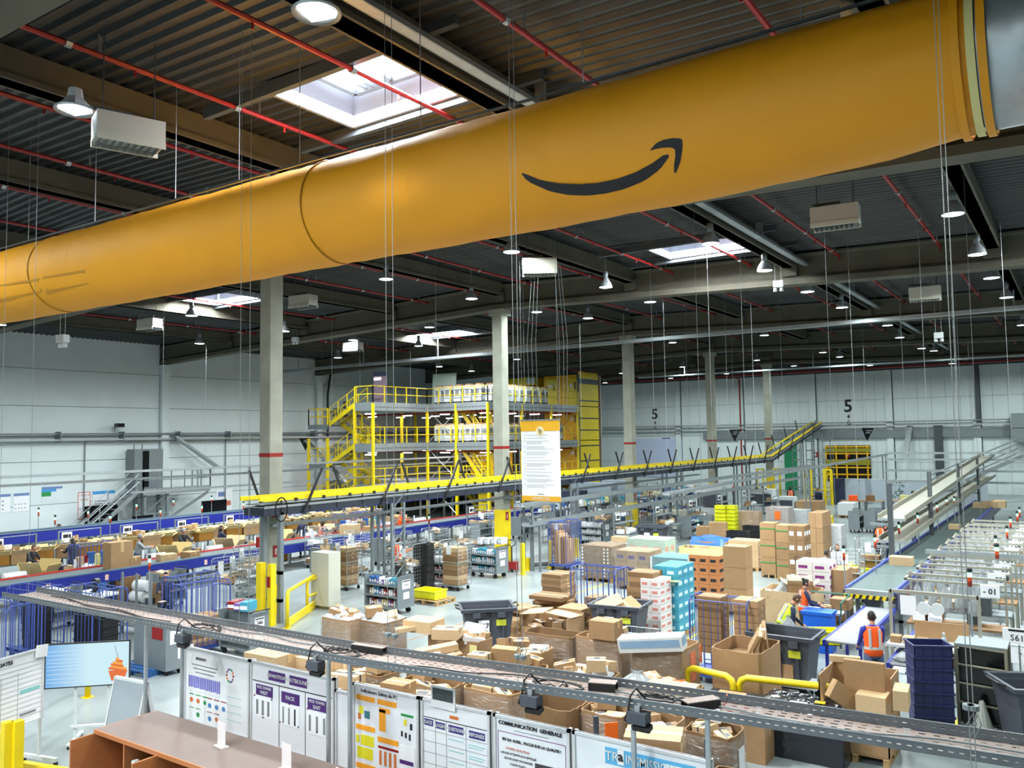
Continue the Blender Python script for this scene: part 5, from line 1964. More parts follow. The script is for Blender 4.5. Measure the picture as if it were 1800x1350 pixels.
# ================================================================ LEFT SIDE OF THE HALL
LEFTN = ['nearest the camera', 'second from the camera', 'third from the camera', 'fourth from the camera', 'fifth from the camera', 'sixth from the camera', 'seventh from the camera', 'eighth from the camera', 'ninth from the camera', 'tenth from the camera', 'eleventh', 'twelfth']
for i in range(9):
    y = 12.6 + i * 2.55
    nm = 'far row between the two blue conveyors'
    bench((-33.2, y, 0), R(90), 'packing bench in the %s, %s' % (nm, LEFTN[i]), 'packing benches between the blue conveyors')
    for k, dy in enumerate((-.75, .05, .8)):
        (openbox_y if (i + k) % 2 else openbox)((-33.1 + .2 * (k % 2), y + dy, .87), rnd.uniform(-.5, .5) + PI / 2, '%s open carton on the packing bench in the %s, %s' % (['left', 'middle', 'right'][k], nm, LEFTN[i]), 'open cartons on the far left benches', (1.3, 1.3, 1.25))
    heap(-33.4, -33.0, y - .8, y + .8, 1.39, 3, 'small parcel on the shelf of the %s, %s' % (nm, LEFTN[i]), 'parcels on the left bench shelves', .3, .1, i * 2)
    nm = 'near row beside the wide blue conveyor'
    low((-29.5, y + .3, 0), R(-90), 'low packing table in the %s, %s' % (nm, LEFTN[i]), 'low packing tables beside the wide blue conveyor')
    (openbox_y if i % 2 else openbox)((-29.6, y - .9, .0), .4, 'open carton on the floor in the %s, %s' % (nm, LEFTN[i]), 'open cartons beside the low packing tables', (1.4, 1.4, 3.0))
    BOX[i % 3]((-29.5, y - .05, .82), .2, 'closed carton on the low packing table in the %s, %s' % (nm, LEFTN[i]), 'closed cartons on the low packing tables', (.35, .4, .22))
x, y = at(165, 1042, .85)
t = thing('work_table', 'pale work table with a black fan and blue funnel in front of the wide conveyor', 'table', (x, y, 0), .1)
MB().bx(-.7, .7, -.4, .4, .8, .85).obj('table_top', WHITE, t)
MB().bx(-.65, .65, -.35, .35, .45, .8).obj('drawer_block', CNAVY, t)
for sx in (-.65, .65):
    for sy in (-.35, .35): MB().bx(sx - .025, sx + .025, sy - .025, sy + .025, 0, .8).obj('leg', STEEL, t)
tag(MB().tube([(0, -.05, .22), (0, .08, .22)], .19, 14).bx(-.12, .12, -.1, .1, 0, .03).bx(-.02, .02, -.02, .02, 0, .1).obj('desk_fan', BLACK, None, loc=(x - .1, y + .1, .85)), 'black round desk fan on the pale work table', 'fan')
tag(MB().lathe([(.02, 0), (.03, .12), (.12, .24), (.13, .3)], 12).obj('funnel', BLIND, None, loc=(x + .3, y + .1, .85)), 'blue funnel on the pale work table', 'funnel')
x, y = at(255, 1050, 1.0)
t = thing('roll_stand', 'steel stand with paper rolls and boards behind the blue cage', 'rack', (x, y, 0), .1)
for sx in (-.6, 0, .6): MB().bx(sx - .025, sx + .025, -.3, -.25, 0, 1.7).obj('upright', STEEL, t)
MB().bx(-.65, .65, -.35, .35, .8, .84).bx(-.65, .65, -.35, .35, .25, .28).obj('shelf', STEEL, t)
MB().tube([(-.5, 0, 1.0), (.0, 0, 1.0)], .16, 14).tube([(-.45, .05, 1.3), (.1, .05, 1.3)], .15, 14).obj('paper_roll', WHITE, t)
MB().c(-.75, 0, .9, .04, .6, 1.3, ry=.2).c(.4, .1, 1.1, .4, .04, .6).obj('leaning_board', CARDD, t)
MB().lathe([(0, 0), (.13, 0), (.13, .16), (0, .16)], 12, .2, 0, .84).obj('motor_drum', GREY, t)
for i in range(10):
    y = 9 + i * 3.4
    t = cart_k((-24.6, y, 0), R(90) + .05 * (i % 3), 'grey shelf cart below the wide blue conveyor, %s' % LEFTN[i], 'grey carts along the wide blue conveyor')
    if i < 7: heap(-25.0, -24.2, y - .4, y + .4, 1.0, 3, 'parcel on the grey shelf cart, %s' % LEFTN[i], 'parcels on the carts along the wide conveyor', .36, .1, 40 + i)
for i, (px, py) in enumerate(((68, 892), (97, 905), (155, 895), (194, 903), (240, 883), (282, 893), (305, 876), (355, 886), (372, 871), (428, 881), (754, 903), (263, 975))):
    x, y = at(px, py, 2.35)
    signal((x, y, 0), 0, ['first', 'second', 'third', 'fourth', 'fifth', 'sixth', 'seventh', 'eighth', 'ninth', 'tenth', 'eleventh, right of the lattice leg,', 'twelfth, in front of the wide blue conveyor,'][i] + ' signal light pole from the left', 'signal light poles on the left')
# packages travelling on the wide blue belt
for px, py, w_, d_, h_, nm in ((225, 1000, .5, .8, .9, 'tall carton standing on the wide blue belt at left'), (200, 990, .4, .5, .3, 'low printed carton on the wide blue belt at left'), (292, 985, .5, .6, .25, 'flat opened carton on the wide blue belt'),
                               (325, 978, .5, .5, .22, 'carton with a label on the wide blue belt'), (632, 940, .7, .7, .45, 'open shelf-like carton on the wide belt beside the lattice leg'), (660, 935, .4, .4, .25, 'white tub on the wide belt beside the lattice leg')):
    x, y = at(px, py, 1.0)
    BOX[rnd.randrange(2)]((-27.7, y, .99), rnd.uniform(-.3, .3), nm, None, (w_, d_, h_))
for px, py, nm in ((150, 985, 'blue roll cage with white jugs behind the wide belt at left'), (600, 925, 'blue roll cage with bottles behind the wide belt, near the column'), (640, 920, 'second blue roll cage with bottles behind the wide belt')):
    x, y = at(px, py, 1.1)
    cage_b((-29.4, y, 0), R(90), nm, 'blue roll cages behind the wide belt')
    for q in range(5): BOOKS[rnd.randrange(8)]((-29.4 + rnd.uniform(-.2, .2), y - .4 + q * .2, .9), 0, 'bottle or jug in the ' + nm, 'goods in the ' + nm, (2.4, 1.2, 2.2))
    MB().bx(-.35, .35, -.5, .5, 0, .68).obj('stacked_goods', CWHITE, None, loc=(-29.4, y, .215))
    tag(D.objects[COL.objects[-1].name], 'pale stacked goods filling the ' + nm, 'goods')

# roll cages and boxes in front of the wide conveyor, left foreground
for px, py, rz, nm in ((62, 1088, .05, 'blue roll cage at the left edge with black crates'), (168, 1092, .0, 'long blue roll cage left of the steel cabinet'), (14, 1125, .1, 'blue roll cage cut by the left edge of the picture'), (352, 1082, 1.5, 'blue roll cage with flattened cartons right of the steel cabinet'),
                       (336, 1010 + 55, 1.6, 'blue roll cage with dark bags behind the flattened cartons')):
    x, y = at(px, py, .9)
    cage_b((x, y, 0), rz, nm, 'blue roll cages at left', (1.1, 1.1, 1) if px == 168 else None)
x, y = at(352, 1082, .9)
for k in range(7): box(x - .32, x + .32, y - .45, y + .45, .22 + k * .1, .31 + k * .1, 'flattened carton in the blue roll cage right of the steel cabinet, %s from the bottom' % NTH[k], k % 3, 'flattened cartons in a blue cage')
x, y = at(62, 1088, .9)
for k in range(5): crate_k((x + .1, y, .22 + k * .2), .1 * k, 'black crate in the blue roll cage at the left edge, %s from the bottom' % NTH[k], 'black crates at the left edge')
x, y = at(168, 1092, .9)
for k in range(4): crate_k((x - .3, y, .22 + k * .2), .1, 'black crate in the long blue roll cage, %s from the bottom' % NTH[k], 'black crates in the long blue cage')
for k in range(4): crate_k((x + .38, y, .22 + k * .2), .0, 'black crate at the right of the long blue roll cage, %s from the bottom' % NTH[k], 'black crates in the long blue cage right')
bag((x - .1, y + .1, 1.0), 0, 'large white bag lying in the long blue roll cage', None, (3, 2, 1))
x0, x1, y0, y1 = foot(292, 1100, 236, 317, 1.15, (.9, 1.3), (.5, .9))
t = thing('steel_cabinet', 'brushed steel cabinet on wheels with a red panel behind the screen', 'cabinet', (x1, y0, 0))
W, L = x1 - x0, y1 - y0
MB().bx(-W, 0, 0, L, .12, 1.15).obj('body', STEEL, t)
MB().bx(-W * .42, -W * .1, -.012, 0, .8, 1.1).obj('red_panel', RED, t)
MB().bx(0, .01, .1, L - .1, .7, 1.0).bx(0, .012, .3, .7, .35, .6).obj('label_card', PAPER, t)
for dx in (-W + .1, -.1):
    for dy in (.1, L - .1): MB().tube([(dx, dy - .02, .06), (dx, dy + .02, .06)], .06, 10).obj('caster', RUBBER, t)
x, y = at(258, 1170, .1)
t = thing('blue_pallet', 'blue slatted pallet lying on the floor in front of the steel cabinet', 'pallet', (x, y, 0), .1)
PB = mat('pallet_blue', (40, 84, 140), .6)
for k in range(6): MB().bx(-.6, .6, -.5 + k * .18, -.39 + k * .18, .12, .145).obj('slat', PB, t)
for k in (-.55, 0, .55): MB().bx(k - .05, k + .05, -.5, .5, 0, .12).obj('runner', PB, t)
# cart 745 and neighbours, around the column foot
x, y = at(428, 1085, .9)
cart_k((x, y, 0), 0, 'grey shelf cart with a number card 745 beside the yellow column guard', None, (1.15, 1, .95))
text('745', .13, (x + .635, y, .84), (R(90), 0, R(90)), INK, None, 'number').parent = None
tag(COL.objects[-1], 'printed number 745 on the grey cart by the column guard', 'lettering')
for k in range(3): BOOKS[(2, 6, 1)[k]]((x - .3 + k * .25, y, 1.1), .3, ['red', 'violet', 'cyan'][k] + ' packet on top of the grey cart marked 745', None, (3, 2, 1))
for i, (px, py) in enumerate(((405, 1010), (425, 1000), (440, 985))):
    x, y = at(px, py, 1.2)
    cage_m((x, y, 0), .1, ['nearest', 'middle', 'farthest'][i] + ' grey mesh roll cage left of the near column', 'grey mesh cages left of the near column')
    heap(x - .3, x + .3, y - .25, y + .25, .97, 3, 'parcel in the %s grey mesh cage left of the near column' % ['nearest', 'middle', 'farthest'][i], 'parcels in mesh cages left of the near column', .35, .15, 60 + i)
# middle: mesh cages and carts right of the near column
mc = [(608, 985, 0, 'large mesh roll cage with folded cartons right of the yellow guard rail'), (630, 965, .1, 'mesh roll cage with an orange sheet, behind the cage of folded cartons'), (722, 990, 0, 'mesh roll cage with red tape left of the black crate tower'), (700, 965, .1, 'mesh roll cage in front of the worker with orange vest'),
      (765, 960, .1, 'mesh roll cage with books right of the lattice leg'), (800, 985, 0, 'mesh roll cage stacked with brown boards, right of the yellow tote'), (820, 955, 0, 'mesh roll cage left of the second column'), (985, 940, 0, 'mesh roll cage with brown boxes below the hanging banner'),
      (1010, 918, .1, 'mesh roll cage behind the brown-box cage, below the banner'), (1060, 912, .05, 'mesh roll cage with white cards right of the blue cage'), (1095, 905, 0, 'mesh roll cage next to the grey bin at the back'), (855, 920, 0, 'mesh roll cage behind the second column foot'), (560, 955, .1, 'mesh roll cage beside the beige cabinet')]
for i, (px, py, rz, nm) in enumerate(mc):
    x, y = at(px, py, 1.0)
    cage_m((x, y, 0), rz, nm, 'grey mesh roll cages')
    if i in (0, 5, 7):
        for k in range(8): box(x - .33, x + .33, y - .28, y + .28, .2 + k * .16, .35 + k * .16, 'brown board bundle, %s from the bottom, in the %s' % (NTH[k], nm[:34].strip()), k % 3, 'board bundles in mesh cages')
    else:
        heap(x - .34, x + .34, y - .28, y + .28, .2, 4, 'parcel on the base of the ' + nm, 'parcels in mesh cages', .36, .18, 70 + i)
        heap(x - .34, x + .34, y - .28, y + .28, .97, 4, 'parcel on the shelf of the ' + nm, 'parcels in mesh cages', .36, .18, 90 + i)
ct = [(684, 1040, 0, 'grey book cart with yellow clips on the floor in front of the lattice leg', None), (775, 1000, .1, 'grey shelf cart loaded with red and white packs, behind the yellow tote', [2, 0, 7]), (858, 985, -.05, 'shelf cart packed with white and cyan packs left of the yellow column foot', [0, 1, 7]),
      (1045, 935, 0, 'shelf cart with white goods below the banner to the right', [0, 7]), (1215, 925, 1.5, 'empty grey shelf cart left of the yellow tote towers', None), (1130, 890, 0, 'grey shelf cart behind the grey bin', [3, 4])]
for i, (px, py, rz, nm, pal) in enumerate(ct):
    x, y = at(px, py, .6)
    cart_k((x, y, 0), rz, nm, 'grey shelf carts on the hall floor', (1.3, 1.3, 1))
    for z in (.21, .53, .85):
        shelf_goods(x - .55, x + .55, y - .15, z, 'upright pack on the ' + nm, 'packs on the ' + nm, pal, .1 if z > .2 else .14, i * 3 + int(z * 10), rz if abs(rz) < 1 else 0)
for k in range(4):
    x, y = at(845 + k * 12, 955, 1.2)
    BOOKS[0]((x, y + .1, 1.17), 0, 'white folded bundle on top of the cyan shelf cart, %s from the left' % NTH[k], None, (2.5, 2, 1.2))
x, y = at(760, 1042, .3)
pallet((x, y, 0), 0, 'wooden pallet under the yellow tote box', None, (1, .8, 1))
crate_y((x - .1, y, .145), 0, 'bright yellow tote box standing on a pallet', None, (1.5, 1.5, 1.1))
x, y = at(745, 1010, .6)
for k in range(7): crate_k((x, y, .0 + k * .24), .02 * k, 'black crate of the tower beside the yellow tote, %s from the bottom' % NTH[k], 'black crate tower beside the yellow tote')
guard_rail(at(505, 1104, 0), at(592, 1040, 0), 'yellow guard rail with a kick plate right of the near column', 1.02, True, .055, False, True)
guard_rail(at(540, 1076, 0), at(582, 1058, 0), 'low yellow guard rail with middle bar behind the kick plate one', .95, True, .045, True)
for px, py, h, nm in ((968, 999, 1.1, 'yellow bollard right of the hand pallet trucks'), (919, 1010, 1.2, 'yellow post with a white card beside the second column'), (928, 1003, .5, 'short yellow block beside the second column'), (1014, 978, .8, 'yellow bollard beside the blue cage')):
    x, y = at(px, py, 0)
    t = thing('bollard', nm, 'post', (x, y, 0))
    MB().bx(-.07, .07, -.07, .07, 0, h).obj('post', YEL, t)
    MB().bx(-.12, .12, -.12, .12, 0, .02).obj('foot_plate', YEL, t)
x, y = at(993, 960, .9)
cage_b((x, y, 0), R(90), 'tall blue roll cage with rolled boards right of the bollard', None, (1, 1, 1.1))
for k in range(4): box(x - .3 + k * .15, x - .18 + k * .15, y - .3, y + .3, .22, 1.5 - .1 * k, 'upright brown board in the tall blue roll cage, %s from the left' % NTH[k], k % 3, 'upright boards in the tall blue cage')


def pallet_truck(x, y, rz, label, m=RED):
    t = thing('pallet_truck', label, 'pallet truck', (x, y, 0), rz)
    MB().bx(-.25, -.1, -.2, 1.0, .08, .16).bx(.1, .25, -.2, 1.0, .08, .16).bx(-.25, .25, -.35, -.15, .08, .4).obj('fork_body', m, t)
    MB().tube([(0, -.28, .35), (0, -.45, 1.0)], .025, 6).obj('drawbar', BLACK, t)
    MB().tube([(0, -.45, 1.0), (-.13, -.48, 1.1), (-.17, -.5, 1.22), (-.08, -.51, 1.28), (.08, -.51, 1.28), (.17, -.5, 1.22), (.13, -.48, 1.1), (0, -.45, 1.0)], .02, 6).obj('handle_loop', BLACK, t)
    MB().tube([(-.06, -.28, .09), (.06, -.28, .09)], .09, 12).tube([(-.17, .85, .05), (.17, .85, .05)], .045, 8).obj('wheel', RUBBER, t)
    return t


for px, py, rz, nm, m in ((1390, 1035, 2.8, 'black handled pallet truck behind the woman in the orange vest', STEELD), (1215, 1040, 2.0, 'orange pallet truck at the end of the striped carton stack', ORANGE), (900, 990, .6, 'red hand truck beside the yellow column foot', RED), (935, 985, -.6, 'dark hand truck below the banner', STEELD)):
    x, y = at(px, py, .3)
    pallet_truck(x, y, rz, nm, m)

# ================================================================ MIDDLE FLOOR: BINS, STACKS, WRAPPED LOADS
for (x, y, rz, nm, sc) in ((-12.25, 16.5, .75, 'grey wheeled bin 207 standing alone on the floor', None), (-9.6, 18.45, .14, 'grey wheeled bin full of cartons beside the blue roll cage', None), (-5.25, 17.4, .0, 'large dark grey wheeled bin with red print label beside the man in the yellow vest', (1.0, 1, 1.03)),
                           (-16.25, 34.6, .1, 'grey wheeled bin in the background below the overhead trays', None), (-.75, 16.2, .5, 'dark wheeled bin at the right edge behind the ladder cart', None)):
    bin_k((x, y, 0), rz, nm, 'grey wheeled bins', sc)
n_ = text('207', .16, (-.12, -.492, .8), (R(95), 0, 0), INK, D.objects['wheeled_bin'], 'number', .002)
for k in range(5):
    o = BOX[k % 3]((-9.6 + rnd.uniform(-.3, .3), 18.4 + rnd.uniform(-.2, .2), 1.0 + k * .04), rnd.uniform(-1, 1), 'torn carton lying in the grey bin beside the blue cage, %s piece' % NTH[k], 'torn cartons in the grey bin', (.7, .5, .04))
    o.rotation_euler = (rnd.uniform(-.5, .5), rnd.uniform(-.5, .5), rnd.uniform(-1, 1))
cage_b((-10.85, 19.75, 0), 0, 'empty-looking blue roll cage with cartons in the middle of the floor', None, (1.1, 1.1, 1.03))
for k in range(2): box(-11.2 + k * .5, -10.8 + k * .5, 19.5, 20.0, .22, 1.0, 'brown carton in the middle blue roll cage, %s' % ('left' if k == 0 else 'right'), k)
# flat board stacks
def flatstack(x0, x1, y0, y1, z1, n, nm, jit=.02, z0=0.0, kinds=(0, 2)):
    for k in range(n):
        dz = (z1 - z0) / n
        a, b = rnd.uniform(-jit, jit), rnd.uniform(-jit, jit)
        box(x0 + a, x1 + a, y0 + b, y1 + b, z0 + k * dz, z0 + (k + 1) * dz - .002, 'flat carton bundle of the %s, %s from the bottom' % (nm, NTH[k]), kinds[k % len(kinds)], 'flat cartons in the ' + nm, rnd.uniform(-jit, jit) * 2)


flatstack(-13.3, -12.65, 20.65, 21.5, 1.28, 14, 'tall square stack on the open floor')
flatstack(-9.95, -9.25, 19.6, 20.3, 1.75, 14, 'stack right of the blue cage', .03)
flatstack(-12.6, -11.9, 17.7, 18.4, .9, 9, 'low stack behind the single bin', .08)
flatstack(-12.4, -11.4, 18.9, 19.6, 1.05, 10, 'untidy heap of flat cartons', .2)
flatstack(-11.3, -10.6, 18.2, 18.9, .95, 9, 'stack of flat cartons beside the untidy heap', .07)
flatstack(-12.0, -11.5, 16.6, 17.1, .85, 5, 'small stack right of the single bin', .03, .15)
pallet((-11.75, 16.85, 0), 0, 'wooden pallet under the small stack right of the single bin', None, (.7, .7, 1))
# big opened carton with black things
x0, x1, y0, y1 = -11.55, -10.2, 16.9, 17.75
t = thing('large_open_carton', 'large opened carton with bent flaps and dark goods inside, middle of the floor', 'box', (x0, y0, .15))
W, L = x1 - x0, y1 - y0
MB().bx(0, W, 0, L, 0, .02).bx(0, W, 0, .02, 0, .55).bx(0, W, L - .02, L, 0, .85).bx(0, .02, 0, L, 0, .85).bx(W - .02, W, 0, L, 0, .85).obj('box_body', CARD, t)
MB().c(W * .25, L * .3, .9, W * .5, .5, .012, rx=.1, ry=-.15).c(W * .75, L * .5, .87, W * .55, .6, .012, rx=-.06, ry=.08).obj('flap', CARDL, t)
MB().bx(.03, W - .03, .03, L - .03, .02, .4).obj('dark_goods', CBLACK, t)
heap(x0 + .1, x1 - .1, y0 + .05, y1 - .1, .55, 6, 'dark or pink packet inside the large opened carton', 'packets in the large opened carton', .3, .1, 5)
pallet(((x0 + x1) / 2, (y0 + y1) / 2, 0), 0, 'wooden pallet under the large opened carton', None, (W / 1.2, L / 1.2, 1))

# white, cyan, wrapped stacks
wrapped(-9.75, -8.95, 19.1, 19.85, 1.35, 'stack of white cartons with red print beside the cyan stack', mat('carton_white', (222, 216, 214), .6), (2, 2, 6), None, mat('print_red_thin', (200, 120, 110), .6), None, False) if False else None
x0, x1, y0, y1 = foot(1160, 1020, 1138, 1180, 1.62, (.55, 1.1), (.7, 1.0))
wrapped(x0, x1, y0, y1, 1.62, 'stack of white cartons with red print beside the cyan stack', mat('carton_white', (222, 216, 214), .6), (2, 2, 7), None, mat('print_red_thin', (206, 130, 120), .6), None, False)
y0b = y1 + .06
wrapped(x0 + .02, x1 + .15, y0b, y0b + 1.1, 1.85, 'stack of cyan printed cartons behind the white carton stack', CYAN, (2, 3, 6), None, mat('cyan_print_white', (200, 226, 232), .6), None, False)
pg = thing('paper_tag', 'pale yellow tag sticking out between the white and cyan stacks', 'paper', (x1 - .1, y1 + .02, 1.5))
MB().c(.12, 0, 0, .4, .22, .01, rz=-.2).obj('sheet', CREAM, pg)
for (a, b, c_, d, z, nm, m, cells, bd) in ((-15.45, -14.15, 26.7, 27.8, 1.3, 'brown wrapped load with white dashed strips, left of the wrapped row', CARDD, (2, 2, 3), None), (-13.6, -12.35, 25.9, 26.95, 1.32, 'wrapped load with violet print and white top', CARD, (3, 2, 3), VIOLET),
                                           (-11.9, -10.6, 25.2, 26.3, 1.3, 'wrapped dark teal load with white corner posts', TEAL, (2, 2, 2), None), (-14.3, -12.8, 28.2, 29.2, 1.45, 'pale green printed wrapped load behind the violet one', mat('pale_green_card', (176, 200, 180), .6), (3, 2, 2), mat('print_salmon', (210, 150, 130), .6)),
                                           (-15.3, -14.5, 28.3, 29.2, 1.2, 'white wrapped load with a brown carton on top', WHITE, (2, 2, 2), None)):
    wrapped(a, b, c_, d, z, nm, m, cells, None, bd)
for dx in (.05, .95, 1.1):
    k = MB()
    for q in range(9): k.bx(0, .05, -.01, 0, q * .12, q * .12 + .06)
    tag(k.obj('dashed_strip', PAPER, None, loc=(-15.45 + dx, 26.7 - .03, .2)), ['left', 'middle', 'right'][int(dx * 10) // 6 if dx < 1 else 2] + ' white dashed tape strip on the brown wrapped load', 'tape')
box(-15.15, -14.6, 28.5, 28.9, 1.22, 1.42, 'small light carton on top of the white wrapped load', 1)
for (sx, nm) in ((-11.93, 'left'), (-10.62, 'right')):
    tag(MB().bx(0, .05, -.06, -.03, 0, 1.15).obj('corner_post', WHITE, None, loc=(sx, 25.2, .15)), nm + ' white corner post on the dark teal wrapped load', 'post')
# loads beyond: px at near top corner, left, right, height
loads = [(1265 - 2, 978, 1210, 1285, 1.6, 'brown print stacked trays load with a red pallet truck', mat('tray_brown', (184, 118, 70), .7), (3, 2, 5), None, INK),
         (1310, 962, 1270, 1320, 2.0, 'tall stack of three brown cartons behind the printed trays', CARD, (1, 1, 3), None, None),
         (1332, 952, 1280, 1345, 1.15, 'wide light carton on a pallet behind the tall stack', CARDL, (1, 1, 1), None, None),
         (1375, 963, 1322, 1382, .95, 'low wrapped carton load with a yellow-green notice', CARD, (1, 1, 1), None, None),
         (1361, 920, 1338, 1366, 2.0, 'left brown carton column with green straps', CARD, (1, 1, 3), GREEN, None),
         (1390, 924, 1363, 1399, 2.0, 'middle brown carton column with green straps and white labels', CARD, (1, 1, 3), GREEN, None),
         (1413, 925, 1391, 1424, 2.1, 'brown carton wall with rows of white labels right of the green straps', CARDD, (2, 3, 4), None, PAPER),
         (1445, 902, 1421, 1468, 2.0, 'tall brown carton stack behind the yellow hoops', CARD, (2, 2, 3), None, None),
         (1333, 900, 1292, 1340, 1.5, 'wrapped load of cartons beside the yellow tote towers', CARD, (4, 2, 2), None, None),
         (1385, 893, 1346, 1395, 1.5, 'hazy wrapped load with an orange square label', mat('wrapped_rose', (176, 160, 154), .5), (1, 1, 2), None, None),
         (1418, 897, 1387, 1425, 1.3, 'white film wrapped frame load behind the green straps', WHITE, (1, 1, 2), None, None),
         (1440, 882, 1398, 1460, 1.2, 'row of brown cartons on the far pallet left of the desks', CARD, (3, 2, 1), None, None),
         (1478, 925, 1466, 1487, 1.3, 'wrapped bulging sack load right of the yellow hoops', CWHITE, (1, 1, 2), None, None),
         (1500, 885, 1472, 1510, .9, 'flat white load on the far pallets', WHITE, (1, 1, 1), None, None)]
for px, py, lx, rx, h, nm, m, cells, st, bd in loads:
    x0, x1, y0, y1 = foot(px, py, lx, rx, h, (.55, 1.7), (.6, 1.4))
    wrapped(x0, x1, y0, y1, h, nm, m, cells, st, bd, None, 'wrapped' in nm)
    if 'green notice' in nm or 'orange square' in nm:
        q = tag(MB().bx(0, .28, -.05, -.035, 0, .42).obj('notice_sheet', CREAM if 'green notice' in nm else ORANGE, None, loc=((x0 + x1) / 2 - .1, y0, .5 if 'green' in nm else .9)), ('pale yellow notice with a round mark on the low wrapped load' if 'green' in nm else 'orange square sheet on the hazy wrapped load'), 'paper')
x, y = at(1250, 945, .9)
t = thing('blue_sheeted_load', 'bright blue plastic sheet draped over a load beside brown cartons', 'load', (x, y, 0))
s = MB()
n = 10
for i in range(n + 1):
    for j in range(n + 1):
        u, v = i / n, j / n
        e = min(u, 1 - u, v, 1 - v)
        s.v.append((-.9 + 1.8 * u, -.5 + v, min(.95, e * 9) + .05 * math.sin(9 * u + 5 * v) if e > 0 else .12))
for i in range(n):
    for j in range(n): s.f.append((i * (n + 1) + j, (i + 1) * (n + 1) + j, (i + 1) * (n + 1) + j + 1, i * (n + 1) + j + 1)); s.m.append(0)
s.obj('sheet', mat('sheet_bright_blue', (20, 90, 200), .35), t, True)
MB().bx(-.8, .8, -.42, .42, .0, .78).obj('load_core', CARD, t)
for px, py, h, w_, nm in ((1238, 925, .9, .6, 'left brown carton leaning behind the blue sheet'), (1262, 918, 1.2, .8, 'larger tilted brown carton behind the blue sheet'), (1297, 930, 1.0, .7, 'brown carton with a white label left of the black trays'), (1325, 925, .9, .9, 'black plastic trays stacked beside the labelled carton')):
    x, y = at(px, py, h)
    if 'black' in nm:
        for k in range(4): crate_k((x, y, k * .23), 0, 'black tray beside the labelled carton, %s from the bottom' % NTH[k], 'black trays beside the labelled carton', (1.5, 1.3, .95))
    else:
        box(x - w_ / 2, x + w_ / 2, y - .3, y + .3, 0, h, nm, 0, None, .25 if 'tilted' in nm else 0)
x, y = at(1237, 965, 1.0)
o = gaylord(x - .9, x + .9, y - .3, y + .6, 1.05, 'long cream carton with torn open top behind the printed trays', .9, False, 5, 77, m=CREAM)
for i, px in enumerate((1268, 1285)):
    x, y = at(px, 890, 1.75)
    for k in range(9): crate_y((x, y, .15 + k * .185), .02 * (k % 3), 'yellow tote in the %s tower, %s from the bottom' % (('left', 'right')[i], NTH[k]), 'yellow totes in the %s tower' % ('left', 'right')[i], (.9, 1.2, .68))
    pallet((x, y, 0), 0, 'pallet under the %s yellow tote tower' % ('left', 'right')[i], None, (.55, .6, 1))
# yellow hoops
for p, q, nm, h in ((at(1445, 975, 0), at(1465, 955, 0), 'front yellow hoop barrier with a middle bar beside the tall carton stack', 1.3), (at(1448, 962, 0), at(1455, 975, 0), 'smaller yellow hoop barrier', 1.1), (at(1320, 895, 0), at(1346, 900, 0), 'yellow hoop barrier behind the tote towers', 1.25), (at(1425, 880, 0), at(1478, 886, 0), 'low yellow hoop barrier in front of the far desks', .9)):
    guard_rail(p, q, nm, h, True, .05, True)
# yellow ladder-like frames and door posts near the green door
for px, nm in ((1338, 'leftmost'), (1360, 'second'), (1422, 'third'), (1450, 'fourth'), (1458, 'rightmost')):
    p = atp(px, 885, Y=63)
    t = thing('yellow_gantry', nm + ' tall yellow steel frame before the back wall', 'frame', (p.x, 63 + (px % 3), 0))
    MB().bx(-.3, -.18, -.06, .06, 0, 2.6).bx(.18, .3, -.06, .06, 0, 2.6).bx(-.3, .3, -.05, .05, 2.5, 2.6).obj('post', YEL, t)
    for z in (.2, 1.0, 1.8): MB().tube([(-.24, 0, z), (.24, 0, z + .7)], .02, 5).obj('brace', YEL, t)
for i, x in enumerate((-20.9, -19.7, -18.3)):
    t = thing('steel_ladder', ['left', 'middle', 'right'][i] + ' grey steel ladder rising below the inclined conveyor end', 'ladder', (x, 74.2, 0))
    MB().bx(-.35, -.29, -.03, .03, 0, 5.0).bx(.29, .35, -.03, .03, 0, 5.0).obj('stile', STEEL, t)
    r = MB()
    for k in range(6): r.bx(-.35, .35, -.03, .03, .5 + k * .8, .58 + k * .8)
    r.obj('rung', STEEL, t)
# far grey partition wall and desks
t = thing('office_partition', 'low pale grey partition of panels before the back wall', 'partition', (-16.1, 66, 0))
for k in range(5): MB().bx(k * 2.1 + .02, k * 2.1 + 2.08, -.04, .04, 0, 1.75).obj('panel', mat('partition_grey', (176, 184, 196), .7), t)
MB().bx(-.02, 10.52, -.06, .06, 1.75, 1.8).obj('top_rail', WHITE, t)
for i, px in enumerate((1500, 1530, 1590)):
    x, y = at(px, 880, .8)
    t = thing('work_desk', ['left', 'middle', 'right'][i] + ' brown topped desk before the grey partition', 'desk', (x, y, 0))
    MB().bx(-.8, .8, -.4, .4, .76, .8).obj('desk_top', CARD, t)
    MB().bx(-.78, -.72, -.38, .38, 0, .76).bx(.72, .78, -.38, .38, 0, .76).obj('leg', STEEL, t)
    tag(MB().bx(-.25, .25, -.15, .15, 0, .35).bx(-.2, .2, -.16, -.15, .05, .3).obj('jacket' if i == 0 else 'desk_goods', [HIVIS, CARDD, CREAM][i], None, loc=(x, y, .8)), ['red-orange jacket heaped on the left desk', 'dark bundle on the middle desk', 'pale goods on the right desk'][i], 'goods')
for i, px in enumerate((1505, 1533, 1545)):
    x, y = at(px, 915, .6)
    cart_k((x, y, 0), R(90), ['left', 'middle', 'right'][i] + ' grey cart on the open floor before the far desks', 'grey carts before the far desks')
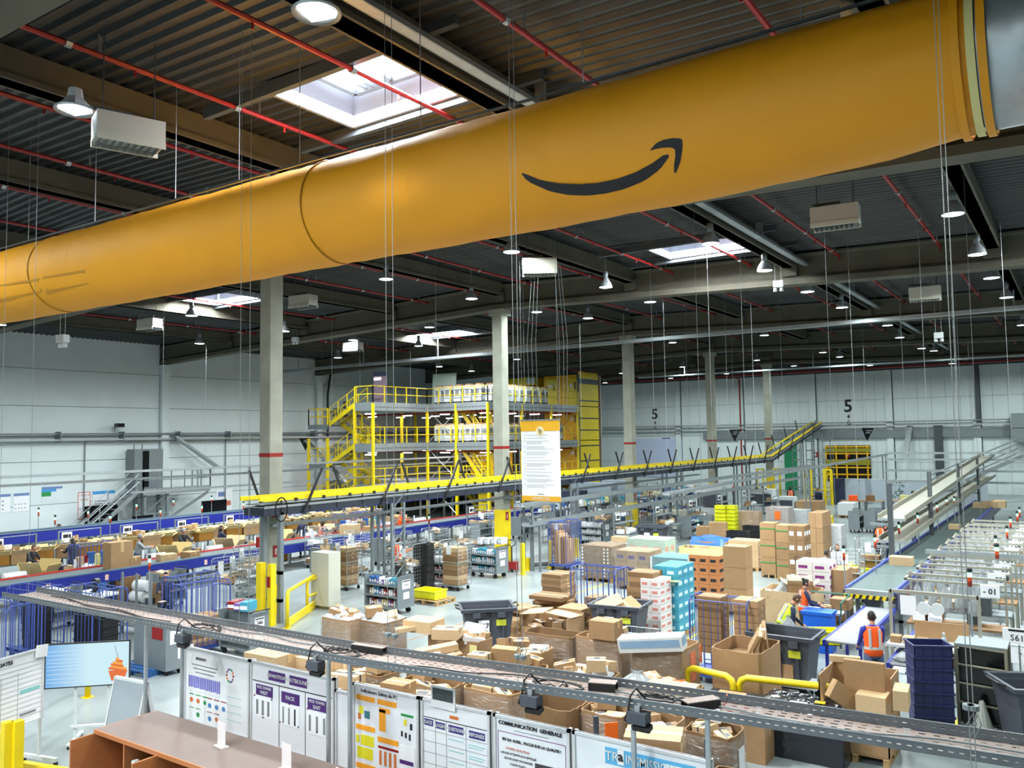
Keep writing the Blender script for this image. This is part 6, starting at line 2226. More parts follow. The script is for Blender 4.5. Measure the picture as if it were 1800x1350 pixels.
for px, nm in ((1475, 'dark blue locker beside the yellow frames'),):
    p = atp(px, 880, Y=64)
    t = thing('locker', nm, 'cabinet', (p.x, 64, 0))
    MB().bx(-.4, .4, -.3, .3, 0, 1.9).obj('body', CNAVY, t)
    MB().bx(-.38, .38, -.31, -.3, .05, 1.85).obj('door', CNAVY, t)
t = thing('potted_plant', 'green leafy plant beside the grey partition', 'plant', (*at(1582, 895, 0), 0))
MB().lathe([(0, 0), (.2, 0), (.25, .4), (0, .4)], 12).obj('pot', GREY, t)
lf = MB()
for i in range(60):
    a, zz, q = rnd.uniform(0, 6.3), rnd.uniform(.5, 2.0), rnd.uniform(.1, .5)
    lf.c(q * math.cos(a), q * math.sin(a), zz, .18, .08, .01, rz=a, rx=rnd.uniform(-1, 1))
lf.tube([(0, 0, .3), (.05, 0, 1.6)], .02, 5)
o = lf.obj('foliage', mat('leaf_green', (60, 96, 60), .7), t)
o['kind'] = 'stuff'
# grey machines and shelves mid background below the trays
for i, (px, py, w_, h_, nm) in enumerate(((1045, 868, 2.6, 2.6, 'big grey machine cabinet right of the hanging banner'), (1090, 862, 2.2, 2.5, 'second grey machine cabinet beside the third column'), (1010, 880, 1.2, 2.3, 'dark blue draped machine below the banner'), (1180, 905, 1.5, 1.1, 'beige forklift-like tugger right of the grey bin'),
                                          (1340, 870, 1.6, 1.6, 'white machine housing beside the fifth column'), (1385, 880, 1.0, 1.1, 'white counter box beside the person in orange'), (1250, 868, 1.8, 1.9, 'stack of white stacking chairs-like frames behind the rails'))):
    x, y = at(px, py, h_ * .75)
    t = thing('machine_housing', nm, 'machine', (x, y, 0))
    m = [mat('machine_grey', (130, 142, 152), .5), mat('machine_grey', (0, 0, 0)), CNAVY, BEIGE, WHITE, WHITE, WHITE][i]
    MB().bx(-w_ / 2, w_ / 2, -.4, .4, .1, h_).obj('housing', m, t)
    MB().bx(-w_ / 2 + .1, w_ / 2 - .1, -.42, -.4, h_ * .3, h_ * .8).bx(w_ / 2, w_ / 2 + .015, -.3, .3, .3, h_ * .7).obj('panel', STEEL if i < 2 else (GREY if i > 2 else CNAVY), t)
    for dx in (-w_ / 2 + .1, w_ / 2 - .1): MB().bx(dx - .05, dx + .05, -.3, .3, 0, .1).obj('foot', BLACK, t)
# shelves with coloured bottles behind the lower tray
for i in range(7):
    y = 36 + i * 3.0
    nm = 'steel shelf rack behind the middle trays, %s' % LEFTN[i]
    t = thing('shelf_rack', nm, 'rack', (-22.6, y, 0), 0, 'steel racks behind the middle trays')
    for z in (.3, .9, 1.5): MB().bx(-.3, .3, -1.2, 1.2, z, z + .03).obj('shelf', STEEL, t)
    for sy in (-1.2, 1.17):
        for sx in (-.3, .27): MB().bx(sx, sx + .03, sy, sy + .03, 0, 2.0).obj('upright', STEEL, t)
    for z in (.33, .93, 1.53):
        for k in range(8): BOOKS[rnd.randrange(8)]((-22.45, y - 1.05 + k * .3, z), PI / 2, 'packed item on the ' + nm, 'items on the ' + nm, (2.6, 1.5, rnd.uniform(.8, 1.6)))
for i in range(6):
    y = 34 + i * 4.2
    for j, x in enumerate((-25.4, -27.0 + 9.9)):
        bench((x, y, 0), R(90), 'background bench %s conveyor, %s' % ('beside the wide' if j == 0 else 'under the yellow', LEFTN[i]), 'background benches')
        heap(x - .3, x + .3, y - .7, y + .7, .88, 4, 'parcel on the background bench %s conveyor, %s' % ('beside the wide' if j == 0 else 'under the yellow', LEFTN[i]), 'parcels on background benches', .36, .2, 200 + i * 2 + j)

# ================================================================ RIGHT SIDE: WIDE GREEN BELT, CHUTES, BENCHES
t = thing('belt_conveyor', 'wide green-grey belt conveyor with blue edges and a striped front end at right', 'conveyor', (-4.1, 22.7, 0))
L, W, Z = 31.5, 1.15, 1.25
MB().bx(-W, 0, 0, L, Z - .05, Z).obj('belt', BELT, t)
for sx in (0, -W): MB().bx(sx - .03, sx + .03, 0, L, Z - .04, Z + .06).obj('blue_edge', mat('edge_blue', (60, 76, 170), .4), t)
MB().bx(.02, .08, 0, L, Z - .42, Z - .02).bx(-W - .08, -W - .02, 0, L, Z - .42, Z - .02).obj('side_panel', mat('belt_side_violet', (70, 70, 100), .35, .3), t)
MB().bx(-W, 0, -.1, .02, Z - .1, Z + .02).obj('front_roller_cover', GALV, t)
MB().bx(-W - .04, .04, -.12, -.09, Z - .2, Z - .1).obj('hazard_bar', YEL, t)
hb = MB()
for k in range(8):
    x = -W + k * .16
    hb.quad((x, -.123, Z - .2), (x + .07, -.123, Z - .2), (x + .11, -.123, Z - .1), (x + .04, -.123, Z - .1))
hb.obj('hazard_stripe', BLACK, t)
for y in (1.2, 2.6): MB().bx(.08, .085, y, y + .35, Z - .3, Z - .12).obj('red_sticker', RED, t)
for y in range(1, 31, 3): MB().bx(-W, -W + .1, y, y + .1, 0, Z - .3).bx(-.1, 0, y, y + .1, 0, Z - .3).bx(-W, 0, y, y + .1, .3, .38).obj('leg', STEEL, t)
MB().lathe([(0, 0), (.08, 0), (.08, .55), (.3, .95), (0, .95)], 12, -W * .5, .3, .1).obj('support_column', STEELD, t)
x, y = at(1587, 990, 1.3)
box(x - .35, x + .28, y - .2, y + .25, 1.25, 1.5, 'brown carton lying alone on the wide green belt', 1)
x, y = at(1678, 927, 1.3)
box(x - .2, x + .2, y - .25, y + .3, 1.25, 1.42, 'small carton farther along the wide green belt', 1)
for k in range(3):
    x, y = at(1725 + k * 16, 890, 1.3)
    box(x - .35, x + .3, y - .5, y + .5, 1.25, 1.5 + .05 * k, ['left', 'middle', 'right'][k] + ' carton of the group at the far end of the wide belt', 1)

for (z, nm, y0, zt) in ((2.48, 'upper sloping metal chute beside the dark post, left of the green belt', 28.9, 3.6), (1.78, 'lower metal chute beside the dark post, left of the green belt', 28.9, 2.3)):
    t = thing('metal_chute', nm, 'chute', (-5.6, y0, z))
    e = Vector((0, 33, zt - z))
    MB().beam((.4, 0, 0), Vector((.4, 0, 0)) + e, .8, .02).obj('chute_floor', mat('chute_cream', (128, 124, 110), .5, .2), t)
    for sx in (0, .8): MB().beam((sx, 0, .07), Vector((sx, 0, .07)) + e, .03, .16).obj('side_wall', mat('chute_side', (140, 138, 124), .5, .3), t)
    MB().bx(-.02, .82, -.02, .02, -.05, .03).obj('lip', GALV, t)
for i, y in enumerate((27.9, 36, 45, 54)):
    t = thing('steel_post', ['nearest', 'second', 'third', 'farthest'][i] + ' dark steel post carrying the metal chutes', 'post', (-5.05, y, 0))
    MB().bx(-.07, .07, -.08, .08, 0, 3.7).obj('post', STEELD, t)
    MB().bx(-.6, .1, -.05, .05, 2.36, 2.44).bx(-.6, .1, -.05, .05, 1.68, 1.75).obj('bracket', STEEL, t)
    MB().bx(-.15, .15, -.15, .15, 0, .02).obj('foot_plate', STEELD, t)

# roller conveyor in front
t = thing('roller_conveyor', 'roller conveyor with shiny rollers and blue side rails beside the man in orange', 'conveyor', (-4.75, 18.4, 0))
for sx in (0, .68): MB().bx(sx - .03, sx + .03, 0, 4.1, .78, .9).obj('side_rail', BLUE, t)
for k in range(33): MB().tube([(.03, .08 + k * .122, .87), (.65, .08 + k * .122, .87)], .036, 7, False).obj('roller', mat('roller_steel', (128, 130, 136), .35, .5), t)
for y in (.2, 2.0, 3.8):
    for sx in (0, .68): MB().bx(sx - .03, sx + .03, y, y + .06, 0, .78).obj('leg', BLUE, t)
t = thing('roller_conveyor', 'second short roller conveyor with blue rails right of the man in orange', 'conveyor', (-3.35, 17.6, 0))
for sx in (0, .6): MB().bx(sx - .03, sx + .03, 0, 3.2, .68, .8).obj('side_rail', BLUE, t)
for k in range(20): MB().tube([(.03, .08 + k * .155, .77), (.57, .08 + k * .155, .77)], .035, 7, False).obj('roller', MATS['roller_steel'], t)
for y in (.2, 2.9):
    for sx in (0, .6): MB().bx(sx - .03, sx + .03, y, y + .06, 0, .68).obj('leg', BLUE, t)
for k in range(3): bag((-3.1 + k * .1, 17.9 + k * .7, .8), k, 'white poly bag on the second roller conveyor, %s from the near end' % NTH[k], 'white bags on the second roller conveyor', (1.2, 1.4, .35))

# packing area behind the bin: work table with tools, blue sheet, yellow tote
t = thing('work_table', 'cluttered work table with a green frame where the woman stands', 'table', (*at(1450, 1062, .95), 0))
MB().bx(-.5, .5, -.5, .5, .8, .85).obj('table_top', WHITE, t)
for sx in (-.46, .46):
    for sy in (-.46, .46): MB().bx(sx - .025, sx + .025, sy - .025, sy + .025, 0, .8).obj('leg', STEEL, t)
MB().tube([(-.5, .5, .85), (-.5, .5, 1.15), (.5, .5, 1.15), (.5, .5, .85)], .02, 6).tube([(.5, .5, 1.15), (.5, -.5, 1.1), (.5, -.5, .8)], .02, 6).obj('green_frame', mat('frame_green', (30, 90, 76), .5), t)
tx, ty = t.location.x, t.location.y
MB().c(0, 0, 0, .42, .3, .03, rz=.4, rx=-.3).c(-.1, .1, -.03, .2, .2, .1).obj('packing_tablet', STEELD, None, loc=(tx - .2, ty - .2, .98))
tag(COL.objects[-1], 'dark tilted screen on the cluttered work table', 'screen')
box(tx + .15, tx + .6, ty - .1, ty + .35, .86, 1.12, 'opened brown carton on the work table right side', 2)
MB().lathe([(.0, 0), (.13, 0), (.13, .12), (.05, .12), (.05, .0)], 16).obj('tape_roll', CARD, None, loc=(tx + .1, ty - .3, .86)); tag(COL.objects[-1], 'big roll of brown paper tape on the work table', 'tape roll')
x, y = at(1440, 1085, .8)
t = thing('blue_sheet_box', 'bright blue plastic container behind the yellow tote, near the rollers', 'container', (x, y, 0))
MB().bx(-.32, .32, -.25, .25, 0, .95).bx(-.36, .36, -.29, .29, .9, .97).obj('body', mat('sheet_bright_blue', (20, 90, 200)), t)
x, y = at(1440, 1100, .9)
crate_y((x + .1, y - .15, .55), .5, 'yellow-green tote hanging beside the rollers', None, (1.1, 1.1, 1.3))
x0, x1, y0, y1 = at(1300, 1055, 1.1)[0] - .1, at(1300, 1055, 1.1)[0] + 1.3, at(1330, 1040, 1.0)[1], at(1330, 1040, 1.0)[1] + 1.2
gaylord(x0, x1, y0, y1, 1.05, 'wide light gaylord with bags and a small carton behind the man in yellow', .9, False, 3, 31, m=CARDL, size=.5)
bag(((x0 + x1) / 2 - .1, y0 + .5, .9), .3, 'crumpled translucent bag in the wide light gaylord', None, (1.9, 1.9, .8))
openbox((x1 - .45, y0 + .5, .9), .3, 'small opened carton in the wide light gaylord', None, (1.1, 1.2, 1.1))
x0, x1, y0, y1 = foot(1457, 990, 1404, 1470, 1.7, (.9, 1.25), (.6, .9))
wrapped(x0, x1, y0, y1, 1.7, 'stack of white cartons with magenta print behind the woman', mat('carton_white', (222, 216, 214)), (2, 2, 6), None, PURPLE, None, False)
x0, x1, y0, y1 = foot(1486, 1003, 1461, 1500, 1.5, (.6, .9), (.6, .8))
wrapped(x0, x1, y0, y1, 1.5, 'two tall brown cartons right of the magenta stack', CARD, (1, 2, 2), None, None, None, False)
for px, py, nm in ((1490, 985, 'mesh roll cage with card 01 left of the green belt'), (1530, 965, 'mesh roll cage with a brown carton behind card 01')):
    x, y = at(px, py, 1.3)
    cage_m((x, y, 0), 0, nm, 'mesh cages left of the green belt')
    box(x - .3, x + .3, y - .2, y + .25, .2, 1.1, 'brown carton inside the ' + nm, 0)
for k in range(5):
    x, y = at(1518 + (k % 2) * 18, 972, 1.2)
    crate_y((x, y, .0 + (k // 2) * .24), 0, 'yellow tote left of the green belt, %s of the small pile' % NTH[k], 'small pile of yellow totes')
for i, (px, py) in enumerate(((1483, 968), (1538, 948), (1580, 925), (1613, 908), (1647, 890), (1664, 880), (1677, 878), (1704, 1010), (1752, 965), (1770, 932), (1776, 915), (1788, 905), (1792, 898), (1750, 950))):
    x, y = at(px, py, 2.2)
    signal((x, y, 0), 0, 'signal light pole on the right side, %s from the left' % NTH[i], 'signal light poles on the right', (1.4, 1.4, 1) if i in (7, 8) else None)

# right-hand packing stations with hanging bags
for i in range(9):
    x, y = -2.7, 21.6 + i * 1.75
    st = thing('packing_station', 'white frame packing station with hanging clear bags right of the green belt, %s' % NTH[i], 'station', (x, y, 0), 0, 'packing stations right of the green belt')
    MB().bx(-.9, 1.1, -.35, .35, .82, .87).obj('table_top', STEEL if i % 2 else CARDD, st)
    for sx in (-.88, 1.08): MB().bx(sx - .025, sx + .025, .3, .35, 0, 1.95).bx(sx - .02, sx + .02, -.34, -.3, 0, .82).obj('leg', mat('frame_cream', (146, 144, 132), .5), st)
    MB().bx(-.95, 1.1, .29, .35, 1.85, 1.91).bx(-.95, 1.1, -.1, -.05, 1.78, 1.83).bx(-.95, -.9, -.1, .35, 1.8, 1.86).obj('cross_bar', MATS['frame_cream'], st)
    MB().bx(.62, 1.0, -.14, -.12, 1.55, 1.82).obj('number_board', PAPER, st)
    text('- 0%d' % (i + 1), .17, (.81, -.145, 1.68), FRONT, INK, st, 'board_number', .004)
    MB().bx(.45, .8, .0, .3, 1.1, 1.5).bx(.3, .55, .1, .35, .87, 1.1).obj('dispenser', [STEELD, BEIGE, WHITE][i % 3], st)
    for k in range(5):
        q = rnd.uniform(.85, 1.15)
        bag((x - .7 + k * .3, y + rnd.uniform(-.15, .2), 1.1), rnd.uniform(0, 3), 'clear plastic bag hanging at the packing station right of the green belt, %s' % NTH[i], 'clear bags at the packing stations', (q, q, q * 1.25))
    heap(x - .85, x + .6, y - .3, y + .3, .88, 4, 'parcel on the table of the packing station right of the green belt, %s' % NTH[i], 'parcels at the packing stations', .34, .15, 300 + i)
t = thing('light_tube', 'bright strip lights glowing above the packing stations at the right edge', 'lamp', (-.6, 28.5, 1.7))
MB().bx(-.5, .7, 0, .1, 0, .06).bx(-.5, .7, 1.6, 1.7, -.05, .01).obj('tube', TUBE, t)
MB().bx(-.5, .7, -.05, .15, .06, .1).bx(-.5, .7, 1.55, 1.75, .01, .05).obj('holder', STEEL, t)
for k in range(5):
    t = thing('side_machine', 'grey and brown machine at the far right behind the stations, %s' % NTH[k], 'machine', (-.9 + .25 * k, 22.5 + k * 3.2, 0), 0, 'machines at the far right')
    MB().bx(-.3, .35, -.5, .5, 0, .9).obj('body', [STEEL, GREY, BEIGE][k % 3], t)
    MB().bx(-.15, .15, -.2, .2, .9, 1.5).tube([(0, 0, 1.5), (0, -.3, 1.75), (.2, -.4, 1.6)], .05, 6).obj('arm', [CARDD, STEEL, GREY][k % 3], t)

# near-right table, crate tower, ladder cart
t = thing('packing_table', 'near packing table with brown boards, bottle and printer behind the navy crates', 'table', (-3.0, 18.9, 0))
MB().bx(-.55, 1.1, -.35, .35, .9, .95).bx(-.5, 1.05, -.3, .3, .35, .38).obj('table_top', WHITE, t)
for sx in (-.55, 1.1): MB().bx(sx - .03, sx + .03, .28, .34, 0, 1.95).bx(sx - .03, sx + .03, -.34, -.28, 0, .9).obj('leg', MATS['frame_cream'], t)
MB().bx(-.55, 1.1, .28, .34, 1.88, 1.95).obj('cross_bar', MATS['frame_cream'], t)
MB().bx(-.35, -.05, .26, .28, 1.45, 1.85).obj('hanging_sheet', PAPER, t)
for dx in (.1, .35): MB().tube([(dx, .2, 1.62), (dx, .26, 1.62)], .13, 16).obj('tape_reel', WHITE, t)
MB().bx(-.1, .9, .3, .33, .98, 1.35).obj('back_board', CARD, t)
MB().bx(.35, 1.0, .3, .33, .4, .88).bx(-.1, .3, .3, .33, .4, .88).obj('back_board', CARDD, t)
for k, (dx, m) in enumerate(((-.4, CARD), (-.15, CARDL), (.1, CARD))): box(-3.0 + dx - .1, -3.0 + dx + .1, 18.7, 18.95, .95, 1.08, 'small carton on the near packing table, %s from the left' % NTH[k], k)
q = thing('spray_bottle', 'translucent bottle on the near packing table', 'bottle', (-2.5, 18.75, .95))
MB().lathe([(0, 0), (.05, 0), (.055, .03), (.05, .18), (.02, .22), (.02, .26), (0, .26)], 12).obj('bottle_body', mat('bottle_haze', (176, 190, 200), .3, alpha=.8), q)
MB().bx(-.02, .02, -.04, .02, .26, .3).obj('cap', WHITE, q)
x, y = -2.42, 16.25
for k in range(7): crate_n((x, y, .17 + k * .2), .35 + .02 * k, 'navy crate of the tall stack right of the big gaylord, %s from the bottom' % NTH[k], 'navy crate tower', (1.05, 1.2, .95))
t = thing('crate_dolly', 'small blue wheeled dolly under the navy crate tower', 'dolly', (x, y, 0), .35)
MB().bx(-.33, .33, -.26, .26, .13, .17).obj('frame', BLUE, t)
for sx in (-.25, .25):
    for sy in (-.2, .2): MB().tube([(sx, sy - .02, .065), (sx, sy + .02, .065)], .065, 10).obj('caster', RUBBER, t)
t = thing('ladder_cart', 'tall dark cart with ladder-like metal rungs right of the navy crates', 'cart', (-1.65, 16.9, 0))
for sx in (-.38, .38): MB().tube([(sx, -.3, .15), (sx, -.3, 1.55)], .03, 7).tube([(sx, .3, .15), (sx, .3, 1.55)], .03, 7).obj('upright', mat('cart_khaki', (130, 126, 106), .5), t)
for z in (.55, .88, 1.2, 1.52): MB().tube([(-.38, -.3, z), (.38, -.3, z - .03)], .022, 6).obj('rung', MATS['cart_khaki'], t)
MB().bx(-.36, .36, -.26, .3, .2, 1.45).obj('black_bin', SCREEN, t)
MB().bx(-.4, .4, -.32, .32, 1.52, 1.56).bx(-.4, .4, -.32, .32, .12, .18).obj('shelf', STEEL, t)
for sx in (-.32, .32):
    for sy in (-.25, .25): MB().tube([(sx, sy - .02, .065), (sx, sy + .02, .065)], .065, 10).obj('caster', RUBBER, t)
MB().lathe([(.17, 0), (.15, .04), (.05, .42), (.03, .46), (0, .46)], 12, 0, -.5, .22).bx(-.2, .2, -.62, -.38, .19, .22).obj('cone_shaped_cover', mat('cone_grey', (160, 164, 156), .6), t)
t = thing('number_sign', 'white card S612 standing behind the ladder cart at the right edge', 'sign', (-1.2, 18.4, 1.25))
MB().bx(-.25, .3, 0, .02, 0, .3).obj('card', PAPER, t)
MB().bx(-.15, .2, -.003, 0, .24, .28).obj('card_band', INK, t)
text('S612', .16, (.03, -.004, .12), FRONT, INK, t)
MB().bx(0, .03, 0, .03, -1.25, 0).obj('stand', STEEL, t)
t = thing('grey_work_table', 'pale blue-grey table with a card 71 at the far right', 'table', (-1.0, 20.6, 0))
MB().bx(-.6, .9, -.5, .9, .82, .86).obj('table_top', mat('table_paleblue', (170, 186, 190), .5), t)
for sx in (-.55, .85):
    for sy in (-.45, .85): MB().bx(sx - .025, sx + .025, sy - .025, sy + .025, 0, .82).obj('leg', STEEL, t)
MB().bx(-.5, .0, -.52, -.5, .5, .82).obj('card', PAPER, t)
text('71', .16, (-.25, -.525, .66), FRONT, INK, t)
MB().bx(-.1, .25, -.05, .0, 1.0, 1.15).bx(.05, .1, -.04, -.01, .86, 1.0).obj('yellow_clip', YEL, t)

# ================================================================ PEOPLE
person(ph(1410, 1018, 1.65), R(115), 'woman with dark tied hair in an orange vest working at the table', 1.65, CNAVY, CBLACK, HAIR, SKIN, HIVIS, .12, .5, .9, bun=True)
person(ph(1371, 1064, 1.4), R(118), 'man in a yellow vest leaning over the big dark bin', 1.75, CNAVY, CBLACK, HAIRB, SKIN, HIVISY, .55, (.5, .9), (.3, .5))
bag((*at(1386, 1098, 1.2), .95), .4, 'white crumpled plastic the leaning man drops into the bin', None, (1.1, 1.1, .8))
person(ph(1533, 1076, 1.75), R(210), 'man with dark hair seen from behind, orange vest over a blue shirt', 1.75, CBLUE, DENIM, HAIR, SKIN, HIVIS, .05, .45, .6)
person(ph(1470, 956, 1.62), R(30), 'woman with brown hair in a pale shirt facing the camera beyond the white stack', 1.62, CWHITE, DENIM, HAIRB, SKIN, None, .1, .5, .9, long_hair=True)
person(ph(1446, 972, 1.5), R(160), 'dark haired person bending beyond the white carton stack', 1.6, CGREY, DENIM, HAIR, SKIND, None, .3)
person(ph(1546, 916, 1.75), R(200), 'worker in a black jacket and orange vest beside the dark post', 1.75, CBLACK, CBLACK, HAIR, SKIND, HIVIS, .05, .3, .5)
person(ph(1557, 915, 1.72), R(100), 'second orange vest worker right behind the dark post', 1.72, CBLACK, DENIM, HAIR, SKIN, HIVIS, .1)
person(ph(1605, 905, 1.45), R(120), 'person in navy bending between the two metal chutes', 1.7, CNAVY, DENIM, HAIR, SKIN, None, .5)
person(ph(1604, 863, 1.8), R(90), 'man in a yellow vest walking before the grey partition', 1.8, CBLACK, CNAVY, HAIR, SKIN, HIVISY, 0, .2, .3, stride=.6)
person(ph(1389, 855, 1.7), R(190), 'long haired person in an orange vest at the white counter, far back', 1.7, CBLACK, CBLACK, HAIR, SKIN, HIVIS, .0, .4, .6, long_hair=True)
t = thing('office_chair', 'dark chair under the seated person beside the yellow frames', 'chair', ph(1437, 859, 1.3))
MB().bx(-.25, .25, -.3, .2, .4, .48).bx(-.25, .25, .2, .26, .5, 1.0).obj('seat', CNAVY, t)
MB().bx(-.03, .03, -.08, -.02, .05, .4).bx(-.25, .25, -.08, -.02, 0, .05).bx(-.03, .03, -.3, .2, 0, .05).obj('leg', BLACK, t)
person((*ph(1437, 859, 1.3)[:2], -.36), R(-80), 'person in navy seated beside the yellow frames, far back', 1.72, CNAVY, CNAVY, HAIRB, SKIN, None, .0, .6, .6, sit=True)
person(ph(1289, 846, 1.7), R(100), 'distant person in an orange cap beside the fourth column', 1.7, CWHITE, DENIM, HAIR, SKIN, HIVIS, .1, cap=HIVIS)
person(ph(1742, 948, 1.7), R(90), 'worker with an orange vest among the hanging bags at right', 1.7, CBLACK, DENIM, HAIR, SKIN, HIVIS, .1)
person(ph(107, 921, 1.75), R(0), 'man in a yellow vest behind the far conveyor, left', 1.75, CBLACK, CNAVY, HAIR, SKIND, HIVISY, .1)
person(ph(52, 957, 1.7), R(110), 'worker in black with short hair bending over a carton at far left', 1.7, CBLACK, CBLACK, HAIRB, SKIN, None, .25)
person(ph(130, 947, 1.7), R(-90), 'worker in black beside the amber carton, second from the left', 1.7, CBLACK, CBLACK, HAIR, SKIN, None, .1, long_hair=True)
person(ph(241, 940, 1.7), R(150), 'worker in a grey hoodie and grey cap at the left benches', 1.7, CGREY, DENIM, HAIR, SKIN, None, .15, cap=CGREY)
person(ph(320, 929, 1.7), R(90), 'worker in black with a grey knit cap reaching to the right', 1.7, CBLACK, CBLACK, HAIR, SKIN, None, .15, 1.1, .3, cap=CGREY)
person(ph(386, 924, 1.7), R(160), 'worker in a blue-grey jacket with dark hair left of the near column', 1.7, CNAVY, DENIM, HAIR, SKIN, None, .1, long_hair=True)
person(ph(291, 1005, 1.7), R(60), 'worker in dark clothes behind the steel benches near the blue cage', 1.7, CNAVY, CBLACK, HAIR, SKIN, HIVIS if False else None, .1)
person(ph(532, 911, 1.75), R(-110), 'man in a navy sweater and jeans standing right of the near column', 1.75, CNAVY, DENIM, HAIR, SKIN, None, .0, .3, .6)
person(ph(565, 914, 1.7), R(120), 'worker in a bright orange vest facing the man in the navy sweater', 1.7, CBLACK, CBLACK, HAIR, SKIND, HIVIS, .1, long_hair=True)
person(ph(700, 946, 1.7), R(170), 'worker in an orange vest seen from behind beside the lattice leg', 1.7, ORANGE, CBLACK, HAIR, SKIN, HIVIS, .0)
person(ph(703, 897, 1.7), R(90), 'distant worker with orange sleeves beyond the wide conveyor', 1.7, HIVIS, CBLACK, HAIR, SKIN, None, .1)

# ================================================================ FOREGROUND: GAYLORDS OF PARCELS
gl = [  # near px, py, left px, right px, height, fill, wrap, n, label, sheet
    (613, 1092, 563, 650, 1.25, 1.0, 1, 5, 'left one of the twin film-wrapped gaylords behind the tray', None),
    (676, 1096, 628, 717, 1.22, 1.0, 1, 5, 'right one of the twin film-wrapped gaylords behind the tray', None),
    (838, 1130, 722, 868, 1.1, 1.0, 0, 16, 'gaylord full of parcels in front of bin 207', 'y'),
    (948, 1149, 866, 970, 1.12, .95, 0, 14, 'gaylord with a yellow sheet in the second row', 'y'),
    (1004, 1122, 920, 1018, 1.25, .35, 1, 3, 'tall half empty gaylord behind the yellow-sheet one', None),
    (1090, 1128, 1010, 1112, 1.3, 1.0, 1, 6, 'film-wrapped gaylord with a red tape strip', None),
    (1197, 1145, 1108, 1230, 1.32, .9, 1, 3, 'large film-wrapped gaylord holding the long white and blue carton', 'o'),
    (808, 1176, 690, 842, 1.08, 1.0, 0, 16, 'gaylord heaped with parcels just behind the tray, left of the smile-marked carton', None),
    (938, 1183, 846, 962, 1.05, 1.0, 0, 15, 'gaylord heaped with parcels just behind the tray, middle', None),
    (1062, 1198, 966, 1092, 1.05, 1.0, 0, 15, 'gaylord heaped with parcels just behind the tray, right', None),
    (1216, 1222, 1108, 1240, 1.0, 1.0, 0, 5, 'gaylord with the white sack and flat light carton', 'w'),
    (497, 1171, 440, 520, 1.2, 1.0, 1, 3, 'film-wrapped gaylord under the tray at left', None),
    (590, 1190, 517, 618, 1.15, 1.0, 0, 6, 'gaylord with a flat long carton and an orange note', None),
    (668, 1190, 612, 690, 1.15, 1.0, 1, 6, 'film-covered gaylord heaped with black-taped parcels', None),
    (785, 1213, 700, 800, 1.15, .9, 1, 6, 'film-covered gaylord with a labelled carton, under the tray', None),
    (897, 1224, 812, 915, 1.12, 1.0, 1, 8, 'film-covered gaylord of parcels behind the questions board', None),
    (1000, 1252, 920, 1035, 1.15, .3, 0, 4, 'nearly empty torn gaylord behind the communication board', None),
    (1090, 1262, 1036, 1105, 1.12, .9, 1, 5, 'film-covered gaylord with a large orange sheet', 'o'),
    (1180, 1280, 1110, 1196, 1.05, .9, 0, 6, 'gaylord behind the light blue board, left', None),
    (1285, 1300, 1200, 1310, 1.12, 1.0, 1, 5, 'film-covered gaylord with a white notice behind the light blue board', 'w'),
]
for i, (px, py, lx, rx, h, fill, wr, n, nm, sh) in enumerate(gl):
    x0, x1, y0, y1 = foot(px, py, lx, rx, h, (.7, 1.35), (.55, 1.05))
    gaylord(x0, x1, y0, y1, h, nm, fill, bool(wr), n, i + 1, m=[CARD, CARDD, CARD][i % 3], size=.36, sheet=sh)
    if i < 2:
        f = MB()
        for a in range(9):
            for b in range(9): f.v.append((x0 + (x1 - x0) * a / 8, y0 + (y1 - y0) * b / 8, h + .12 * math.sin(a * 1.3 + b) * math.sin(PI * a / 8) * math.sin(PI * b / 8) + .16 * math.sin(PI * a / 8) * math.sin(PI * b / 8)))
        for a in range(8):
            for b in range(8): f.f.append((a * 9 + b, a * 9 + 9 + b, a * 9 + 10 + b, a * 9 + 1 + b)); f.m.append(0)
        o = f.obj('film_cover', FOLD, None, True)
        tag(o, 'crumpled clear film over the top of the ' + ['left', 'right'][i] + ' twin gaylord', 'film')
# row just behind the boards: Y 9.0-10.3
gb = [(-12.4, -11.3, 9.3, 10.3, .95, 'low gaylord behind the first board, left'), (-11.1, -10.05, 9.2, 10.2, 1.05, 'gaylord with parcels right behind the repartition board'), (-9.9, -8.85, 9.15, 10.15, 1.1, 'gaylord with black-taped parcels behind the repartition board edge'), (-8.7, -7.65, 9.1, 10.0, 1.15, 'gaylord with labelled parcels behind the safety indicator board'),
      (-7.5, -6.45, 9.1, 10.0, 1.15, 'gaylord with crossed tape parcels behind the questions board'), (-6.3, -5.35, 9.1, 10.0, 1.15, 'gaylord with curved flap right behind the communication board'), (-5.2, -4.2, 9.2, 10.1, 1.1, 'gaylord with a big light carton behind the light blue board'), (-4.0, -3.0, 9.3, 10.3, 1.12, 'tall wrapped gaylord at the lower right under the tray'),
      (-2.8, -1.9, 9.4, 10.3, .9, 'lower gaylord at the bottom right corner')]
for i, (x0, x1, y0, y1, h, nm) in enumerate(gb):
    gaylord(x0, x1, y0, y1, h, nm, .95, i % 2 == 0, 8, 50 + i, m=[CARD, CARDD][i % 2], size=.4, sheet='y' if i == 7 else None)
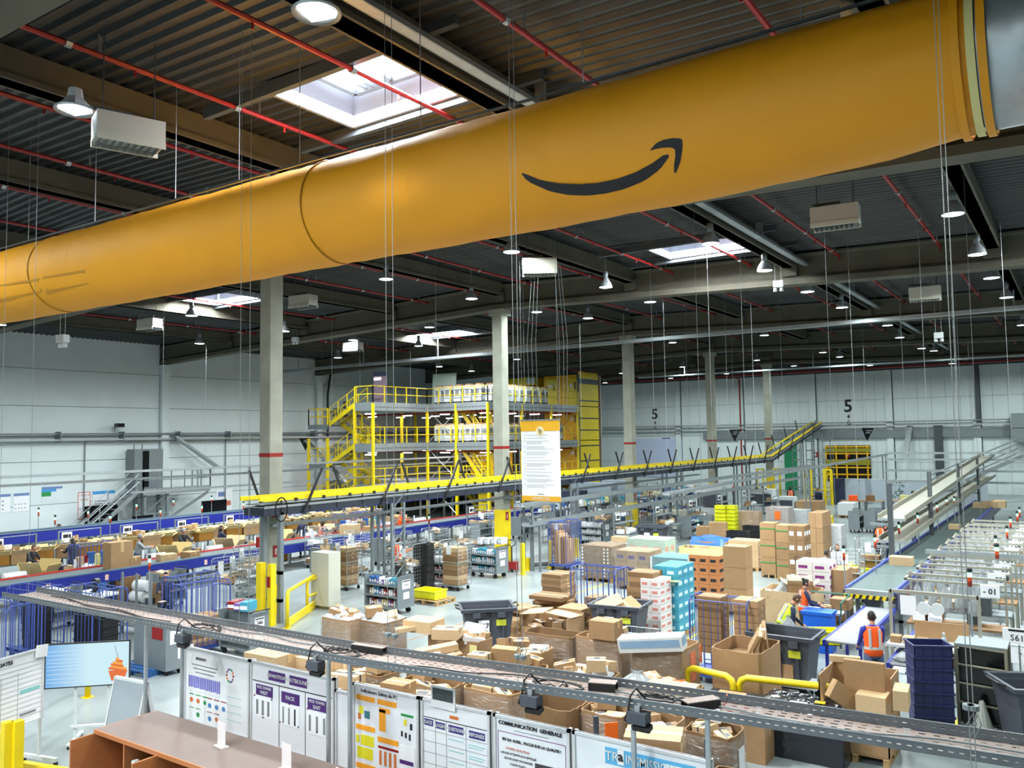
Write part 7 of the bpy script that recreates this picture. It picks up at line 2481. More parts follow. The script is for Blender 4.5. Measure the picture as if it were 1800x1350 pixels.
# single cartons seen in the heaps
def tilt(o, rx, ry, rz): o.rotation_euler = (rx, ry, rz); return o
def dropbox(px, py, z, w_, d_, h_, rz, nm, kind=0, rx=0, ry=0, par=None):
    x, y = at(px, py, z)
    k = PAR[par] if par is not None else BOX[kind]
    return tilt(k((x, y, z - h_ / 2), rz, nm, None, (w_, d_, h_)), rx, ry, rz)
dropbox(745, 1098, 1.32, .7, .55, .24, .1, 'big plain carton lying on top of the parcels before bin 207', 1)
dropbox(786, 1112, 1.3, .55, .42, .2, .4, 'carton with a black corner tape on the parcels before bin 207', 1, par=0)
dropbox(715, 1105, 1.28, .25, .5, .08, -.7, 'narrow light carton leaning beside the big plain carton', 1, .1)
dropbox(768, 1142, 1.3, .28, .8, .12, -.7, 'long light carton lying across the heap behind the tray', 1, .12)
dropbox(890, 1152, 1.28, .5, .2, .3, .2, 'brown smile-marked carton standing on the heap behind the tray', 0, .1)
dropbox(843, 1158, 1.25, .36, .3, .2, .2, 'cube carton with dark edge tape on the heap behind the tray', 1, par=0)
dropbox(1048, 1168, 1.28, .34, .26, .2, .5, 'small taped cube carton on the right heap behind the tray', 1, par=0)
dropbox(1065, 1105, 1.5, .55, .4, .35, .05, 'carton standing on the red-taped wrapped gaylord', 0)
o = dropbox(1148, 1128, 1.45, 1.3, .28, .28, .12, 'long white and blue carton lying across the large wrapped gaylord', 1, 0, -.1)
for c in o.children: pass
t = thing('long_white_carton', 'long white carton with a blue side band lying over the open wrapped gaylord', 'box', o.location, 0)
for c in list(o.children): D.objects.remove(c)
D.objects.remove(o)
t.rotation_euler = (.12, -.13, .12)
MB().bx(-.62, .62, -.16, .16, 0, .26).obj('box_body', WHITE, t)
MB().bx(-.58, .58, -.163, -.16, .08, .22).bx(.62, .623, -.13, .13, .08, .22).obj('blue_band', mat('band_blue', (130, 160, 190), .6), t)
dropbox(480, 1165, 1.42, .8, .6, .4, .05, 'large carton wrapped in film with a black tab, under the tray at left', 1)
dropbox(548, 1172, 1.35, 1.1, .4, .38, .05, 'long brown carton right of the film-wrapped large carton', 1)
dropbox(1180, 1213, 1.18, .8, .5, .16, .1, 'flat light carton with two labels beside the white sack', 1)
bag((*at(1120, 1205, 1.15), .98), .3, 'puffy white sack standing on the gaylord right of the heaps', None, (2.4, 1.8, .75))
dropbox(1150, 1300, 1.2, .75, .45, .22, .3, 'big light carton with a white label behind the light blue board', 1, .1)
dropbox(655, 1222, 1.15, .6, .4, .2, .1, 'light carton with zigzag tape behind the safety board', 1, par=2)
dropbox(735, 1228, 1.12, .6, .45, .14, .3, 'carton crossed by two dark tapes behind the questions board', 1, par=0)
dropbox(700, 1210, 1.3, .45, .35, .22, .1, 'brown carton on the heap just left of the hanging rod', 0)
dropbox(610, 1195, 1.25, .55, .3, .22, .15, 'carton with a black band in front of the film cover', 1, par=0)
dropbox(600, 1208, 1.1, .5, .35, .2, .4, 'carton with black and white tape beside the grey board', 1, par=0)
x, y = at(565, 1177, 1.2)
tag(MB().c(0, 0, 0, .2, .01, .16, rx=.3).obj('orange_note', ORANGE, None, loc=(x, y - .4, 1.12)), 'small orange note on the carton edge under the tray', 'paper')
for px, py, nm in ((1075, 1285, 'tall orange sheet taped on the wrapped gaylord under the tray'), (1195, 1208, 'orange sheet on the end of the flat light carton'), (1225, 1145, 'orange strip on the corner of the large wrapped gaylord')):
    x, y = at(px, py, 1.0)
    tag(MB().c(0, 0, 0, .2, .012, .34, rz=.8).obj('orange_note', ORANGE, None, loc=(x, y, .95)), nm, 'paper')

# open gaylord with the cut front, right; black wrapped pallet; game carton; trolley; yellow rail
x0, x1, y0, y1 = -3.75, -2.75, 14.3, 15.3
t = gaylord(x0 - .05, x1, y0, y1, 1.3, 'big gaylord with a cut-out front holding stacked cartons, right', .55, False, 0, 71)
for o in list(t.children):
    if o.name.startswith('corrugated_wall'): D.objects.remove(o)
w_ = MB()
W, L, Hh = 1.05, 1.0, 1.15
w_.bx(-W / 2, W / 2, L / 2 - .02, L / 2, 0, Hh).bx(-W / 2, -W / 2 + .02, -L / 2, L / 2, 0, Hh).bx(W / 2 - .02, W / 2, -L / 2 + .35, L / 2, 0, Hh)
w_.prism([(-W / 2, -L / 2, 0), (W / 2, -L / 2, 0), (W / 2, -L / 2, .62), (W / 2 - .1, -L / 2, .52), (W / 2 - .25, -L / 2, .46), (-W / 2 + .3, -L / 2, .44), (-W / 2 + .1, -L / 2, .6), (-W / 2, -L / 2, Hh)], (0, .02, 0))
w_.bx(W / 2 - .02, W / 2, -L / 2, -L / 2 + .35, 0, .62)
w_.obj('cut_wall', CARD, t)
dropbox(1535, 1235, .95, .45, .42, .3, .0, 'light carton with patched brown tape in the cut-out gaylord', 1)
dropbox(1520, 1195, 1.25, .62, .12, .6, .02, 'large flat carton with film edge standing in the cut-out gaylord', 0)
dropbox(1585, 1225, 1.1, .22, .5, .3, .1, 'narrow carton standing right in the cut-out gaylord', 1)
dropbox(1485, 1158, 1.35, .5, .12, .1, .2, 'carton edge leaning at the back of the cut-out gaylord', 1)
dropbox(1480, 1225, 1.0, .7, .12, .3, .9, 'long carton sliding over the left edge of the cut-out gaylord', 0, 0, .6)
t = thing('black_wrapped_load', 'low load wrapped in wrinkled shiny black film on the floor under the rail', 'pallet load', (*at(1412, 1234, .8), 0))
m = MB()
n = 40
for i in range(n + 1):
    for j in range(n + 1):
        u, v = i / n, j / n
        e = min(u, 1 - u, v, 1 - v)
        m.v.append((-.75 + 1.5 * u, -.5 + 1.0 * v, (0 if e == 0 else .72 + min(e, .12) * .9) + .012 * math.sin(19 * u + 11 * v + 2 * math.sin(9 * v)) + .01 * math.sin(27 * v - 13 * u + 3 * math.sin(7 * u))))
for i in range(n):
    for j in range(n): m.f.append((i * (n + 1) + j, (i + 1) * (n + 1) + j, (i + 1) * (n + 1) + j + 1, i * (n + 1) + j + 1)); m.m.append(0)
m.obj('black_film', mat('film_black', (30, 34, 42), .16, bump=1.0, bscale=6), t)
MB().c(.0, -.3, .86, .28, .16, .01, rz=.1).obj('white_label', PAPER, t)
MB().c(.3, -.1, .87, .16, .12, .01, rz=.1).obj('yellow_label', YEL, t)
t = thing('printed_carton', 'black carton with red print and an orange sheet on its top, before the black load', 'box', (*at(1298, 1222, .96), .62), .05)
MB().bx(-.5, .5, -.22, .22, 0, .34).obj('box_body', SCREEN, t)
MB().bx(-.2, .0, -.224, -.22, .06, .28).bx(.05, .25, -.224, -.22, .1, .24).obj('red_print', RED, t)
MB().bx(-.48, -.42, -.225, -.22, .05, .3).bx(.34, .46, -.225, -.22, .05, .28).bx(-.3, -.26, -.225, -.22, .08, .28).obj('white_print', PAPER, t)
MB().bx(-.35, .1, -.15, .15, .34, .345).obj('orange_sheet', ORANGE, t)
px_, py_ = at(1298, 1222, .96)
box(px_ - .5, px_ + .5, py_ - .25, py_ + .25, 0, .62, 'brown carton under the black printed carton', 0)
o = gaylord(-5.95, -5.0, 15.05, 16.25, 1.3, 'brown gaylord with torn board pieces before the dark bin', .9, False, 0, 81)
for k in range(4): tilt(BOX[k % 3]((-5.4 + .08 * k, 15.6 + .1 * k, 1.2), 0, 'torn board piece sticking out of the brown gaylord, %s' % NTH[k], 'torn boards in the brown gaylord', (.06, .7, .4)), .1 * k, .5 - .2 * k, .3)
cage_b((-6.55, 17.4, 0), 0, 'blue roll cage filled with brown egg-box-like crates, beside the dark bin', None, (1.05, .95, 1.03))
for i, (xa, nm) in enumerate(((-7.05, 'left'), (-6.25, 'right'))):
    for k in range(8): box(xa, xa + .52, 17.15, 17.65, .62 + k * .15, .76 + k * .15, 'slotted brown crate in the %s column of the blue cage, %s from the bottom' % (nm, NTH[k]), (2, 0)[i], 'slotted crates in the blue cage, ' + nm)
t = thing('white_trolley', 'flat white trolley with metal handles and a small carton on it', 'trolley', (*at(1392, 1196, .34), 0), .05)
MB().bx(-.55, .55, -.35, .35, .3, .34).obj('deck', WHITE, t)
for sx in (-.55, .55): MB().tube([(sx, -.25, .34), (sx, -.22, .6), (sx, .22, .6), (sx, .25, .34)], .015, 6).obj('handle', GALV, t)
for sx in (-.45, .45):
    for sy in (-.28, .28): MB().tube([(sx, sy - .02, .08), (sx, sy + .02, .08)], .08, 10).bx(sx - .02, sx + .02, sy - .03, sy + .03, .08, .3).obj('caster', RUBBER, t)
tx_, ty_ = at(1384, 1192, .34)
box(tx_ - .17, tx_ + .17, ty_ - .17, ty_ + .17, .345, .66, 'small carton with white labels on the white trolley', 0)
guard_rail((-6.25, 14.62), (-5.3, 14.42), 'short yellow guard rail left of the joint, behind the tray', 1.0, True, .06)
guard_rail((-5.22, 14.5), (-3.62, 14.75), 'long yellow guard rail right of the joint, behind the tray', 1.0, True, .06)
t = thing('wire_trolley', 'grey wire mesh trolley standing behind the second wheeled bin', 'cart', (-8.6, 17.35, 0), .1)
for sx in (-.4, .4):
    for z in (.2, .35, .5, .65, .8): MB().tube([(sx, -.3, z), (sx, .3, z)], .008, 4).obj('mesh_wire', GALV, t)
for sy in (-.3, .3):
    MB().tube([(-.4, sy, .2), (-.4, sy, .85), (.4, sy, .85), (.4, sy, .2), (-.4, sy, .2)], .014, 5).obj('frame', GALV, t)
    for k in range(1, 6): MB().tube([(-.4 + k * .133, sy, .2), (-.4 + k * .133, sy, .85)], .006, 4).obj('mesh_wire', GALV, t)
for sx in (-.35, .35):
    for sy in (-.25, .25): MB().tube([(sx, sy - .02, .06), (sx, sy + .02, .06)], .06, 8).bx(sx - .015, sx + .015, sy - .02, sy + .02, .06, .2).obj('caster', RUBBER, t)

# ================================================================ FOREGROUND: CABLE TRAY
TP = [(-17.35, 7.66), (-12.7, 7.72), (-8.2, 7.8), (-3.3, 8.3), (.3, 8.62)]
TW, TZ, TH = .64, 2.36, .1
tray = thing('foreground_cable_tray', 'long perforated grey cable tray crossing the whole foreground above the boards', 'cable tray', (0, 0, TZ))
DUST = mat('tray_dusty', (152, 136, 130), .75, .1, var=.12, scale=6)
TSIDE = mat('tray_side', (112, 117, 122), .45, .5, var=.08, scale=6)
for s, (a, b) in enumerate(zip(TP, TP[1:])):
    a, b = Vector((*a, 0)), Vector((*b, 0))
    d = (b - a)
    Ls = d.length
    d.normalize()
    nrm = Vector((-d.y, d.x, 0))
    M_ = Matrix((( d.x, nrm.x, 0, a.x), (d.y, nrm.y, 0, a.y), (0, 0, 1, 0), (0, 0, 0, 1)))
    fl_ = MB()
    fl_.M = M_
    rows = 7
    sw = TW / rows
    for r in range(rows):
        fl_.quad((0, r * sw, 0), (Ls, r * sw, 0), (Ls, r * sw + sw * .72, 0), (0, r * sw + sw * .72, 0))
        x = 0
        while x < Ls:
            e = min(x + .055 + (.02 if r % 2 else 0), Ls)
            fl_.quad((x, r * sw + sw * .72, 0), (e, r * sw + sw * .72, 0), (e, (r + 1) * sw, 0), (x, (r + 1) * sw, 0))
            x += .13
    fl_.obj('perforated_floor', DUST, tray)
    for y in (0, TW):
        sd = MB()
        sd.M = M_
        sd.bx(0, Ls, y - .004, y + .004, 0, .046).bx(0, Ls, y - .004, y + .004, .056, TH).bx(0, Ls, y - .012, y + .012, TH - .008, TH)
        x = 0
        while x < Ls:
            sd.bx(x, min(x + .045, Ls), y - .004, y + .004, .046, .056)
            x += .085
        sd.obj('slotted_side', TSIDE, tray)
def tray_y(x):
    for a, b in zip(TP, TP[1:]):
        if x <= b[0]: return a[1] + (b[1] - a[1]) * (x - a[0]) / (b[0] - a[0])
    return TP[-1][1]
for px in (288, 355, 621, 658, 1131, 1257):
    x = at(px, 1048 + (px - 15) * .166, TZ)[0]
    y = tray_y(x)
    MB().bx(x - .022, x + .022, y - .03, y + .014, -TZ, .0).obj('support_post', GALV, tray)
# covers and cables
for px, py, rz, nm in ((650, 1140, .1, 'flat dusty cover plate lying across the tray, left'), (1060, 1205, .3, 'dark metal channel box on the tray, middle'), (1232, 1237, .95, 'dusty channel bridge across the tray, right'), (285, 1062, .1, 'small dusty bracket on the tray at left')):
    x, y = at(px, py, TZ + .05)
    t = thing('channel_cover', nm, 'cover', (x, y, TZ), rz)
    w1, w2 = (.55, .14) if 'flat' in nm else ((.32, .16) if 'box' in nm else ((.4, .15) if 'bridge' in nm else (.1, .12)))
    MB().bx(-w1 / 2, w1 / 2, -w2 / 2, w2 / 2, .09, .1).obj('top_plate', DUST, t)
    MB().bx(-w1 / 2, w1 / 2, -w2 / 2, -w2 / 2 + .005, .0, .09).bx(-w1 / 2, w1 / 2, w2 / 2 - .005, w2 / 2, .0, .09).obj('side_plate', BLACK, t)
def cable(pts, r, nm, m=BLACK):
    o = MB().tube(pts, r, 5).obj('cable', m, None, True)
    tag(o, nm, 'cable')
    return o
def curl(cx, cy, z, n, s, seed, turns=2.2, amp=.05):
    rr = random.Random(seed)
    return [(cx + s * math.cos(i * turns * 2 * PI / n) * (1 + .2 * rr.random()), cy + s * .5 * math.sin(i * turns * 2 * PI / n) * (1 + .2 * rr.random()), z + .02 + amp * abs(math.sin(i * 1.7 + seed))) for i in range(n)]
for i, (px, nm) in enumerate(((335, 'left bundle above the first flood lamp'), (575, 'second bundle above the flood lamp'), (935, 'third bundle above the flood lamp'), (1115, 'fourth bundle above the flood lamp'))):
    py = 1048 + (px - 15) * .172 + 18
    x, y = at(px, py - 14, TZ)
    y = tray_y(x) + .25
    cable(curl(x + .3, y, TZ, 26, .28, i), .011, 'coiled black cable on the tray, ' + nm)
    cable(curl(x + .15, y + .05, TZ, 22, .2, i + 9, 1.6), .009, 'second looped black cable on the tray, ' + nm)
    yf = tray_y(x)
    cable([(x + .1, yf + .2, TZ + .03), (x + .03, yf + .05, TZ + .2), (x, yf - .03, TZ + .13), (x - .02, yf - .05, TZ - .02), (x - .06, yf - .06, TZ - .12), (x + .0, yf - .05, TZ - .16)], .012, 'black cable bent over the tray edge, ' + nm)
    t = thing('flood_lamp', 'small grey flood lamp fixed under the tray edge, ' + nm.split(' above')[0].replace('bundle', 'one'), 'lamp', (x + .08, yf - .02, TZ - .02))
    MB().bx(-.1, .12, -.07, .07, -.12, -.0).obj('housing', GREY, t)
    MB().c(.06, -.02, -.15, .2, .1, .05, rx=.3).obj('lens', BLACK, t)
    MB().bx(-.03, .03, -.02, .02, -.02, .06).obj('clip', GALV, t)
for i, (x0_, x1_, o0, o1) in enumerate(((-16.5, -12.4, .5, .3), (-15.8, -12.0, .42, .2), (-11.5, -8.6, .5, .45), (-8.0, -5.5, .1, .5), (-4.6, -.3, .45, .1), (-3.6, -.1, .2, .42))):
    pts = [(x0_ + (x1_ - x0_) * k / 12, tray_y(x0_ + (x1_ - x0_) * k / 12) + o0 + (o1 - o0) * k / 12 + .05 * math.sin(k * 1.1 + i), TZ + .02) for k in range(13)]
    cable(pts, .01, ['first', 'second', 'third', 'fourth', 'fifth', 'sixth'][i] + ' long cable lying along the foreground tray, counted from the left', BLACK if i in (0, 1, 3) else STEEL)

# ================================================================ BOARDS
BY = 8.42
FR = mat('board_frame', (214, 216, 220), .4, .3)
BW = mat('whiteboard', (226, 228, 234), .35)
def board(x0, x1, z0, z1, nm, frame=.035, y=BY, legs=True):
    t = thing('whiteboard', nm, 'board', (x0, y, 0))
    W = x1 - x0
    MB().bx(0, W, 0, .02, z0, z1).obj('panel', BW, t)
    MB().bx(-.0, frame, -.02, .03, z0, z1).bx(W - frame, W, -.02, .03, z0, z1).bx(0, W, -.02, .03, z1 - frame, z1).bx(0, W, -.02, .03, z0, z0 + frame).obj('frame', FR, t)
    if legs:
        for x in (.0, W - .04): MB().bx(x, x + .04, .03, .07, 0, z1).bx(x - .01, x + .05, -.25, .3, 0, .04).obj('leg', FR, t)
    return t


def prints(t, items, name='print', y=-.004):
    by = {}
    for x0, x1, z0, z1, m in items: by.setdefault(id(m), (m, MB()))[1].bx(x0, x1, y, .0, z0, z1)
    for m, mb in by.values(): mb.obj(name, m, t)


def ell(t, pts, m, name='pie_chart'):
    for cx, cz, r in pts:
        MB().add([(cx + r * 1.15 * math.cos(a), -.006, cz + r * math.sin(a)) for a in [2 * PI * i / 14 for i in range(14)]], [tuple(range(14))]).obj(name, m, t)


LBAR = mat('bar_lavender', (110, 110, 196), .6)
DO = mat('donut_orange', (206, 110, 50), .6)
DB = mat('pie_blue', (80, 130, 186), .6)
OGB = mat('header_orange', (240, 160, 40), .6)
YG = mat('chart_yellow', (226, 214, 40), .6)
TEALI = mat('marker_teal', (130, 190, 190), .7)
DKB = mat('header_indigo', (60, 44, 120), .6)
b1 = board(-12.55, -10.85, .68, 1.9, 'white notice board with bar chart and small pie charts, left of the repartition board')
prints(b1, [(.08, .97, 1.2, 1.84, PAPER), (.08, .55, .72, 1.18, PAPER), (.58, 1.15, .72, 1.18, PAPER), (1.08, 1.34, 1.42, 1.74, PAPER)], 'sheet')
prints(b1, [(.12 + i * .05, .155 + i * .05, 1.25 + .005 * (i % 3), 1.44, LBAR) for i in range(17)] + [(.14 + i * .18, .27 + i * .18, 1.135, 1.15, GREEN) for i in range(3)] + [(.62 + i * .18, .76 + i * .18, 1.135, 1.15, RED) for i in range(3)] + [(.14 + i * .18, .27 + i * .18, .92, .93, GREEN) for i in range(2)] + [(.62 + i * .18, .76 + i * .18, .92, .93, RED) for i in range(2)] + [(.2, .9, 1.62, 1.635, INKG), (.25, .85, 1.56, 1.575, INKG), (.3, .8, 1.5, 1.515, INKG)], 'print', -.008)
ell(b1, [(.2, 1.05, .04), (.38, 1.05, .04), (.87, .84, .035)], DO)
ell(b1, [(.56, 1.05, .035), (.38, .83, .04)], GREEN)
ell(b1, [(.69, 1.03, .04), (.87, 1.03, .04), (1.05, 1.03, .04), (.69, .82, .04)], DB)
for i in range(12):
    a = 2 * PI * i / 12
    prints(b1, [(1.21 + .085 * math.cos(a) - .014, 1.21 + .085 * math.cos(a) + .014, 1.58 + .1 * math.sin(a) - .016, 1.58 + .1 * math.sin(a) + .016, [RED, ORANGE, GREEN, TEAL, DKB, PURPLE][i % 6])], 'ring_piece', -.009)
text('amazon', .09, (.45, -.01, 1.74), FRONT, INK, b1)
text('smallparcels', .06, (.78, -.01, 1.68), FRONT, ORANGE, b1, 'lettering') if False else None
for i in range(4): prints(b1, [(1.1, 1.5, 1.25 - i * .12, 1.254 - i * .12, TEALI)], 'handwriting', -.006)
b2 = board(-10.83, -8.97, .66, 1.9, 'whiteboard headed REPARTITION OUTBOUND with three violet columns')
prints(b2, [(.05, 1.82, 1.6, 1.612, INK), (.66, .668, .7, 1.6, INK), (1.24, 1.248, .7, 1.6, INK)], 'black_line', -.005)
prints(b2, [(.42, .8, 1.66, 1.8, VIOLET), (.9, 1.28, 1.66, 1.8, VIOLET), (.13, .52, 1.4, 1.56, VIOLET), (.72, 1.12, 1.38, 1.54, VIOLET), (1.3, 1.7, 1.38, 1.54, VIOLET)], 'violet_card', -.006)
for s, x, z, sz in (('REPARTITION', .61, 1.73, .07), ('OUTBOUND', 1.09, 1.73, .08), ('PICK TOWER', .325, 1.52, .055), ('WEST', .325, 1.445, .07), ('PACK', .92, 1.46, .08), ('PICK TOWER', 1.5, 1.5, .055), ('EAST', 1.5, 1.425, .07)): text(s, sz, (x, -.01, z), FRONT, WHITE, b2, 'lettering', .001)
prints(b2, [(.1, .5, 1.08, 1.38, PAPER), (.7, 1.12, 1.05, 1.35, PAPER), (1.29, 1.68, 1.03, 1.34, PAPER)], 'sheet', -.007)
prints(b2, [(.14 + .13 * i, .19 + .13 * i, 1.11, 1.33, INKG) for i in range(3)] + [(.75 + .13 * i, .78 + .13 * i, 1.08, 1.32, INK if i == 2 else INKG) for i in range(3)] + [(1.33 + .15 * i, 1.37 + .15 * i, 1.07, 1.3, INKG) for i in range(3)], 'print', -.01)
prints(b2, [(.09 + i * .2, .11 + i * .2, 1.37 - (i % 2) * .3, 1.39 - (i % 2) * .3, [RED, INK, DKB][i % 3]) for i in range(8)], 'magnet', -.014)
bg = board(-8.95, -8.62, .4, 1.75, 'narrow pale grey board edge between two whiteboards')
b3 = board(-8.6, -7.38, .3, 1.9, 'white safety indicator board with orange headers and charts')
prints(b3, [(.06, .42, 1.68, 1.75, OGB), (.47, .82, 1.68, 1.75, OGB), (.06, .42, 1.28, 1.35, OGB), (.47, .85, 1.18, 1.25, OGB), (.06, .42, .76, .83, OGB), (.47, .85, .66, .73, OGB), (.5, .62, 1.33, 1.62, OGB), (.5, .7, 1.58, 1.64, OGB), (.06, .12, 1.1, 1.2, YG), (.15, .4, 1.08, 1.22, YG), (.08, .38, .9, 1.05, YG), (.48, .85, 1.1, 1.13, RED)] +
       [(.5 + i * .09, .54 + i * .09, .88, 1.07, DO) for i in range(4)] + [(.5 + i * .09, .54 + i * .09, .76, .82, DO) for i in range(4)] + [(.9, 1.12, 1.6, 1.63, GREEN), (.95, 1.0, 1.48, 1.56, YG), (1.06, 1.1, 1.44, 1.52, INK), (.9, .93, 1.33, 1.4, INK), (.97, 1.0, 1.32, 1.39, INK), (1.04, 1.07, 1.3, 1.38, INK), (.12, .2, 1.5, 1.6, YG), (.22, .32, 1.45, 1.55, TEAL), (.1, .15, 1.42, 1.5, DO)], 'print', -.005)
prints(b3, [(.88, 1.14, .9, 1.22, PAPER), (.88, 1.14, .5, .82, PAPER)], 'sheet', -.006)
prints(b3, [(.88, 1.12, .98, 1.03, VIOLET), (.9, 1.1, .62, .7, GREY)], 'print', -.012)
text('Indicateurs Safety du FC', .07, (.5, -.01, 1.82), FRONT, INK, b3)
b4 = board(-7.34, -6.22, .3, 1.9, 'whiteboard table headed DATE LOGIN QUESTIONS REPONSES')
prints(b4, [(.04, 1.08, 1.66, 1.668, INK)] + [(.04, 1.08, 1.5 - i * .14, 1.503 - i * .14, INKG) for i in range(8)] + [(x, x + .003, .35, 1.66, INKG) for x in (.24, .42, .74)], 'black_line', -.005)
prints(b4, [(.05, .2, 1.56, 1.64, DKB), (.25, .4, 1.55, 1.63, DKB), (.46, .7, 1.54, 1.63, DKB), (.79, 1.04, 1.53, 1.62, DKB)], 'indigo_card', -.006)
for s, x, z in (('DATE', .125, 1.6), ('LOGIN', .325, 1.59), ('QUESTIONS', .58, 1.585), ('REPONSES', .915, 1.575)): text(s, .062, (x, -.01, z), FRONT, WHITE, b4, 'lettering', .0012, sx=.85)
prints(b4, [(rnd.uniform(.45, .5) if j else rnd.uniform(.76, .8), 0, 1.47 - i * .14, 1.474 - i * .14, TEALI) for i in range(0)] + [(.46, .7, 1.45 - i * .14, 1.456 - i * .14, TEALI) for i in range(4)] + [(.78, 1.04, 1.44 - i * .14, 1.446 - i * .14, TEALI) for i in range(5)] + [(.78, 1.0, 1.41 - i * .14, 1.416 - i * .14, TEALI) for i in range(5)], 'handwriting', -.007)
prints(b4, [(.48, .62, 1.71, 1.75, DO)], 'print', -.006)
t = thing('card_holder', 'white card with a dark panel clipped on top of the questions board', 'sign', (-6.95, 8.4, 1.82), 0)
MB().bx(-.2, .2, -.01, .0, 0, .28).obj('card', PAPER, t)
MB().bx(-.17, .17, -.014, -.01, .1, .25).obj('dark_panel', STEELD, t)
text('amazon', .05, (-.03, -.018, .17), FRONT, INKG, t)
b5 = board(-6.16, -5.07, .3, 1.9, 'white poster board headed COMMUNICATION GENERALE')
text('COMMUNICATION  GENERALE', .065, (.53, -.01, 1.81), FRONT, INK, b5, 'lettering', .0015)
prints(b5, [(.06, 1.03, 1.7, 1.706, PURPLE), (.06, .066, .35, 1.7, PURPLE), (1.024, 1.03, .35, 1.7, PURPLE), (.3, .8, 1.74, 1.745, INKG)], 'violet_line', -.005)
text('EN QA AUSSI... FOCUS SUR LA QUALITE !', .046, (.55, -.01, 1.62), FRONT, INK, b5, 'lettering', .001)
text('CONSEIL QUALITE #4', .036, (.35, -.01, 1.52), FRONT, PINK, b5)
for i, s in enumerate(('« JE SUIS ATTENTIF AUX ARTICLES', 'QUI NE SONT PAS RANGES', 'A LEUR PLACE »')): text(s, .034, (.36, -.01, 1.46 - i * .06), FRONT, INK, b5)
prints(b5, [(.6, .98, .9, 1.42, mat('photo_dark', (60, 58, 64), .6))], 'picture', -.006)
prints(b5, [(.62, .72, 1.24, 1.34, LBL), (.62, .72, 1.05, 1.2, GREEN), (.84, .96, 1.2, 1.34, ORANGE), (.86, .96, 1.05, 1.16, RED), (.74, .82, .95, 1.3, GREY)], 'print', -.01)
for q in ((.2, 1.0), (.35, .8)): MB().add([(q[0], -.008, q[1] + .2), (q[0] - .1, -.008, q[1]), (q[0] + .1, -.008, q[1])], [(0, 1, 2)]).obj('warning_triangle', INK, b5)
b6 = board(-5.03, -3.36, .3, 1.9, 'whiteboard headed TRAINSMISSION on a light blue band')
prints(b6, [(.42, 1.5, 1.62, 1.8, mat('band_skyblue', (90, 170, 216), .6))], 'blue_band', -.005)
text('TR', .14, (.51, -.012, 1.71), FRONT, WHITE, b6, 'lettering', .002)
text('INSMISSION', .14, (.68, -.012, 1.71), FRONT, WHITE, b6, 'lettering', .002, align='LEFT', sx=.8)
prints(b6, [(.58, .66, 1.64, 1.8, PAPER), (1.14, 1.34, 1.5, 1.76, PAPER)], 'sheet', -.013)
text('a', .15, (.62, -.02, 1.73), FRONT, INK, b6, 'lettering', .003)
MB().tube([(1.24 + .07 * math.cos(a), -.018, 1.65 + .08 * math.sin(a)) for a in [i * PI / 8 for i in range(17)]], .006, 4).obj('round_seal', mat('seal_gold', (170, 150, 90), .5), b6)
prints(b6, [(.3, .5, 1.3, 1.58, PAPER), (.55, 1.0, .9, 1.5, PAPER)], 'sheet', -.006)
prints(b6, [(.33, .37, 1.4, 1.5, GREEN), (.33, .37, 1.51, 1.53, RED), (.33, .37, 1.36, 1.38, YG), (.6, .64, 1.2, 1.45, PURPLE), (.6, .64, 1.38, 1.46, GREEN), (.9, .94, 1.2, 1.38, GREEN), (1.02, 1.1, 1.1, 1.4, INKG)], 'print', -.012)
for x, nm in ((-4.86, 'dark post standing up behind the left end of the light blue board'), (-3.5, 'dark post standing up behind the right end of the light blue board')):
    t = thing('rail_post', nm, 'post', (x, BY + .25, 0))
    MB().tube([(0, 0, 0), (0, 0, 2.02)], .035, 8).obj('tube', GREY, t)
    MB().bx(-.1, .1, -.1, .1, 0, .02).obj('foot_plate', GREY, t)


# ================================================================ SCREEN, LEFT BOARD, A-BOARD, DESK
def vert(px, y0, y1, h):
    """upright edge of real height h seen from row y0 down to y1: its foot and the height of its lower end"""
    dep = FPX * h / (y1 - y0)
    d = RGT * ((px - 900) / FPX) - UPV * (((y0 + y1) / 2 - 675) / FPX) + FWD
    p = Vector((0, 0, H)) + d * dep
    return p.x, p.y, p.z - h / 2


def upright(nm, name, cat, a, b, h0, h1):
    """thing whose local x runs from foot a to foot b"""
    d = Vector((b[0] - a[0], b[1] - a[1]))
    return thing(name, nm, cat, (a[0], a[1], 0), math.atan2(d.y, d.x)), d.length


A_, B_ = (*at(81, 1133, 1.75), .99), (*at(227, 1125, 1.75), .99)
t, W = upright('flat screen television showing a pale blue slide with a cupcake and sparkler', 'television', 'screen', A_, B_, 0, 0)
z0 = (A_[2] + B_[2]) / 2
MB().bx(-.02, W + .02, 0, .05, z0 - .02, z0 + .76).obj('casing', BLACK, t)
def screen_mat():
    m = D.materials.new('screen_slide'); m.use_nodes = True
    nt = m.node_tree; b = nt.nodes['Principled BSDF']
    tc = nt.nodes.new('ShaderNodeTexCoord'); g = nt.nodes.new('ShaderNodeSeparateXYZ'); cr = nt.nodes.new('ShaderNodeValToRGB')
    nt.links.new(tc.outputs['Generated'], g.inputs[0]); nt.links.new(g.outputs['X'], cr.inputs['Fac'])
    cr.color_ramp.elements[0].color = (*lin((100, 165, 225)), 1)
    cr.color_ramp.elements[1].color = (*lin((200, 232, 242)), 1)
    cr.color_ramp.elements[1].position = .5
    b.inputs['Base Color'].default_value = (.02, .02, .02, 1)
    nt.links.new(cr.outputs['Color'], b.inputs['Emission Color']); b.inputs['Emission Strength'].default_value = 1.0
    return m
MB().bx(.0, W, -.004, 0, z0, z0 + .74).obj('lit_slide', screen_mat(), t)
E1, E2, E3 = mat('slide_white', (206, 230, 246), .4, emit=1.0), mat('slide_orange', (235, 110, 30), .4, emit=.9), mat('slide_amber', (250, 170, 60), .4, emit=.95)
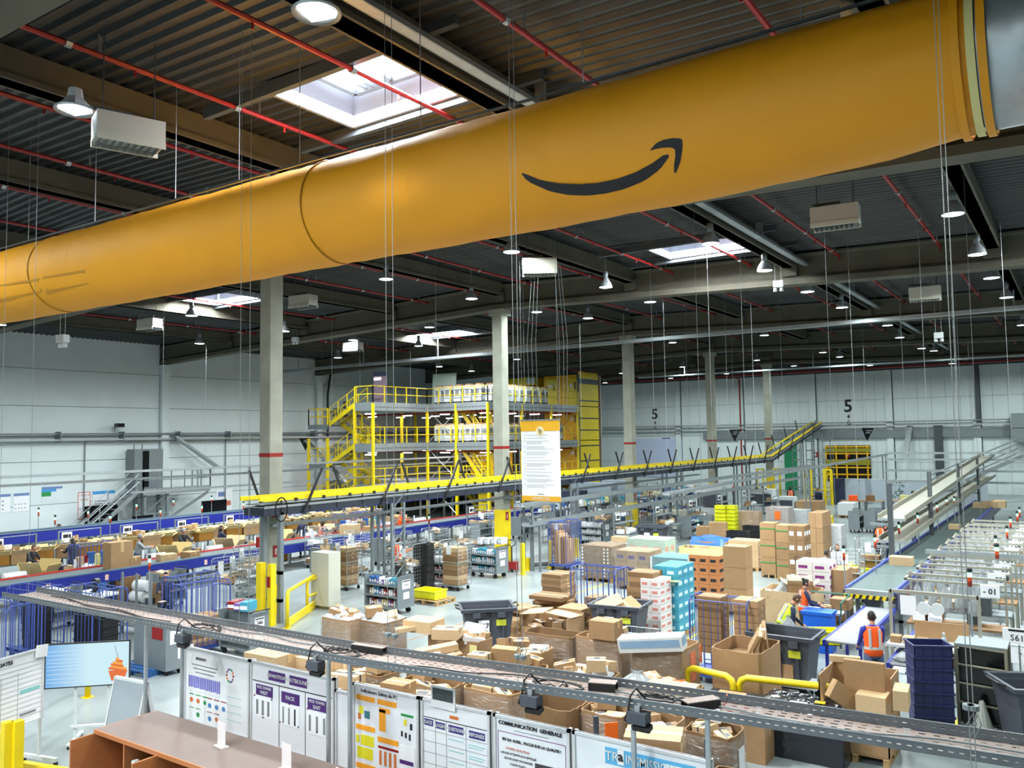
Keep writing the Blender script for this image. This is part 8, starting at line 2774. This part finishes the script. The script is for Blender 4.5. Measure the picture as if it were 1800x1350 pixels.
k = W / 1.3
ls = MB()
for i, zz in enumerate((.62, .55, .48, .42, .36, .3, .22, .14, .08)): ls.bx(.02, (.5 + .25 * ((i * 7) % 4) / 3) * W, -.006, -.004, z0 + zz, z0 + zz + .008)
ls.obj('slide_text', E1, t)
cx = W * .87
for i in range(6):
    w0 = (.15 - i * .024) * k
    MB().c(cx + .02 * math.sin(i * 2), -.008, z0 + .25 + i * .038, 2 * w0, .006, .042, ry=.22).obj('frosting_swirl', E3 if i % 2 else E2, t)
MB().quad((cx - .15 * k, -.008, z0 + .24), (cx - .1 * k, -.008, z0 + .06), (cx + .1 * k, -.008, z0 + .06), (cx + .15 * k, -.008, z0 + .24)).obj('cupcake_case', E2, t)
MB().tube([(cx, -.008, z0 + .47), (cx - .06, -.008, z0 + .68)], .004, 4).obj('sparkler_stick', STEELD, t)
sp = MB()
for i in range(14):
    a = i * 2 * PI / 14
    q = .08 + .05 * (i % 3)
    sp.quad((cx - .06 + .012 * math.cos(a + 1.5), -.009, z0 + .6 + .012 * math.sin(a + 1.5)), (cx - .06 + q * math.cos(a), -.009, z0 + .6 + q * math.sin(a)), (cx - .06 - .012 * math.cos(a + 1.5), -.009, z0 + .6 - .012 * math.sin(a + 1.5)))
sp.obj('spark', E1, t)
for x in (W * .35, W * .75): MB().bx(x - .02, x + .02, .05, .09, 0, z0 + .3).obj('stand_post', WHITE, t)
MB().bx(W * .3, W * .8, .03, .1, .25, .29).bx(W * .33, W * .37, -.3, .45, 0.04, .08).bx(W * .73, W * .77, -.3, .45, .04, .08).obj('stand_foot', WHITE, t)
for x in (W * .35, W * .75):
    for yy in (-.28, .42): MB().tube([(x - .015, yy, .03), (x + .015, yy, .03)], .03, 8).obj('caster', RUBBER, t)

A_, B_ = (*at(-6, 1160, 1.9), .74), (*at(77, 1137, 1.9), .74)
t, W = upright('white table board ending in the word ASSOCIATES at the left edge', 'whiteboard', 'board', A_, B_, 0, 0)
z0 = B_[2]
MB().bx(-.6, W, 0, .02, z0, z0 + 1.16).obj('panel', PAPER, t)
MB().bx(-.6, W, -.02, .03, z0 + 1.13, z0 + 1.16).bx(-.6, W, -.02, .03, z0, z0 + .02).bx(W - .02, W, -.02, .03, z0, z0 + 1.16).obj('frame', FR, t)
prints(t, [(-.6, W - .04, z0 + .98 - i * .078, z0 + .983 - i * .078, INKG) for i in range(12)] + [(W * .45, W * .45 + .003, z0 + .05, z0 + .85, INKG), (W * .1, W * .1 + .003, z0 + .05, z0 + .85, INKG)], 'black_line', -.004)
prints(t, [(W * .5, W * .92, z0 + .5, z0 + .56, TEALI), (W * .5, W * .85, z0 + .15, z0 + .18, INKG)], 'handwriting', -.005)
text('ASSOCIATES', .085, (W * .05, -.01, z0 + 1.05), FRONT, INK, t, 'lettering', .002)
MB().c(W - .06, -.03, z0 + 1.11, .22, .01, .2, ry=.1).obj('pinned_paper', PAPER, t)
for x in (W - .01,):
    MB().bx(x - .02, x + .02, .03, .07, .1, z0 + 1.16).bx(x - .03, x + .03, -.35, .4, .06, .12).obj('stand_post', WHITE, t)
    for yy in (-.33, .38): MB().tube([(x - .02, yy, .035), (x + .02, yy, .035)], .035, 8).obj('caster', RUBBER, t)

t = thing('pavement_board', 'grey folding A-board standing behind the wooden desk', 'board', (-13.35, 7.95, 0), .1)
for sy, nm in ((-1, 'front_leaf'), (1, 'rear_leaf')):
    m = MB()
    m.M = Matrix.Translation((0, 0, 1.32)) @ Matrix.Rotation(sy * .22, 4, 'X')
    m.bx(-.4, .4, -.02, .02, -1.34, 0)
    f = m.obj(nm, mat('aboard_grey', (150, 158, 168), .4, .2), t)
    m = MB()
    m.M = Matrix.Translation((0, 0, 1.32)) @ Matrix.Rotation(sy * .22, 4, 'X')
    for a in (-.41, .38): m.bx(a, a + .03, -.03, .03, -1.34, .01)
    m.bx(-.41, .41, -.03, .03, -.02, .02)
    m.obj('aluminium_edge', FR, f)

t = thing('wooden_desk', 'long wooden counter desk with open compartments in the bottom left foreground', 'desk', (-12.1, 6.55, 0))
WD = mat('desk_beech', (172, 106, 62), .5, var=.1, scale=2, stretch=(1, 1, 12))
TD = mat('desk_top_grey', (116, 101, 95), .55, var=.04, scale=3)
MB().bx(0, 5.6, .12, 1.1, 1.08, 1.12).obj('desk_top', TD, t)
MB().bx(0, 5.6, .1, .12, 1.06, 1.12).bx(-.02, 0, .1, 1.1, 1.06, 1.12).obj('edge_band', WD, t)
for x in (-.02, .72, 1.55, 2.5, 3.4, 4.4): MB().bx(x, x + .03, -.25 if x in (-.02, 1.55) else .12, 1.1, 0, 1.07).obj('partition', WD, t)
MB().bx(0, 5.6, 1.08, 1.1, 0, 1.07).bx(0, 5.6, .15, 1.08, .4, .43).obj('shelf', WD, t)
q = thing('printer', 'grey printer standing in the desk compartment', 'printer', (-11.0, 7.0, .43))
MB().bx(-.25, .2, -.25, .2, 0, .3).obj('body', WHITE, q)
MB().bx(-.15, .15, -.2, .1, .3, .36).obj('lid', BEIGE, q)
MB().bx(-.25, -.18, -.28, -.2, .05, .4).bx(-.1, .1, -.26, -.25, .05, .15).obj('paper_tray', WHITE, q)
for x, y, nm in ((-9.95, 7.25, 'upright blank acrylic sign holder on the desk, left'), (-8.55, 7.2, 'upright blank acrylic sign holder on the desk, middle'), (-7.35, 7.0, 'large pale sheet standing on the desk, right')):
    q = thing('sign_holder', nm, 'sign', (x, y, 1.12), -.15)
    MB().bx(-.11, .11, 0, .006, 0, .32 if x < -7 else .5).obj('sheet', mat('acrylic_pink', (222, 212, 214), .3), q)
    MB().bx(-.11, .11, -.06, .06, 0, .006).obj('foot', FR, q)
# yellow barrier tubes and posts lower left
guard_rail((-15.7, 7.0), (-17.4, 9.4), 'yellow tube barrier behind the television', .85, True, .06)
guard_rail((-13.9, 9.6), (-12.7, 9.4), 'yellow tube barrier between the A-board and the notice board', .62, True, .07)
for i, (px, py) in enumerate(((12, 1320), (30, 1318))):
    x, y = at(px, py, .5)
    t = thing('yellow_post', ['left', 'right'][i] + ' yellow square post at the lower left corner', 'post', (x, y, 0))
    MB().bx(-.07, .07, -.07, .07, 0, .95).obj('post', YEL, t)
    MB().bx(-.15, .15, -.15, .15, 0, .02).obj('foot_plate', YEL, t)
t = thing('yellow_floor_rail', 'low yellow floor rail beside the wheels of the left board', 'barrier', (*at(40, 1345, .1), 0), .25)
MB().bx(0, 2.6, -.05, .05, 0, .16).obj('kick_plate', YEL, t)
